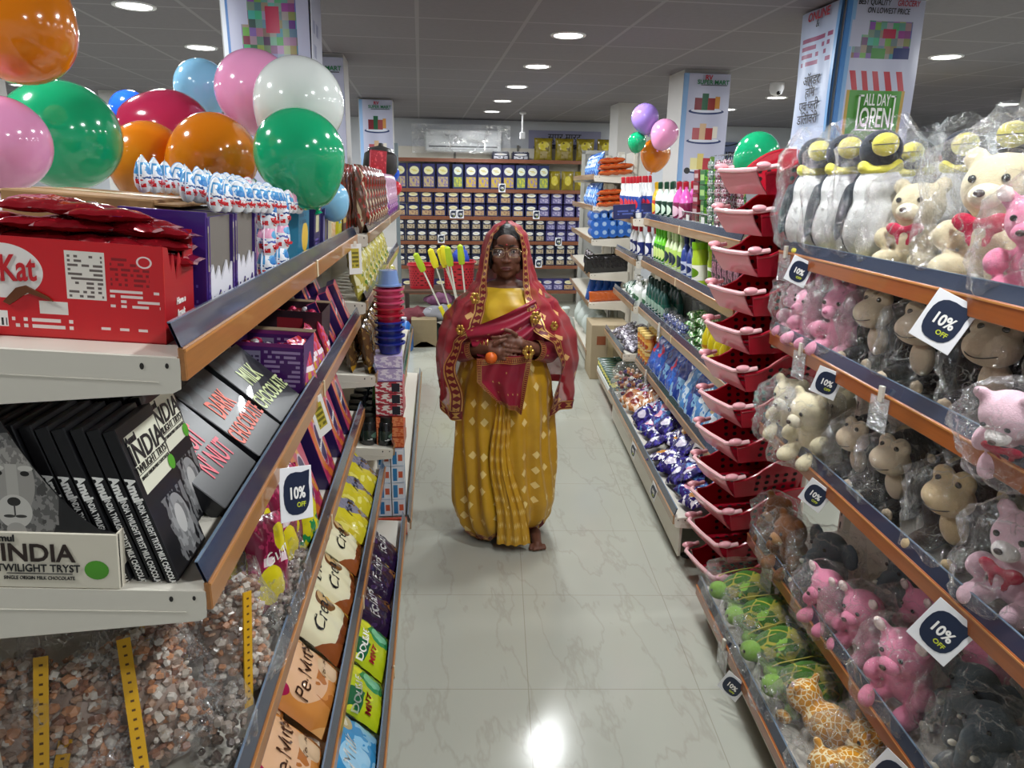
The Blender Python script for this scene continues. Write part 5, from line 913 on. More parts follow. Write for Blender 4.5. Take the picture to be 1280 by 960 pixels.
VP = [pouch('wafer_packet', .15, .14, .05, prt(c, [('n', 0, 0, 1, 1, 4, .52, a), ('e', .5, .5, .25, .2, b)], .18, coat=.5), wr=.010, seed=i, cat='snack packet') for i, (c, a, b) in enumerate((('221a5c', '3a2f96', 'd8d0e0'), ('2a1c66', 'e8e4ec', 'c88a3a'), ('3a2a7c', '5a8ac8', 'e8a0b8'), ('b87a4a', 'e8dcc8', '7a2a1c'), ('c8ccd8', 'a8305a', '3a2a6a')))]
for i in range(42):
    u = 3.0+1.75*(i % 14)/13; r_ = i//14; v_ = (1, 2, 0, 0, 0, 1, 0, 0, 2, 0, 4, 3, 3, 4)[i % 14]
    place(VP[v_], B5.it(u+rr.uniform(-.03, .03), .06+.075*r_+rr.uniform(-.015, .015), .03+.035*r_, yaw=rr.uniform(-50, 50), lean=-60+rr.uniform(-15, 15), roll=rr.uniform(-30, 30)), 'crinkled %s wafer packet, bottom detergent shelf, %s from the baskets, %s row' % (('dark blue', 'violet and white', 'purple', 'tan', 'white and pink')[v_], ordn(i % 14), ('front', 'middle', 'back')[r_]), 'tumbled wafer packets')
place(Proto('clear_goods_bag', bag_mesh(.16, .12, .26, FILM2, 44, top=.3), [('mixed_packets', scatter_lumps(90, lambda q: (q.uniform(-.12, .12), q.uniform(-.09, .09), q.uniform(.02, .17)), .022, [mat('b8703a', .3), mat('e0dcd8', .3), mat('7a2a34', .3), mat('3a2a6c', .3), mat('c89a6a', .3)], 7), 'mixed small packets')], 'bag of goods'), B5.it(4.88, .13, .01), 'large clear bag of mixed small packets at the far end of the bottom detergent shelf')
hang(B5, 3.9, 'pale yellow price card on the low detergent lip', TAGS, 10, 0, 20); hang(B5, 3.3, 'white price card on the low detergent lip nearest the baskets', TAGS, 10, 0, 25); hang(B4, 3.2, 'white price card on the fourth detergent lip', TAGS, 40, 0, 20); hang(B3, 4.3, 'clear ticket holder on the third detergent lip', HOLD, 0); hang(B4, 4.6, 'clear ticket holder on the fourth detergent lip', HOLD, 0)
# far right units
line(TOILET, G1, seq(5.22, 5.9, 7), .05, 'blue and white cleaner bottle beyond the detergent shelves', 'red-capped cleaner bottles', 2); place(carton('navy_carton', .3, .1, .1, prt('1c2456', [('t', .1, .3, .9, .7, 2, 14, '4a5aa0')], .4), parts=[('lid_flap', MB(mat('141a40', .4)).box(-.15, -.001, .095, .15, 0, .1).build())]), G1.it(5.2, .02, 0, yaw=80), 'navy carton at the near end of the shelf with the red-capped bottles')
gw = pouch('cloth_packet', .2, .12, .05, prt('c8d4ca', [('d', 1, 1, .3, .5, '2a5a40'), ('d', 1, 1, .8, 1.0, '2a5a40'), ('d', 1, 1, 1.3, 1.5, '2a5a40')], .25, coat=.3), wr=.008); gp = pouch('incense_packet', .2, .1, .04, prt('4a444e', [('n', 0, 0, 1, 1, 4, .5, '8a8490'), ('t', .1, .3, .9, .7, 2, 8, 'c8c0cc')], .25, coat=.3), wr=.006)
for i in range(12): place(gw, G3.it(5.3+.1*(i % 6), .05+.08*(i//6), .01+.02*(i % 3), lean=-70, yaw=rr.uniform(-20, 20)), 'green and white striped packet beyond the third detergent shelf, %s in the %s row' % (ORD[i % 6], ('front', 'back')[i//6]), 'striped packets')
for i in range(18): place(gp, G4.it(5.25+.13*(i % 6), .05+.09*(i//6), .01+.015*(i % 4), lean=-72, yaw=rr.uniform(-30, 30)), 'grey incense packet in the loose pile beyond the jars, %s in the %s row' % (ORD[i % 6], ORD[i//6]), 'grey incense packets')
ty = pouch('tea_packet', .16, .15, .04, prt('1c4030', [('r', 0, .55, 1, .8, 'c8c05a'), ('n', 0, 0, 1, .5, 5, .5, '3a6a4a')], .25, coat=.3), wr=.006)
for i in range(10):
    for j in range(2): place(ty, G5.it(5.22+.085*i, .07+.14*j, .004, yaw=80, lean=-38), 'dark green packet with yellow band in the low tray, %s in the %s file' % (ORD[i], ('aisle', 'inner')[j]), 'green packets in the low tray')
tr = MB(mat('e3e3e0', .4), mat('b5432a', .4)); a_ = G5; 
tr.box(-6.05, -.01, .0, -5.16, .0, .05, 0, .004); tr.box(-5.17, -.01, 0, -5.16, .3, .05, 0, .002)
place(Proto('low_tray_edge', tr.build(), [('red_end_board', MB(mat('b5432a', .4)).box(-5.165, 0, -.09, -5.155, .25, -.012).build(), 'red end board')], 'tray'), a_.fr.M(0, a_.w0, a_.z), 'white tray edge with a red end board around the green packets')
bp = pouch('salt_packet', .16, .22, .07, prt('2a5fb8', [('n', 0, 0, 1, 1, 4, .5, '7aa8e0'), ('e', .5, .5, .2, .2, 'dde6f2')], .2, coat=.4), wr=.01); op = pouch('biscuit_packet', .17, .10, .05, prt('c8602a', [('r', .1, .35, .9, .65, 'e8b07a'), ('n', 0, 0, 1, 1, 5, .56, 'a83a1c')], .2, coat=.4), wr=.006)
rl = Proto('blue_roll', MB(mat('2a66c0', .3, coat=.4), mat('9ab8dc', .4)).lathe([(0, 0), (.05, 0), (.052, .01), (.052, .12), (.05, .13), (0, .13)], 16).build(), [('core_ring', MB(mat('9ab8dc', .4)).lathe([(.0, .131), (.02, .131), (0, .1315)], 12).build())], 'roll')
bk_ = pouch('black_packet', .14, .16, .05, prt('1c1a1c', [('r', 0, .12, 1, .3, '3a2a7a'), ('r', 0, 0, 1, .12, 'c8b83a'), ('n', 0, .4, 1, 1, 6, .54, 'b8b0b8')], .2, coat=.4), wr=.006)
for S_, nm in ((H1, 'top'), (H2, 'second')):
    for i in range(6): place(bp, S_.it(6.75+.14*i, .04, 0, lean=-20, yaw=rr.uniform(-10, 10)), 'blue packet on the %s far shelf, %s from the near end' % (nm, ORD[i]), 'blue packets on the far shelves')
    for i in range(16): place(op, S_.it(6.62+.05*(i % 2), .13+.07*((i//2) % 3), .004+.052*(i//6), lean=-80, yaw=-90+rr.uniform(-8, 8)), 'orange biscuit packet stacked at the near end of the %s far shelf, %s one' % (nm, ordn(i)), 'orange packets on the far shelves')
for i in range(5):
    for j in range(3):
        for k_ in range(2): place(rl, H3.it(6.62+.11*k_, .05+.075*i, .06+.075*j, ) @ RY(90) @ TR(0, 0, -.06), 'bright blue roll on the third far shelf, %s across, %s layer, %s file' % (ORD[i], ORD[j], ('front', 'back')[k_]), 'bright blue rolls')
for i in range(9):
    for j in range(2): place(bk_, H4.it(6.62+.16*j, .04+.04*i, .0, yaw=-90+rr.uniform(-6, 6), lean=-12), 'black packet with yellow base on the fourth far shelf, %s across in the %s row' % (ORD[i], ('front', 'second')[j]), 'black packets')
for i in range(4): place(bp, H5.it(6.8, .05+.07*i, 0, yaw=-50, lean=-20), 'dark blue packet on the lowest far shelf, %s across' % ORD[i], 'blue packets on the lowest far shelf')
sk_ = Proto('rice_sack', MB(mat('c4ccc6', .5, bump=.5, bscale=14)).ell((0, 0, .15), (.15, .12, .15), None, 20, 14, dsp=lambda p: .22*nz(p.x*9+4, p.y*9, p.z*8)).build(), [('tied_neck', MB(mat('b4bcb6', .5)).lathe([(.03, .27), (.018, .30), (.04, .34), (.03, .35)], 12).build())], 'sack')
for i in range(4): place(sk_, H6.it(6.78+.34*i, .16, .0, yaw=30*i), 'pale sack on the bottom far shelf, %s from the near end' % ORD[i], 'pale sacks')
for i in range(3): place(bk_, H4.it(6.95+.2*i, .05, 0, lean=-12), 'black packet facing the aisle on the fourth far shelf, %s along' % ORD[i], 'black packets facing the aisle')
for i in range(5): place(op, H5.it(6.62, .1+.05*i, .0, yaw=-90), 'orange biscuit packet on the lowest far shelf, %s across' % ORD[i], 'orange packets on the lowest far shelf')
cbm = mat('a8977a', .8, vary=.1, vscale=12)
place(Proto('cardboard_carton', MB(cbm).box(0, 0, 0, .34, .4, .5, None, .004).build(), [('packing_tape', MB(mat('c2b08a', .3)).box(.15, -.001, 0, .2, 0, .5).build()), ('printed_mark', MB(mat('8a4a2a', .6)).box(.05, -.0015, .32, .13, -.0005, .4).build())], 'carton'), TR(1.50, 6.2, 0) @ RZ(-6), 'tall beige cardboard carton on the floor below the far right shelves')
place(Proto('white_sack', MB(mat('c9d2cc', .5, bump=.5, bscale=14)).ell((0, 0, .22), (.13, .15, .24), None, 20, 14, dsp=lambda p: .25*nz(p.x*9, p.y*9, p.z*7)).build(), [('tied_neck', MB(mat('c9d2cc', .5)).lathe([(.03, .42), (.02, .45), (.05, .52), (.04, .53)], 12).build())], 'sack'), TR(1.36, 6.7, 0) @ SCL(.9, .9, 1.1), 'white plastic sack on the floor by the far right shelves')
# ---------------------------------------------------------------- second left unit
brp = pouch('braided_snack_packet', .10, .30, .06, prt('5a3a2a', [('d', 3, 1, .3, .5, 'a8987a'), ('d', 3, 1, 1.0, 1.2, '3a2418'), ('d', 3, 1, 1.7, 1.9, 'c8b89a'), ('n', 0, 0, 1, 1, 6, .56, '8a2a20')], .2, coat=.5), wr=.016)
bpk = pouch('braided_snack_packet', .10, .28, .06, prt('b890a8', [('d', 3, 1, .3, .5, 'e8e0e4'), ('d', 3, 1, 1.3, 1.5, 'e8e0e4'), ('n', 0, 0, 1, .4, 6, .5, '7a3a8a')], .2, coat=.5), wr=.014)
for i in range(8): place(brp, K1.it(3.42+.17*i, .03, .0, yaw=-20, lean=-8), 'brown twisted snack packet on the top shelf of the second left unit, %s along' % ORD[i], 'brown snack packets')
for i in range(6): place(brp, K1.it(3.36+.12*i, .14, .0, yaw=-60, lean=-8), 'brown twisted snack packet in the back row of the second left unit, %s along' % ORD[i], 'brown snack packets')
for i in range(6): place(bpk, K1.it(4.82+.17*i, .02, 0, yaw=-20, lean=-8), 'pink and white snack packet on the second left unit, %s along' % ORD[i], 'pink snack packets')
ylp = pouch('snack_bag', .17, .24, .07, prt('b0a648', [('n', 0, 0, 1, 1, 4, .52, 'e0dcb0'), ('n', .2, 0, 1, .6, 5, .58, '5a7a2a')], .2, coat=.5), wr=.014)
brw = pouch('brown_snack_bag', .12, .22, .06, prt('5a4028', [('n', 0, 0, 1, 1, 5, .55, '8a6a3a'), ('r', 0, 0, 1, .14, 'b88a2a')], .2, coat=.5), wr=.012)
line(ylp, K2, seq(3.38, 4.9, 8), .03, 'pale yellow snack bag on the second shelf of the second left unit', 'yellow snack bags', lean=-14)
line(brw, K3, seq(3.36, 4.6, 9), .03, 'brown snack bag with golden base on the second left unit', 'brown snack bags', 2, lean=-12)
line(ylp, K3, seq(4.8, 5.8, 5), .03, 'yellow snack bag far along the middle shelf of the second left unit', 'far yellow snack bags', lean=-14)
GRB = bottle('green_bottle', BW, lab('24703a', '5aa04a', 'c8e0b0', .2, .7), CAPS, mat('1c5a2a', .3), .9, .8); DKJ = bottle('dark_jar', [(0, 0), (.036, 0), (.038, .01), (.038, .11), (.03, .12)], lab('15171a', '24302c', '5a7a6a', .2, .6), [(.034, .115), (.035, .12), (.035, .14), (0, .142)], mat('0c0e10', .3))
line(DKJ, K4, seq(3.34, 4.3, 10), .04, 'black jar on the lower shelf of the second left unit', 'black jars', 3); 
for i in range(5): place(GRB, K4.it(3.38+.1*i, .03+.06*(i % 2), .145), 'green bottle standing on the black jars, %s along' % ORD[i], 'green bottles on the jars')
# goods tower at the end of that unit
def tower(): 
    x, y = -.165, 3.43; bw = prt('d8dce4', [('r', .1, .1, .45, .9, '2f7ab0'), ('r', .55, .3, .9, .7, 'c85a3a'), ('r', .1, 1, .9, 2, 'b8c8dc'), ('r', 1.1, .1, 1.6, .9, '2f7ab0')], .35)
    c = carton('toothpaste_carton', .062, .2, .085, bw, parts=[('end_flap', MB(mat('b8c4d4', .4)).box(-.031, -.001, 0, .031, 0, .004).build())])
    for i in range(4):
        for j in range(2): place(c, TR(x-.035+.066*j, y-.13, .115+.087*i), 'blue and white carton low at the second left unit, %s layer, %s' % (ORD[i], ('inner', 'aisle side')[j]), 'blue and white cartons')
    oc = carton('orange_carton', .13, .16, .05, prt('c8562a', [('n', 0, 0, 1, 1, 5, .5, 'e08a5a')], .35), parts=[('end_flap', MB(mat('a8401c', .4)).box(-.065, -.001, 0, .065, 0, .004).build())])
    for i in range(3): place(oc, TR(x, y-.11, .465+.052*i) @ RZ(rr.uniform(-4, 4)), 'orange carton above the blue and white cartons, %s from the bottom' % ORD[i], 'orange cartons')
    rc = carton('red_white_carton', .13, .15, .055, prt('b83a4a', [('n', 0, 0, 1, 1, 4, .5, 'e8e0dc'), ('r', .6, .1, .9, .9, '1c1c2c')], .35), parts=[('end_flap', MB(mat('8a2030', .4)).box(-.065, -.001, 0, .065, 0, .004).build())])
    for i in range(3): place(rc, TR(x, y-.10, .622+.057*i) @ RZ(rr.uniform(-4, 4)), 'red and white carton in the tower of goods, %s from the bottom' % ORD[i], 'red and white cartons')
    lc = carton('lilac_pack', .13, .15, .06, prt('b8a8d0', [('n', 0, 0, 1, 1, 4, .5, 'e8e0f0')], .35), parts=[('end_flap', MB(mat('8a7ab0', .4)).box(-.065, -.001, 0, .065, 0, .004).build())])
    for i in range(2): place(lc, TR(x, y-.10, .795+.062*i), 'lilac pack under the plastic tubs, %s from the bottom' % ORD[i], 'lilac packs')
    def tub(col, r, h): return Proto('plastic_tub', MB(mat(col, .25, coat=.5)).lathe([(0, 0), (r*.8, 0), (r, h), (r+.006, h), (r+.006, h-.006), (r*.9, h-.008), (r*.74, .008), (0, .008)], 24, cap=False).build(), [('rim', MB(mat(col, .25, coat=.5)).lathe([(r, h-.008), (r+.01, h-.006), (r+.01, h+.002), (r, h+.003)], 24, cap=False).build())], 'tub')
    z = .92
    for nm, col, n, h, st in (('dark blue', '20308a', 4, .05, .034), ('red', 'b8223a', 2, .05, .032), ('pink', 'cc4a70', 3, .045, .03)):
        for i in range(n): place(tub(col, .062, h), TR(x+.01, y-.03, z), '%s plastic tub in the nested stack, %s from the bottom of its colour' % (nm, ORD[i]), 'nested plastic tubs'); z += st
    place(tub('7a98cc', .052, .07), TR(x+.01, y-.03, z+.10) @ RX(180), 'light blue plastic pot upside down on top of the tub stack')
tower()
place(Proto('red_base_board', MB(mat('b5432a', .4)).box(-.31, 3.245, .035, -.095, 3.262, .125, None, .002).box(-.112, 3.262, .035, -.095, 3.8, .085, None, .002).build(), [('levelling_foot', MB(mat('1d1c1c', .6)).lathe([(.024, 0), (.026, .006), (.012, .012), (.010, .035)], 14, 0, (-.13, 3.25, 0)).build())], 'base board'), TR(0, 0, 0), 'orange-red base board at the floor end of the second left unit')
# ---------------------------------------------------------------- back wall shelving and its packs
WX0, WX1, WY = -.42, 3.2, 10.32; parts = []; levels = (2.03, 1.63, 1.26, .92, .58, .22)
WDL = wood('8a5238')
for z in levels:
    bd_ = MB(CREAM); bd_.box(WX0, WY, z-.02, WX1, WY+.38, z); parts.append(('shelf', bd_.build(), None, [('lip_strip', MB(WDL).box(WX0, WY-.006, z-.045, WX1, WY, z+.004, 0, .002).build(), 'wood-brown front strip')]))
parts.append(('back_panel', MB(CREAM).box(WX0, WY+.385, 0, WX1, WY+.395, 2.2).build()))
for x in (WX0, WX0+.9, WX0+1.8, WX0+2.7, WX1-.03): parts.append(('upright_post', MB(DKST).box(x, WY+.36, 0, x+.03, WY+.39, 2.24).build()))
place(Proto('wall_shelf_unit', None, parts, 'shelving'), TR(0, 0, 0), 'long wall shelving with brown lips on the back wall behind the person')
def dpack(c, face, a, b, w, h, d=.12):
    m = prt(c, [('e', .5, .74, .40, .17, face), ('r', .08, .06, .92, .48, a), ('n', .1, .08, .9, .46, 5, .52, b), ('t', .25, .7, .75, .8, 2, 8, 'c8b23a')], .3, coat=.3)
    return Proto('cereal_pack', MB(m).box(-w/2, 0, 0, w/2, d, h, None, .008).build(), [('top_fold', MB(m).box(-w/2+.01, d*.4, h, w/2-.01, d*.6, h+.012).build())], 'food pack')
NV = '232458'
PT = [dpack(NV, 'dcd9a8', 'b8a478', '7a6a9a', .175, .33), dpack(NV, 'e0e0d0', 'c4a83a', '8a7aa8', .17, .33), dpack('1f2350', 'e4e4d8', 'b8ad98', 'c8a05a', .165, .165), dpack('1f2350', 'ded6b0', 'b89a72', '8a6a5a', .165, .165), dpack('3a3466', 'c8c4d4', '7a74a0', 'b8b0c8', .16, .165), dpack('20243f', 'e0e0dc', 'b8a98a', '6a5a50', .14, .15), dpack('383464', 'c4c0d0', '6f6a98', 'a8a4c0', .14, .15)]
TALLM = dpack('24305a', 'd8e0d0', '8a9a5a', 'c8c43a', .15, .33); YBAG = pouch('flour_bag', .26, .30, .12, prt('8a7a1c', [('e', .5, .65, .3, .2, 'c8b83a'), ('r', .3, .1, .7, .4, '9a8a5a'), ('n', 0, 0, 1, 1, 3, .6, '6a5a14')], .25, coat=.4), wr=.02); YBS = pouch('flour_bag', .17, .26, .09, prt('8a7a1c', [('e', .5, .5, .3, .25, 'c8b83a')], .25, coat=.4), wr=.014)
GW = 'packs on the back wall'
def wall_row(level, xs, P_fn, layers, lh, nm, step=0):
    for k_ in range(layers):
        for i, x in enumerate(xs):
            P_, kind = P_fn(i, x); place(P_, TR(x, WY+.02, levels[level]+.001+k_*lh), '%s food pack, %s wall shelf, %s from the left%s' % (kind, nm, ordn(i), '' if layers == 1 else (', lower layer', ', upper layer')[k_]), GW, parts=False)
wall_row(1, [-.27+.195*i for i in range(4)]+[.52]+[.70+.175*i for i in range(4)]+[1.40, 1.56, 1.72], lambda i, x: (TALLM, 'green and navy tall') if i in (4, 9, 11) else (PT[0 if i < 4 else 1], 'large navy and cream' if i < 4 else 'large navy and gold'), 1, 0, 'top')
for i in range(5): place(YBS, TR(1.88+.19*i, WY+.09, levels[1]), 'small olive yellow flour bag on the top back wall shelf, %s from the left' % ORD[i], 'small flour bags', parts=False)
wall_row(2, [-.28+.183*i for i in range(18)], lambda i, x: (PT[3], 'navy and tan') if i < 9 else (PT[2], 'navy and cream') if i < 11 else (PT[4], 'violet and grey'), 2, .175, 'second')
wall_row(3, [-.29+.152*i for i in range(22)], lambda i, x: (PT[5], 'small navy and cream') if i < 14 else (PT[6], 'small violet'), 2, .158, 'third')
wall_row(5, [-.2+.155*i for i in range(20)], lambda i, x: (PT[4], 'violet and grey') if i % 3 else (PT[3], 'navy and tan'), 1, .175, 'lowest')
wall_row(4, [-.29+.152*i for i in range(22)], lambda i, x: (PT[5], 'small navy and yellow'), 2, .155, 'fourth')
for i in range(4): place(YBAG, TR(1.72+.30*i, WY+.14, levels[0]+.002), 'large olive yellow flour bag on top of the wall shelving, %s from the left' % ORD[i], 'large flour bags')
for i in range(2): place(dpack('24263a', 'e0e0e6', 'd8d8e0', '24263a', .24, .10), TR(1.12+.28*i, WY+.1, levels[0]+.002), 'dark box with white label on top of the wall shelving, %s one' % ('left-side', 'right-side')[i], 'dark boxes on the wall shelving')
for i, (x, z) in enumerate(((.45, 1.30), (1.13, 1.66), (1.62, 1.3), (.28, .96), (1.02, .97), (1.95, .93), (1.67, .62), (.55, 1.3))): place(TAG, TR(x, WY-.012, z+.05), 'navy and white discount card on the wall shelving, %s one counted from the top left' % ORD[i], 'cards on the wall shelving')
# air conditioner wrapped in film, camera, sign on the wall
ac = MB(mat('dfe2e4', .35, coat=.3)); ac.box(0, 0, 0, 1.05, .2, .29, None, .02); sl = MB(mat('3a3d42', .5)).box(.05, -.004, .055, 1.0, .0, .075).box(.1, -.003, .03, .95, 0, .035)
place(Proto('wall_air_conditioner', ac.build(), [('outlet_slot', sl.build(), 'dark outlet slot'), ('side_cover', MB(mat('e6e8ea', .4)).box(1.0, -.003, .0, 1.05, .2, .29, None, .004).build())], 'air conditioner'), TR(.08, 10.5, 2.13), 'white air conditioner on the back wall wrapped behind clear plastic')
sh = MB(film(.10, gloss=.9, scale=7, key='dust_sheet')); sh.grid(lambda u, v: (u*1.35, -.02+.05*nz(u*4, v*3)+.03*abs(nz(u*9, v*7, 2)), v*.38), 26, 12)
single('dust_sheet', sh, 'crumpled clear plastic sheet hanging over the air conditioner', 'plastic sheet', M=TR(-.1, 10.42, 2.1), smooth=30)
cm = MB(mat('d8d8da', .4)); cm.lathe([(.04, 0), (.045, -.02), (.03, -.03)], 16).tube([(0, 0, -.03), (0, 0, -.24)], .012).box(-.03, -.03, -.32, .03, .03, -.24, None, .005)
place(Proto('ceiling_camera', cm.build(), [('lens', MB(mat('101014', .1, coat=1)).lathe([(.0, 0), (.018, .002), (.018, .01)], 14).build())], 'camera'), TR(1.28, 9.4, CEIL), 'small white security camera on a stem below the ceiling near the back wall')
sg = MB(prt('8a8aa6', [('r', 0, 0, 1, .06, '6a6a88')], .4)).box(0, 0, 0, 1.05, .01, .33)
place(Proto('wall_sign', sg.build(), [('lettering', xmesh(text_mesh('सुपर मार्ट', .13, BLK, bold=.01), TR(.52, -.002, .24))), ('lettering', xmesh(text_mesh('आपका स्वागत है', .12, BLK, bold=.01), TR(.45, -.002, .1)))], 'sign'), TR(1.55, 10.72, 2.12), 'grey wall sign with two lines of dark script over the flour bags')
cs = MB(mat('dcdce0', .35)); cs.lathe([(0, 0), (.06, 0), (.06, -.05), (.045, -.09), (0, -.11)], 18)
place(Proto('dome_camera', cs.build(), [('lens', MB(mat('18181c', .1)).ell((0, -.04, -.08), (.02, .015, .02), None, 10, 8).build())], 'camera'), TR(3.05, 6.3, CEIL), 'white dome camera on the ceiling between the two right columns')
place(Proto('wall_sign', MB(mat('6a7496', .5)).box(0, 0, 0, 1.3, .01, .5).build(), [('lettering', xmesh(text_mesh('UPTO', .16, BLK, bold=.02), TR(.62, -.002, .3))), ('lettering', xmesh(text_mesh('50% OFF', .13, BLK, bold=.02), TR(.62, -.002, .12))), ('cloud_outline', MB(BLK).tube([(.62+.38*cos(a)*(1+.06*sin(6*a)), -.004, .3+.17*sin(a)*(1+.1*sin(6*a))) for a in [i*pi/20 for i in range(41)]], .008, None, 6).build())], 'sign'), TR(4.0, 10.7, 1.85), 'blue-grey UPTO discount sign with cloud outline on the back wall')
place(Proto('printed_poster', MB(prt('8a8c98', [('c', .3, .1, 1, .9, 6, 2)], .5)).box(0, 0, 0, 1.6, .01, .55).build(), [('lettering', xmesh(text_mesh('10AM-10PM', .13, BLK, bold=.03), TR(.42, -.002, .3)))], 'poster'), TR(4.9, 8.3, 1.6) @ RZ(-15), 'grey poster with large dark letters beyond the bagged bears')
place(Proto('poster_stand', MB(DKST).box(0, .02, 0, .04, .06, 2.15).box(1.5, .02, 0, 1.54, .06, 2.15).build(), [('foot_bar', MB(DKST).box(-.02, -.15, 0, .06, .2, .03).box(1.48, -.15, 0, 1.56, .2, .03).build())], 'stand'), TR(4.9, 8.3, 0) @ RZ(-15), 'grey stand holding the poster beyond the bagged bears')
# next aisle on the right, seen over the shelf tops
FJ = Frame('L', 3.55, .11)
J = gondola(FJ, 4.6, 8.2, [(1.72, 0), (1.35, 0), (1.0, 0), (.6, 0), (.15, -.1)], 'cream shelving in the next aisle to the right behind the second column', WOODF, top=1.9)
bxs = [carton('stock_carton', .22, .2, .19, prt(c, [('n', 0, 0, 1, 1, 4, .54, a), ('t', .1, .2, .9, .6, 2, 8, b)], .4), parts=[('lid_flap', MB(mat(c, .5)).box(-.11, -.001, .18, .11, 0, .19).build())]) for c, a, b in (('c8b86a', 'e0d49a', '8a7a3a'), ('1c3460', '2a4a80', '8aa0c8'), ('a87a4a', 'c8a070', '6a4a2a'), ('4a6a9a', '7a9ac8', 'dde4f0'))]
for i in range(12):
    c_ = (1, 3, 0, 0, 2, 1, 3, 1, 2, 0, 1, 3)[i]; place(bxs[c_], J[0].it(4.8+.28*i, .08, 0), '%s stock carton on the top shelf of the next aisle, %s along' % (('yellow', 'navy', 'brown', 'light blue')[c_], ORD[i]), 'cartons in the next aisle')
# left far: red rack over the second unit
place(Proto('red_hanging_pack', MB(prt('a81c28', [('n', 0, 0, 1, 1, 5, .58, 'd84a50')], .3, coat=.4)).box(-.1, 0, 0, .1, .05, .34, None, .006).build(), [('dark_cap', MB(mat('241c1c', .5)).box(-.09, .005, .34, .09, .045, .36).build())], 'display pack'), K1.it(5.35, .12, .262, yaw=-60) @ SCL(.6, .6, .5), 'red display pack standing above the brown snack packets')
place(Proto('pot_display', MB(mat('2a2826', .4, coat=.3)).lathe([(0, 0), (.1, 0), (.13, .05), (.12, .16), (.09, .18), (0, .18)], 20).build(), [('pot_lid', MB(mat('3a3836', .3, coat=.4)).lathe([(.1, .18), (.09, .2), (.02, .22), (.015, .24), (0, .24)], 20).build())], 'cooking pot'), K1.it(5.75, .14, .26), 'dark cooking pot on top of the second left unit')
place(Proto('pack_riser', MB(cbm).box(-.35, 0, 0, .35, .26, .26, None, .003).build(), [('tape', MB(mat('c2b08a', .3)).box(-.35, .1, .26, .35, .15, .261).build())], 'carton'), K1.it(5.6, .06, 0), 'brown carton under the pot and red pack on the second left unit')
# ---------------------------------------------------------------- on the floor by the back
def crate(w, d, h, col, nm='plastic_basket', taper=.85):
    m = mat(col, .35, coat=.3); hm = mat('101a14' if col[0] != 'b' else '3a0a10', .8); mb = MB(m); hl = MB(hm); n = 32
    def P(a, z, k=1.0): 
        e = .6; s_ = (taper+(1-taper)*z/h)*k; c, d_ = cos(a), sin(a); return (w/2*s_*abs(c)**e*(1 if c > 0 else -1), d/2*s_*abs(d_)**e*(1 if d_ > 0 else -1), z)
    mb.grid(lambda u, v: P(u*2*pi, v*h), n, 6, 0, cu=True); mb.grid(lambda u, v: P(u*2*pi, v*h, .96), n, 6, 0, cu=True, flip=True); mb.add([P(i/n*2*pi, .002) for i in range(n)], [list(range(n))], 0)
    for r_ in range(7):
        for i in range(24):
            a = (i+.5*(r_ % 2))/24*2*pi; z = h*(.16+.1*r_); q = [(P(a+da, z+dz, 1.008)) for da, dz in ((-.07, 0), (0, -h*.03), (.07, 0), (0, h*.03))]; hl.add(q, [(0, 1, 2, 3)])
    rm = MB(m).tube([P(i/n*2*pi, h, 1.03) for i in range(n+1)], .012, None, 8, cap=False)
    return Proto(nm, mb.build(), [('perforations', hl.build(smooth=0)), ('rim', rm.build())], 'basket')
place(crate(.34, .34, .42, '1f7a3e', 'laundry_basket'), TR(.50, 7.7, 0), 'green perforated plastic basket holding the mops')
mo = [mat('a8c020', .6), mat('e0d020', .6), mat('d8d4c8', .4)]
for i, (dx, ry, rx) in enumerate(((-.08, -24, 6), (-.03, -18, 4), (.0, -10, 8), (.03, -14, -2), (.06, -6, 5), (.1, -20, -5))):
    hd = MB(mo[i % 2]).lathe([(0, .86), (.03, .87), (.038, .93), (.03, 1.06), (0, 1.08)], 12, 0, dsp if False else (0, 0, 0)); st = MB(mo[2]).tube([(0, 0, .0), (0, 0, .88)], .009, None, 8); gr = MB(mo[1]).tube([(0, 0, .3), (0, 0, .45)], .022, None, 10)
    place(Proto('floor_mop', st.build(), [('mop_head', hd.build(), ('lime green', 'yellow')[i % 2]+' head'), ('grip', gr.build(), 'yellow grip')], 'mop'), TR(.45+dx, 7.68, .03) @ RY(ry) @ RX(rx), 'long mop with %s head leaning in the green basket, %s from the left' % (('lime green', 'yellow')[i % 2], ORD[i]), 'mops in the green basket')
place(Proto('low_table', MB(mat('5a4436', .5)).box(-.45, -.25, .52, .45, .25, .55, None, .004).build(), [('leg', MB(mat('3a2c24', .5)).box(x-.02, y-.02, 0, x+.02, y+.02, .52).build()) for x in (-.42, .42) for y in (-.22, .22)], 'table'), TR(.25, 8.3, 0), 'low dark table behind the green basket, piled with goods')
place(crate(.36, .30, .30, 'b81c2c', 'plastic_basket', .9), TR(.42, 8.25, .552), 'red perforated plastic basket behind the mops'); place(crate(.30, .28, .26, 'b81c2c', 'plastic_basket', .9), TR(-.0, 8.3, .552), 'red perforated plastic basket half hidden behind the mop heads')
place(Proto('blue_bag', MB(mat('2a4ab8', .4, bump=.4, bscale=20)).ell((0, 0, .08), (.1, .08, .1), None, 16, 10, dsp=lambda p: .3*nz(p.x*14, p.y*14, p.z*12)).build(), [('knot', MB(mat('2a4ab8', .4)).ell((.02, 0, .18), (.02, .02, .03), None, 8, 6).build())], 'bag'), TR(.45, 8.22, .82), 'crumpled blue bag on top of the red basket')
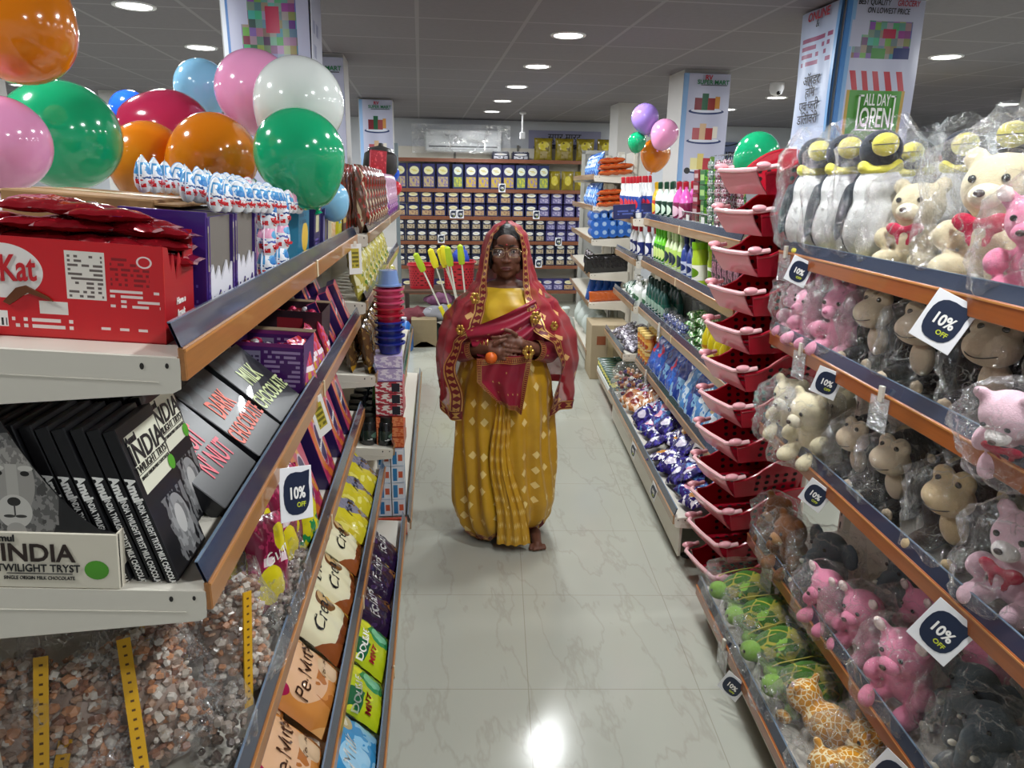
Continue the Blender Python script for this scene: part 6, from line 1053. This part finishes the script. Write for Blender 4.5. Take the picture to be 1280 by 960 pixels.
def cloth(nm, col, x, y, z, s, label, seed): place(Proto(nm, MB(mat(col, .8, bump=.4, bscale=20)).ell((0, 0, .07*s), (.2*s, .15*s, .09*s), None, 22, 14, dsp=lambda p: .5*nz(p.x*12+seed, p.y*12, p.z*14)).build(), [('tie_band', MB(mat('d8d8d0', .6)).tube([(.12*s*cos(a), .09*s*sin(a), .13*s) for a in [i*pi/8 for i in range(17)]], .004, None, 6).build())], 'cloth bundle'), TR(x, y, z), label)
cloth('cloth_bundle', '6a2a34', -.05, 7.95, .2, 1.1, 'maroon cloth bundle heaped behind the small carton', 1); cloth('cloth_bundle', '8a8a90', .18, 7.9, .26, .9, 'grey cloth bundle heaped left of the green basket', 5); cloth('cloth_bundle', '2a3a3a', .02, 7.9, .02, 1.2, 'dark cloth bundle on the floor behind the small carton', 7); cloth('cloth_bundle', '7a4a6a', .2, 8.1, .4, .8, 'purple cloth bundle on the heap by the red basket', 9)
place(Proto('cardboard_carton', MB(mat('8a7a5c', .8, vary=.1, vscale=15)).box(0, 0, 0, .27, .2, .3, None, .003).build(), [('top_flap', MB(mat('7a6c50', .8)).prism([(0, 0), (.27, 0), (.16, .06), (.1, .06)], 0, .003).build())], 'carton'), TR(-.12, 7.62, 0), 'small brown cardboard carton on the floor left of the green basket')
place(Proto('blue_canister', MB(mat('1c66b8', .3, coat=.4)).lathe([(0, 0), (.09, 0), (.1, .02), (.1, .24), (.06, .3), (.03, .32), (0, .32)], 20).build(), [('cap', MB(mat('d8d8dc', .4)).lathe([(.03, .31), (.035, .32), (.035, .35), (0, .352)], 12).build())], 'canister'), TR(-.2, 7.5, 0), 'blue plastic canister on the floor against the left shelving')
place(Proto('steel_post', MB(mat('7a868c', .4, metal=.5)).box(-.02, -.02, 0, .02, .02, 2.1, None, .003).build(), [('foot_plate', MB(mat('7a868c', .4)).box(-.05, -.05, 0, .05, .05, .01).build())], 'post'), TR(-.24, 8.0, 0), 'grey steel post beyond the end of the left shelving')
place(Proto('tall_frame', MB(mat('b9b9b4', .4)).box(-.3, -.02, 0, -.26, .02, 2.1).box(.26, -.02, 0, .3, .02, 2.1).box(-.3, -.02, 2.06, .3, .02, 2.1).build(), [('panel', MB(mat('a9aaa8', .5)).box(-.26, -.005, .2, .26, .005, 2.06).build())], 'panel'), TR(2.2, 8.7, 0) @ RZ(-6), 'tall pale framed panel standing behind the balloon cluster')
# ---------------------------------------------------------------- the person in the aisle
def interp(tab, x):
    if x <= tab[0][0]: return tab[0][1:]
    for a, b in zip(tab, tab[1:]):
        if x <= b[0]:
            t = (x-a[0])/(b[0]-a[0]); t = t*t*(3-2*t); return tuple(p+(q-p)*t for p, q in zip(a[1:], b[1:]))
    return tab[-1][1:]
def cloth_mat(base, fleck, nx=9, ny=12, size=.16, dens=.5, rough=.38, sheen=.12, alpha=1.0, c2=None, key='woven_cloth', metal=0):
    t = NT(key); uv = t.coord('UV'); co = t.coord(); sx = t.n('ShaderNodeSeparateXYZ'); t.l(uv, sx.inputs[0])
    u = t.math('MULTIPLY', sx.outputs[0], nx); v = t.math('MULTIPLY', sx.outputs[1], ny)
    cb = t.n('ShaderNodeCombineXYZ'); t.l(t.math('FLOOR', u), cb.inputs[0]); t.l(t.math('FLOOR', v), cb.inputs[1]); w = t.n('ShaderNodeTexWhiteNoise', noise_dimensions='2D'); t.l(cb.outputs[0], w.inputs['Vector'])
    du = t.math('ABSOLUTE', t.math('SUBTRACT', t.math('FRACT', u), .5)); dv = t.math('ABSOLUTE', t.math('SUBTRACT', t.math('FRACT', v), .5))
    f = t.math('MULTIPLY', t.math('LESS_THAN', t.math('ADD', du, dv), size), t.math('GREATER_THAN', w.outputs[0], 1-dens))
    b0, b1 = srgb(base), srgb(c2) if c2 else tuple(x*.72 for x in srgb(base))
    c = t.mix(t.noise(co, 11, 4, .6), b0, b1); c = t.mix(f, c, srgb(fleck))
    t.l(c, t.b.inputs['Base Color']); t.b.inputs['Roughness'].default_value = rough; t.b.inputs['Sheen Weight'].default_value = sheen; t.b.inputs['Metallic'].default_value = metal
    if alpha < 1: t.l(t.math('MAXIMUM', f, alpha), t.b.inputs['Alpha'])
    t.bump(t.noise(co, 240, 2), .15, .002); return t.m
def border_mat(n=30):
    t = NT('gold_border'); uv = t.coord('UV'); sx = t.n('ShaderNodeSeparateXYZ'); t.l(uv, sx.inputs[0])
    f = t.math('PINGPONG', t.math('MULTIPLY', sx.outputs[0], n), .5); e = t.math('ABSOLUTE', t.math('SUBTRACT', sx.outputs[1], .5))
    g = t.math('GREATER_THAN', t.math('ADD', t.math('MULTIPLY', f, 1), e), .42); g2 = t.math('MULTIPLY', g, t.math('LESS_THAN', t.math('ABSOLUTE', t.math('SUBTRACT', e, .33)), .06)); g = t.math('SUBTRACT', g, g2)
    c = t.mix(g, srgb('6e1420'), srgb('cfa25e')); t.l(c, t.b.inputs['Base Color']); t.l(t.math('MULTIPLY', g, .6), t.b.inputs['Metallic']); t.b.inputs['Roughness'].default_value = .35; return t.m
SK = mat('6a4333', .5, sss=.08, bump=.06, bscale=60, vary=.12, vscale=14, key='skin', spec=.4)
YSARI = cloth_mat('d2a11e', 'ecd084', 24, 12, .26, .6, c2='ac7e16', key='yellow_sari'); YBL = cloth_mat('d8b52a', 'd8b52a', 3, 3, 0, 0, c2='bb8f1c', key='yellow_pallu')
RNET = cloth_mat('b0182c', 'd8a868', 11, 9, .17, .45, rough=.6, alpha=.74, c2='850c1a', key='red_net'); RSOL = cloth_mat('a3142a', 'c8a060', 8, 5, .12, .3, c2='7a1838', key='red_cloth'); GB = border_mat()
GOLD = mat('c9a050', .28, metal=.9, key='gold')
def limb(mb, pts): 
    for (a, ra), (b, rb) in zip(pts, pts[1:]):
        a, b = V(a), V(b); n = max(2, int((b-a).length/.012))
        for i in range(n+1): t = i/n; r = ra+(rb-ra)*t; mb.ell(a.lerp(b, t), (r, r, r), None, 12, 8)
def person():
    mb = MB(SK)
    # trunk, neck
    for z, rx, ry, y in ((.35, .15, .11, .0), (.5, .16, .12, 0), (.62, .165, .125, 0), (.74, .165, .125, .0), (.84, .16, .12, 0), (.92, .15, .115, 0), (1.0, .145, .11, 0), (1.08, .148, .11, -.005), (1.15, .15, .10, .0), (1.195, .13, .075, .01)): mb.ell((0, y, z), (rx, ry, .075), None, 20, 10)
    limb(mb, [((0, .015, 1.18), .052), ((0, .01, 1.27), .045), ((0, .008, 1.32), .044)])
    for s in (-1, 1):
        limb(mb, [((s*.09, 0, .45), .09), ((s*.085, 0, .28), .06), ((s*.085, .01, .08), .036)])
        fx, fy = (s*.085, -.07) if s < 0 else (.165, -.17); limb(mb, [((s*.085, .02, .045), .034), ((fx*.95, -.07, .03), .030), ((fx, fy, .022), .022)])
        for k in range(5): limb(mb, [((fx+(k-2)*.015, fy, .016), .011), ((fx+(k-2)*.017, fy-.030+.006*abs(k-1.2), .012), .009)])
        limb(mb, [((s*.10, .005, 1.185), .05), ((s*.165, 0, 1.155), .052), ((s*.20, -.01, 1.05), .043), ((s*.225, -.03, .94), .037), ((s*.15, -.13, .965), .032), ((s*.065, -.205, 1.0+s*.01), .023)])
    # hands: the right one laid over the left, fingers curled
    for s in (-1, 1):
        hz = 1.0+.02*s; hy = -.222 if s < 0 else -.206
        limb(mb, [((s*.058, hy+.01, hz), .024), ((s*.03, hy, hz-.004), .025)]); mb.ell((s*.03, hy, hz-.004), (.034, .017, .038), None, 14, 10)
        for k in range(4):
            z0 = hz+.028-k*.0205; ln = (.055, .064, .060, .048)[k]
            limb(mb, [((s*.008, hy-.004, z0), .0095), ((-s*(ln*.45), hy-.012-.004*s, z0-.006), .0088), ((-s*ln, hy+.004, z0-.012), .0075), ((-s*(ln+.006), hy+.02, z0-.014), .0070)])
        limb(mb, [((s*.045, hy-.01, hz+.032), .011), ((s*.022, hy-.022, hz+.050), .010), ((s*.0, hy-.020, hz+.056), .0085)])
    # head
    H = V((0, -.005, 1.385))
    def E(c, r, R=None): mb.ell(H+V(c), r, None, 20, 14, R)
    E((0, .012, .015), (.078, .092, .105)); E((0, -.03, -.03), (.062, .058, .075)); E((0, -.052, -.085), (.030, .026, .026)); E((0, -.02, -.07), (.052, .05, .045))
    for s in (-1, 1):
        E((s*.038, -.058, -.022), (.026, .024, .024)); E((s*.030, -.075, .030), (.026, .012, .009)); E((s*.079, .005, -.01), (.010, .018, .030)); E((s*.013, -.092, -.030), (.009, .010, .008)); E((s*.048, -.03, -.06), (.018, .03, .03))
    E((0, -.088, -.005), (.009, .014, .030)); E((0, -.096, -.028), (.012, .013, .011)); E((0, -.075, .055), (.045, .02, .03)); E((0, -.076, -.064), (.028, .014, .010))
    me = mb.build(smooth=0); ob = bpy.data.objects.new('tmp', me); COL.objects.link(ob); md = ob.modifiers.new('r', 'REMESH'); md.mode = 'VOXEL'; md.voxel_size = .0042
    s_ = ob.modifiers.new('s', 'SMOOTH'); s_.factor = .5; s_.iterations = 2; dg = bpy.context.evaluated_depsgraph_get(); dg.update(); body = bpy.data.meshes.new_from_object(ob.evaluated_get(dg)); COL.objects.unlink(ob); bpy.data.objects.remove(ob)
    body.materials.clear(); body.materials.append(SK); body.polygons.foreach_set('use_smooth', [True]*len(body.polygons))
    P = []
    EW, IR, LIP, HR = mat('9a8c84', .2, coat=.6), mat('140c0a', .1, coat=1), mat('5b2a28', .4, coat=.2), mat('120e0e', .4, bump=.5, bscale=150)
    for s in (-1, 1):
        P.append(('eye', MB(EW, IR).ell(H+V((s*.031, -.076, .012)), (.0115, .009, .0056), 0, 12, 8).ell(H+V((s*.031, -.0835, .0115)), (.0056, .0028, .0056), 1, 10, 6).build()))
        P.append(('eyebrow', MB(HR).tube([H+V((s*(.012+.009*i), -.091+.0022*i*i*.6, .034+.004*sin(i*.8))) for i in range(5)], [.002, .003, .003, .0025, .001], None, 6).build()))
    P.append(('lips', MB(LIP).ell(H+V((0, -.090, -.059)), (.022, .006, .0042), 0, 16, 8).ell(H+V((0, -.088, -.067)), (.019, .007, .0052), 0, 16, 8).build()))
    P.append(('bindi', MB(mat('a01020', .4)).ell(H+V((0, -.0965, .042)), (.004, .002, .004), None, 10, 6).build(), 'dark red forehead dot'))
    hr = MB(HR); hr.grid(lambda u, v: (lambda a, e: H+V((.083*cos(e)*sin(a), .012-.0975*cos(e)*cos(a)-.002, .018+.108*sin(e))))((u-.5)*2*2.9, (.42+.16*abs((u-.5)*2)*-5.2*0+ (0 if abs(u-.5) > .13 else 0)) + v*(pi/2-.42)), 40, 8)
    for s in (-1, 1): hr.ell(H+V((s*.070, -.028, .0)), (.014, .034, .075), None, 12, 8); 
    P.append(('hair', hr.build(), 'black hair parted under the veil'))
    gl = MB(mat('c9a97a', .2, metal=.8)); lens = MB(film(.03, gloss=.3, key='lens_glass'))
    for s in (-1, 1):
        c = H+V((s*.034, -.104, .008)); pts = [c+V((.027*abs(cos(a))**.7*(1 if cos(a) > 0 else -1), .006*s*s*abs(cos(a))**2*.5, .019*abs(sin(a))**.7*(1 if sin(a) > 0 else -1))) for a in [i*2*pi/24 for i in range(25)]]
        gl.tube(pts, .0010, None, 6, cap=False); lens.add(pts[:-1], [list(range(24))]); gl.tube([c+V((s*.027, .002, .006)), c+V((s*.047, .05, .006)), c+V((s*.046, .11, .002))], .0013, None, 6)
    gl.tube([H+V((-.007, -.104, .012)), H+V((0, -.107, .015)), H+V((.007, -.104, .012))], .0014, None, 6)
    P.append(('glasses', gl.build(), 'thin gold-rimmed glasses', [('lenses', lens.build())]))
    nk = MB(GOLD); nk.tube([(.075*sin(a), .01-.085*cos(a)-.012, 1.205-.055*cos(a)) for a in [i*.17-1.36 for i in range(17)]], .003, None, 6)
    for i in range(9): a = (i-4)*.2; nk.ell((.075*sin(a), -.002-.088*cos(a), 1.197-.055*cos(a)), (.005, .004, .007), None, 8, 6)
    P.append(('necklace', nk.build(), 'gold necklace'))
    for s in (-1, 1):
        P.append(('earring', MB(GOLD).ell(H+V((s*.082, -.012, -.045)), (.005, .005, .012), None, 10, 6).build())); bg = MB(GOLD, mat('a01828', .3))
        for k in range(5):
            c = V((s*(.078+.008*k), -.19+.0065*k, .998-.004*k)); pts = [c+V((0, .026*cos(a), .027*sin(a))) for a in [i*pi/10 for i in range(21)]]; bg.tube(pts, .0024, k % 2, 6, cap=False)
        P.append(('bangles', bg.build(), 'gold and red bangles'))
    P.append(('finger_ring', MB(GOLD).tube([(-.006+.0*i, -.222+.012*cos(i*.63), 1.002+.012*sin(i*.63)) for i in range(11)], .0018, None, 6).build()))
    # yellow sari skirt
    SKT = [(0, .175, .15), (.03, .205, .17), (.09, .235, .19), (.18, .252, .20), (.30, .25, .195), (.45, .242, .19), (.62, .24, .18), (.78, .225, .165), (.9, .195, .145), (1.0, .165, .125)]
    def skirt(u, v):
        a = u*2*pi; z = v*1.0; rx, ry = interp(SKT, z); fr = max(0, -sin(a)) ; hem = 1-v
        pl = .020*hem**.7*fr**.6*sin(a*17+2.2*sin(z*3)+z*4)+.010*hem*sin(a*9+z*5)+.006*sin(a*5-z*9)+.004*nz(cos(a)*5, sin(a)*5, z*6)
        zz = z+.028*(1-v)**4*(1+sin(a*17))*.5+(.05*(1-v)**3*max(0, cos(a+.7)) if sin(a) < 0 else 0)
        return ((rx+pl)*cos(a), (ry+pl)*sin(a), zz+.006)
    sk = MB(YSARI, GB); sk.grid(skirt, 200, 70, 0, cu=True); P.append(('sari_skirt', sk.build(smooth=70), 'golden yellow sari with diamond motifs and pleats'))
    hb = MB(GB); hb.grid(lambda u, v: tuple(V(skirt(u, v*.035))+V((.003*cos(u*2*pi), .003*sin(u*2*pi), 0))), 200, 2, 0, cu=True); P.append(('hem_border', hb.build(smooth=70), 'gold hem border'))
    # big front pleat
    pf = MB(YSARI); pf.grid(lambda u, v: (-.02+(u-.5)*(.05+.11*(1-v))+.07*(1-v)**2+.012*sin(v*9), -.172-.035*(1-v)-.022*(1-abs(2*u-1))-.008*sin(u*25), .045+v*.78), 20, 24); pf.grid(lambda u, v: (-.02+(u-.5)*(.05+.11*(1-v))+.07*(1-v)**2+.012*sin(v*9), -.166-.035*(1-v)-.022*(1-abs(2*u-1)), .045+v*.78), 20, 24, flip=True)
    P.append(('front_pleats', pf.build(smooth=70)))
    # yellow pallu across the chest
    def tors(a, z, o=.012):
        rx, ry = interp([(.9, .165, .130), (1.05, .165, .128), (1.15, .165, .118), (1.215, .135, .088), (1.245, .07, .062)], z); return V((( rx+o)*cos(a), (ry+o)*sin(a)-.004, z))
    ch = MB(YBL); ch.grid(lambda u, v: tors(u*2*pi, .9+v*.335, .012+.006*sin((u*2*pi)*7+v*13)*(1-v*.6)+.004*nz(u*9, v*7)), 90, 26, 0, cu=True); P.append(('sari_pallu', ch.build(smooth=70), 'bright yellow pleated cloth over the chest'))
    # red veil: over the head, shoulders and arms
    VT = [(.735, .300, .19, .75), (.82, .312, .215, .70), (.93, .318, .235, .78), (1.02, .306, .22, .68), (1.09, .28, .19, .42), (1.16, .235, .155, .42), (1.22, .17, .135, .50), (1.27, .135, .13, .62), (1.33, .118, .128, .70), (1.40, .108, .122, .72), (1.46, .095, .112, .66), (1.50, .066, .085, .5), (1.525, .02, .03, .1)]
    def veil(u, v, o=0):
        z = .735+v*.79; rx, ry, g = interp(VT, z); A = pi-g; th = (u-.5)*2*A; k = 1-v
        w = .014*k**.6*sin(th*8+z*7)+.010*k*sin(th*15-z*11)+.012*nz(th*1.5, z*5)+.004*nz(th*6, z*14)
        fl = .05*max(0, 1-abs(z-.93)/.25)*max(0, sin(th*.5))**3*(1 if th > 0 else 0)
        zz = z-.10*k**3*max(0, -cos(th*1.2))-.02*k**3*sin(th*5)
        return V(((rx+w+fl+o)*sin(th), (ry+w+o)*cos(th)*1.0+.012, zz))
    ve = MB(RNET); ve.grid(lambda u, v: veil(u, v), 150, 90); P.append(('veil', ve.build(smooth=70), 'sheer red veil with gold motifs over head and shoulders'))
    bdr = MB(GB)
    for e in (0, 1):
        def edge(u, v, e=e):
            s_ = .002+u*.975; uu = (.0+v*.035) if e == 0 else (1-v*.035); return veil(uu, s_, .004)
        bdr.grid(edge, 90, 2, 0)
    bdr.grid(lambda u, v: veil(u, v*.045, .004), 120, 2, 0); P.append(('veil_border', bdr.build(smooth=70), 'gold border along the veil edge'))
    # fold of the veil crossing the chest from her left shoulder to the waist
    def cross(u, v, o=0):
        t = v; c = V((.15, -.115, 1.15)).lerp(V((-.15, -.165, 1.0)), t)+V((0, -.035*sin(t*pi), -.035*sin(t*pi))); wd = .10+.08*sin(t*pi*.9); return c+V((.45, -.1, -.85))*((u-.5)*wd)+V((0, -.012*sin(u*16+t*5)-o, 0))
    cr = MB(RSOL); cr.grid(lambda u, v: cross(u, v), 24, 30); cr.grid(lambda u, v: cross(u, v, -.006), 24, 30, flip=True); P.append(('crossing_fold', cr.build(smooth=70), 'red fold of veil across the body'))
    ww = MB(RSOL); ww.grid(lambda u, v: (lambda a, z: tors(a, z, .026+.006*sin(a*9+z*20)))(u*2*pi, .93+v*(.115+.07*max(0, cos(u*2*pi)))), 90, 12, 0, cu=True); P.append(('waist_wrap', ww.build(smooth=70), 'red cloth wrapped round the waist'))
    # hanging front end with border
    tri = [(-.115, .93), (.10, .955), (.135, .80), (.065, .695), (-.02, .735), (-.135, .835)]
    def panel(u, v, o=0):
        # v down, u across
        L_ = V((-.125, 0, .95)).lerp(V((-.02, 0, .735)), v); R_ = V((.12, 0, .97)).lerp(V((.075, 0, .69)), v); p = L_.lerp(R_, u); return V((p.x-.10*(1-abs(2*v-1))*(1-u)*.5, -.235-.014*sin(u*11+v*3)+.02*v-o, p.z))
    pn = MB(RSOL, GB); pn.grid(lambda u, v: panel(u, v), 24, 24, 0); pn.grid(lambda u, v: panel(u, v, -.005), 24, 24, 0, flip=True)
    P.append(('veil_end', pn.build(smooth=70), 'purple-red hanging end of the veil'))
    pb_ = MB(GB); pb_.grid(lambda u, v: panel(u, 1-.09*v, .003), 30, 2); pb_.grid(lambda u, v: panel(1-.09*v, u, .003), 30, 2); pb_.grid(lambda u, v: panel(.09*v, u, .003), 30, 2); pb_.grid(lambda u, v: panel(u, .02+.12*v, .004), 30, 2); P.append(('veil_end_border', pb_.build(smooth=70), 'gold border of hanging end'))
    # sleeves with gold cuffs
    for s in (-1, 1):
        pts = [(s*.165, 0, 1.155), (s*.20, -.01, 1.05), (s*.228, -.03, .945), (s*.195, -.085, .945), (s*.135, -.145, .968)]
        P.append(('sleeve', MB(RSOL).tube(pts, [.064, .056, .054, .050, .044], None, 18, cap=False).build(smooth=80), 'dark red sleeve', [('cuff', MB(GB).tube([(s*.150, -.131, .963), (s*.128, -.151, .971)], [.0475, .0455], None, 18, cap=False).build(smooth=80), 'gold cuff')]))
    for (x, y, z, r) in ((-.135, -.155, 1.20, .022), (.13, -.165, 1.12, .024), (.10, -.262, .985, .026), (-.20, -.16, 1.06, .02), (.215, -.15, 1.08, .018)):
        mo_ = MB(GOLD)
        for k in range(6): a = k*pi/3; mo_.ell((x+r*.6*cos(a), y, z+r*.75*sin(a)), (r*.42, .004, r*.5), None, 8, 6)
        P.append(('gold_flower', mo_.build()))
    return Proto('person', body, P, 'person')
PM = TR(.385, 3.30, 0) @ RZ(-6.5) @ SCL(1.012, 1.012, 1.012)
place(person(), PM, 'person standing in the aisle in a yellow sari and red veil, hands clasped')
place(Proto('orange_fruit', MB(mat('e0681c', .45, bump=.15, bscale=160)).ell((0, 0, 0), (.027, .027, .026), None, 18, 12).build(), [('stem_end', MB(mat('4a6a2a', .6)).ell((0, 0, .026), (.004, .004, .002), None, 8, 6).build())], 'fruit'), PM @ TR(-.062, -.245, .955), 'small orange fruit held below the clasped hands of the person')
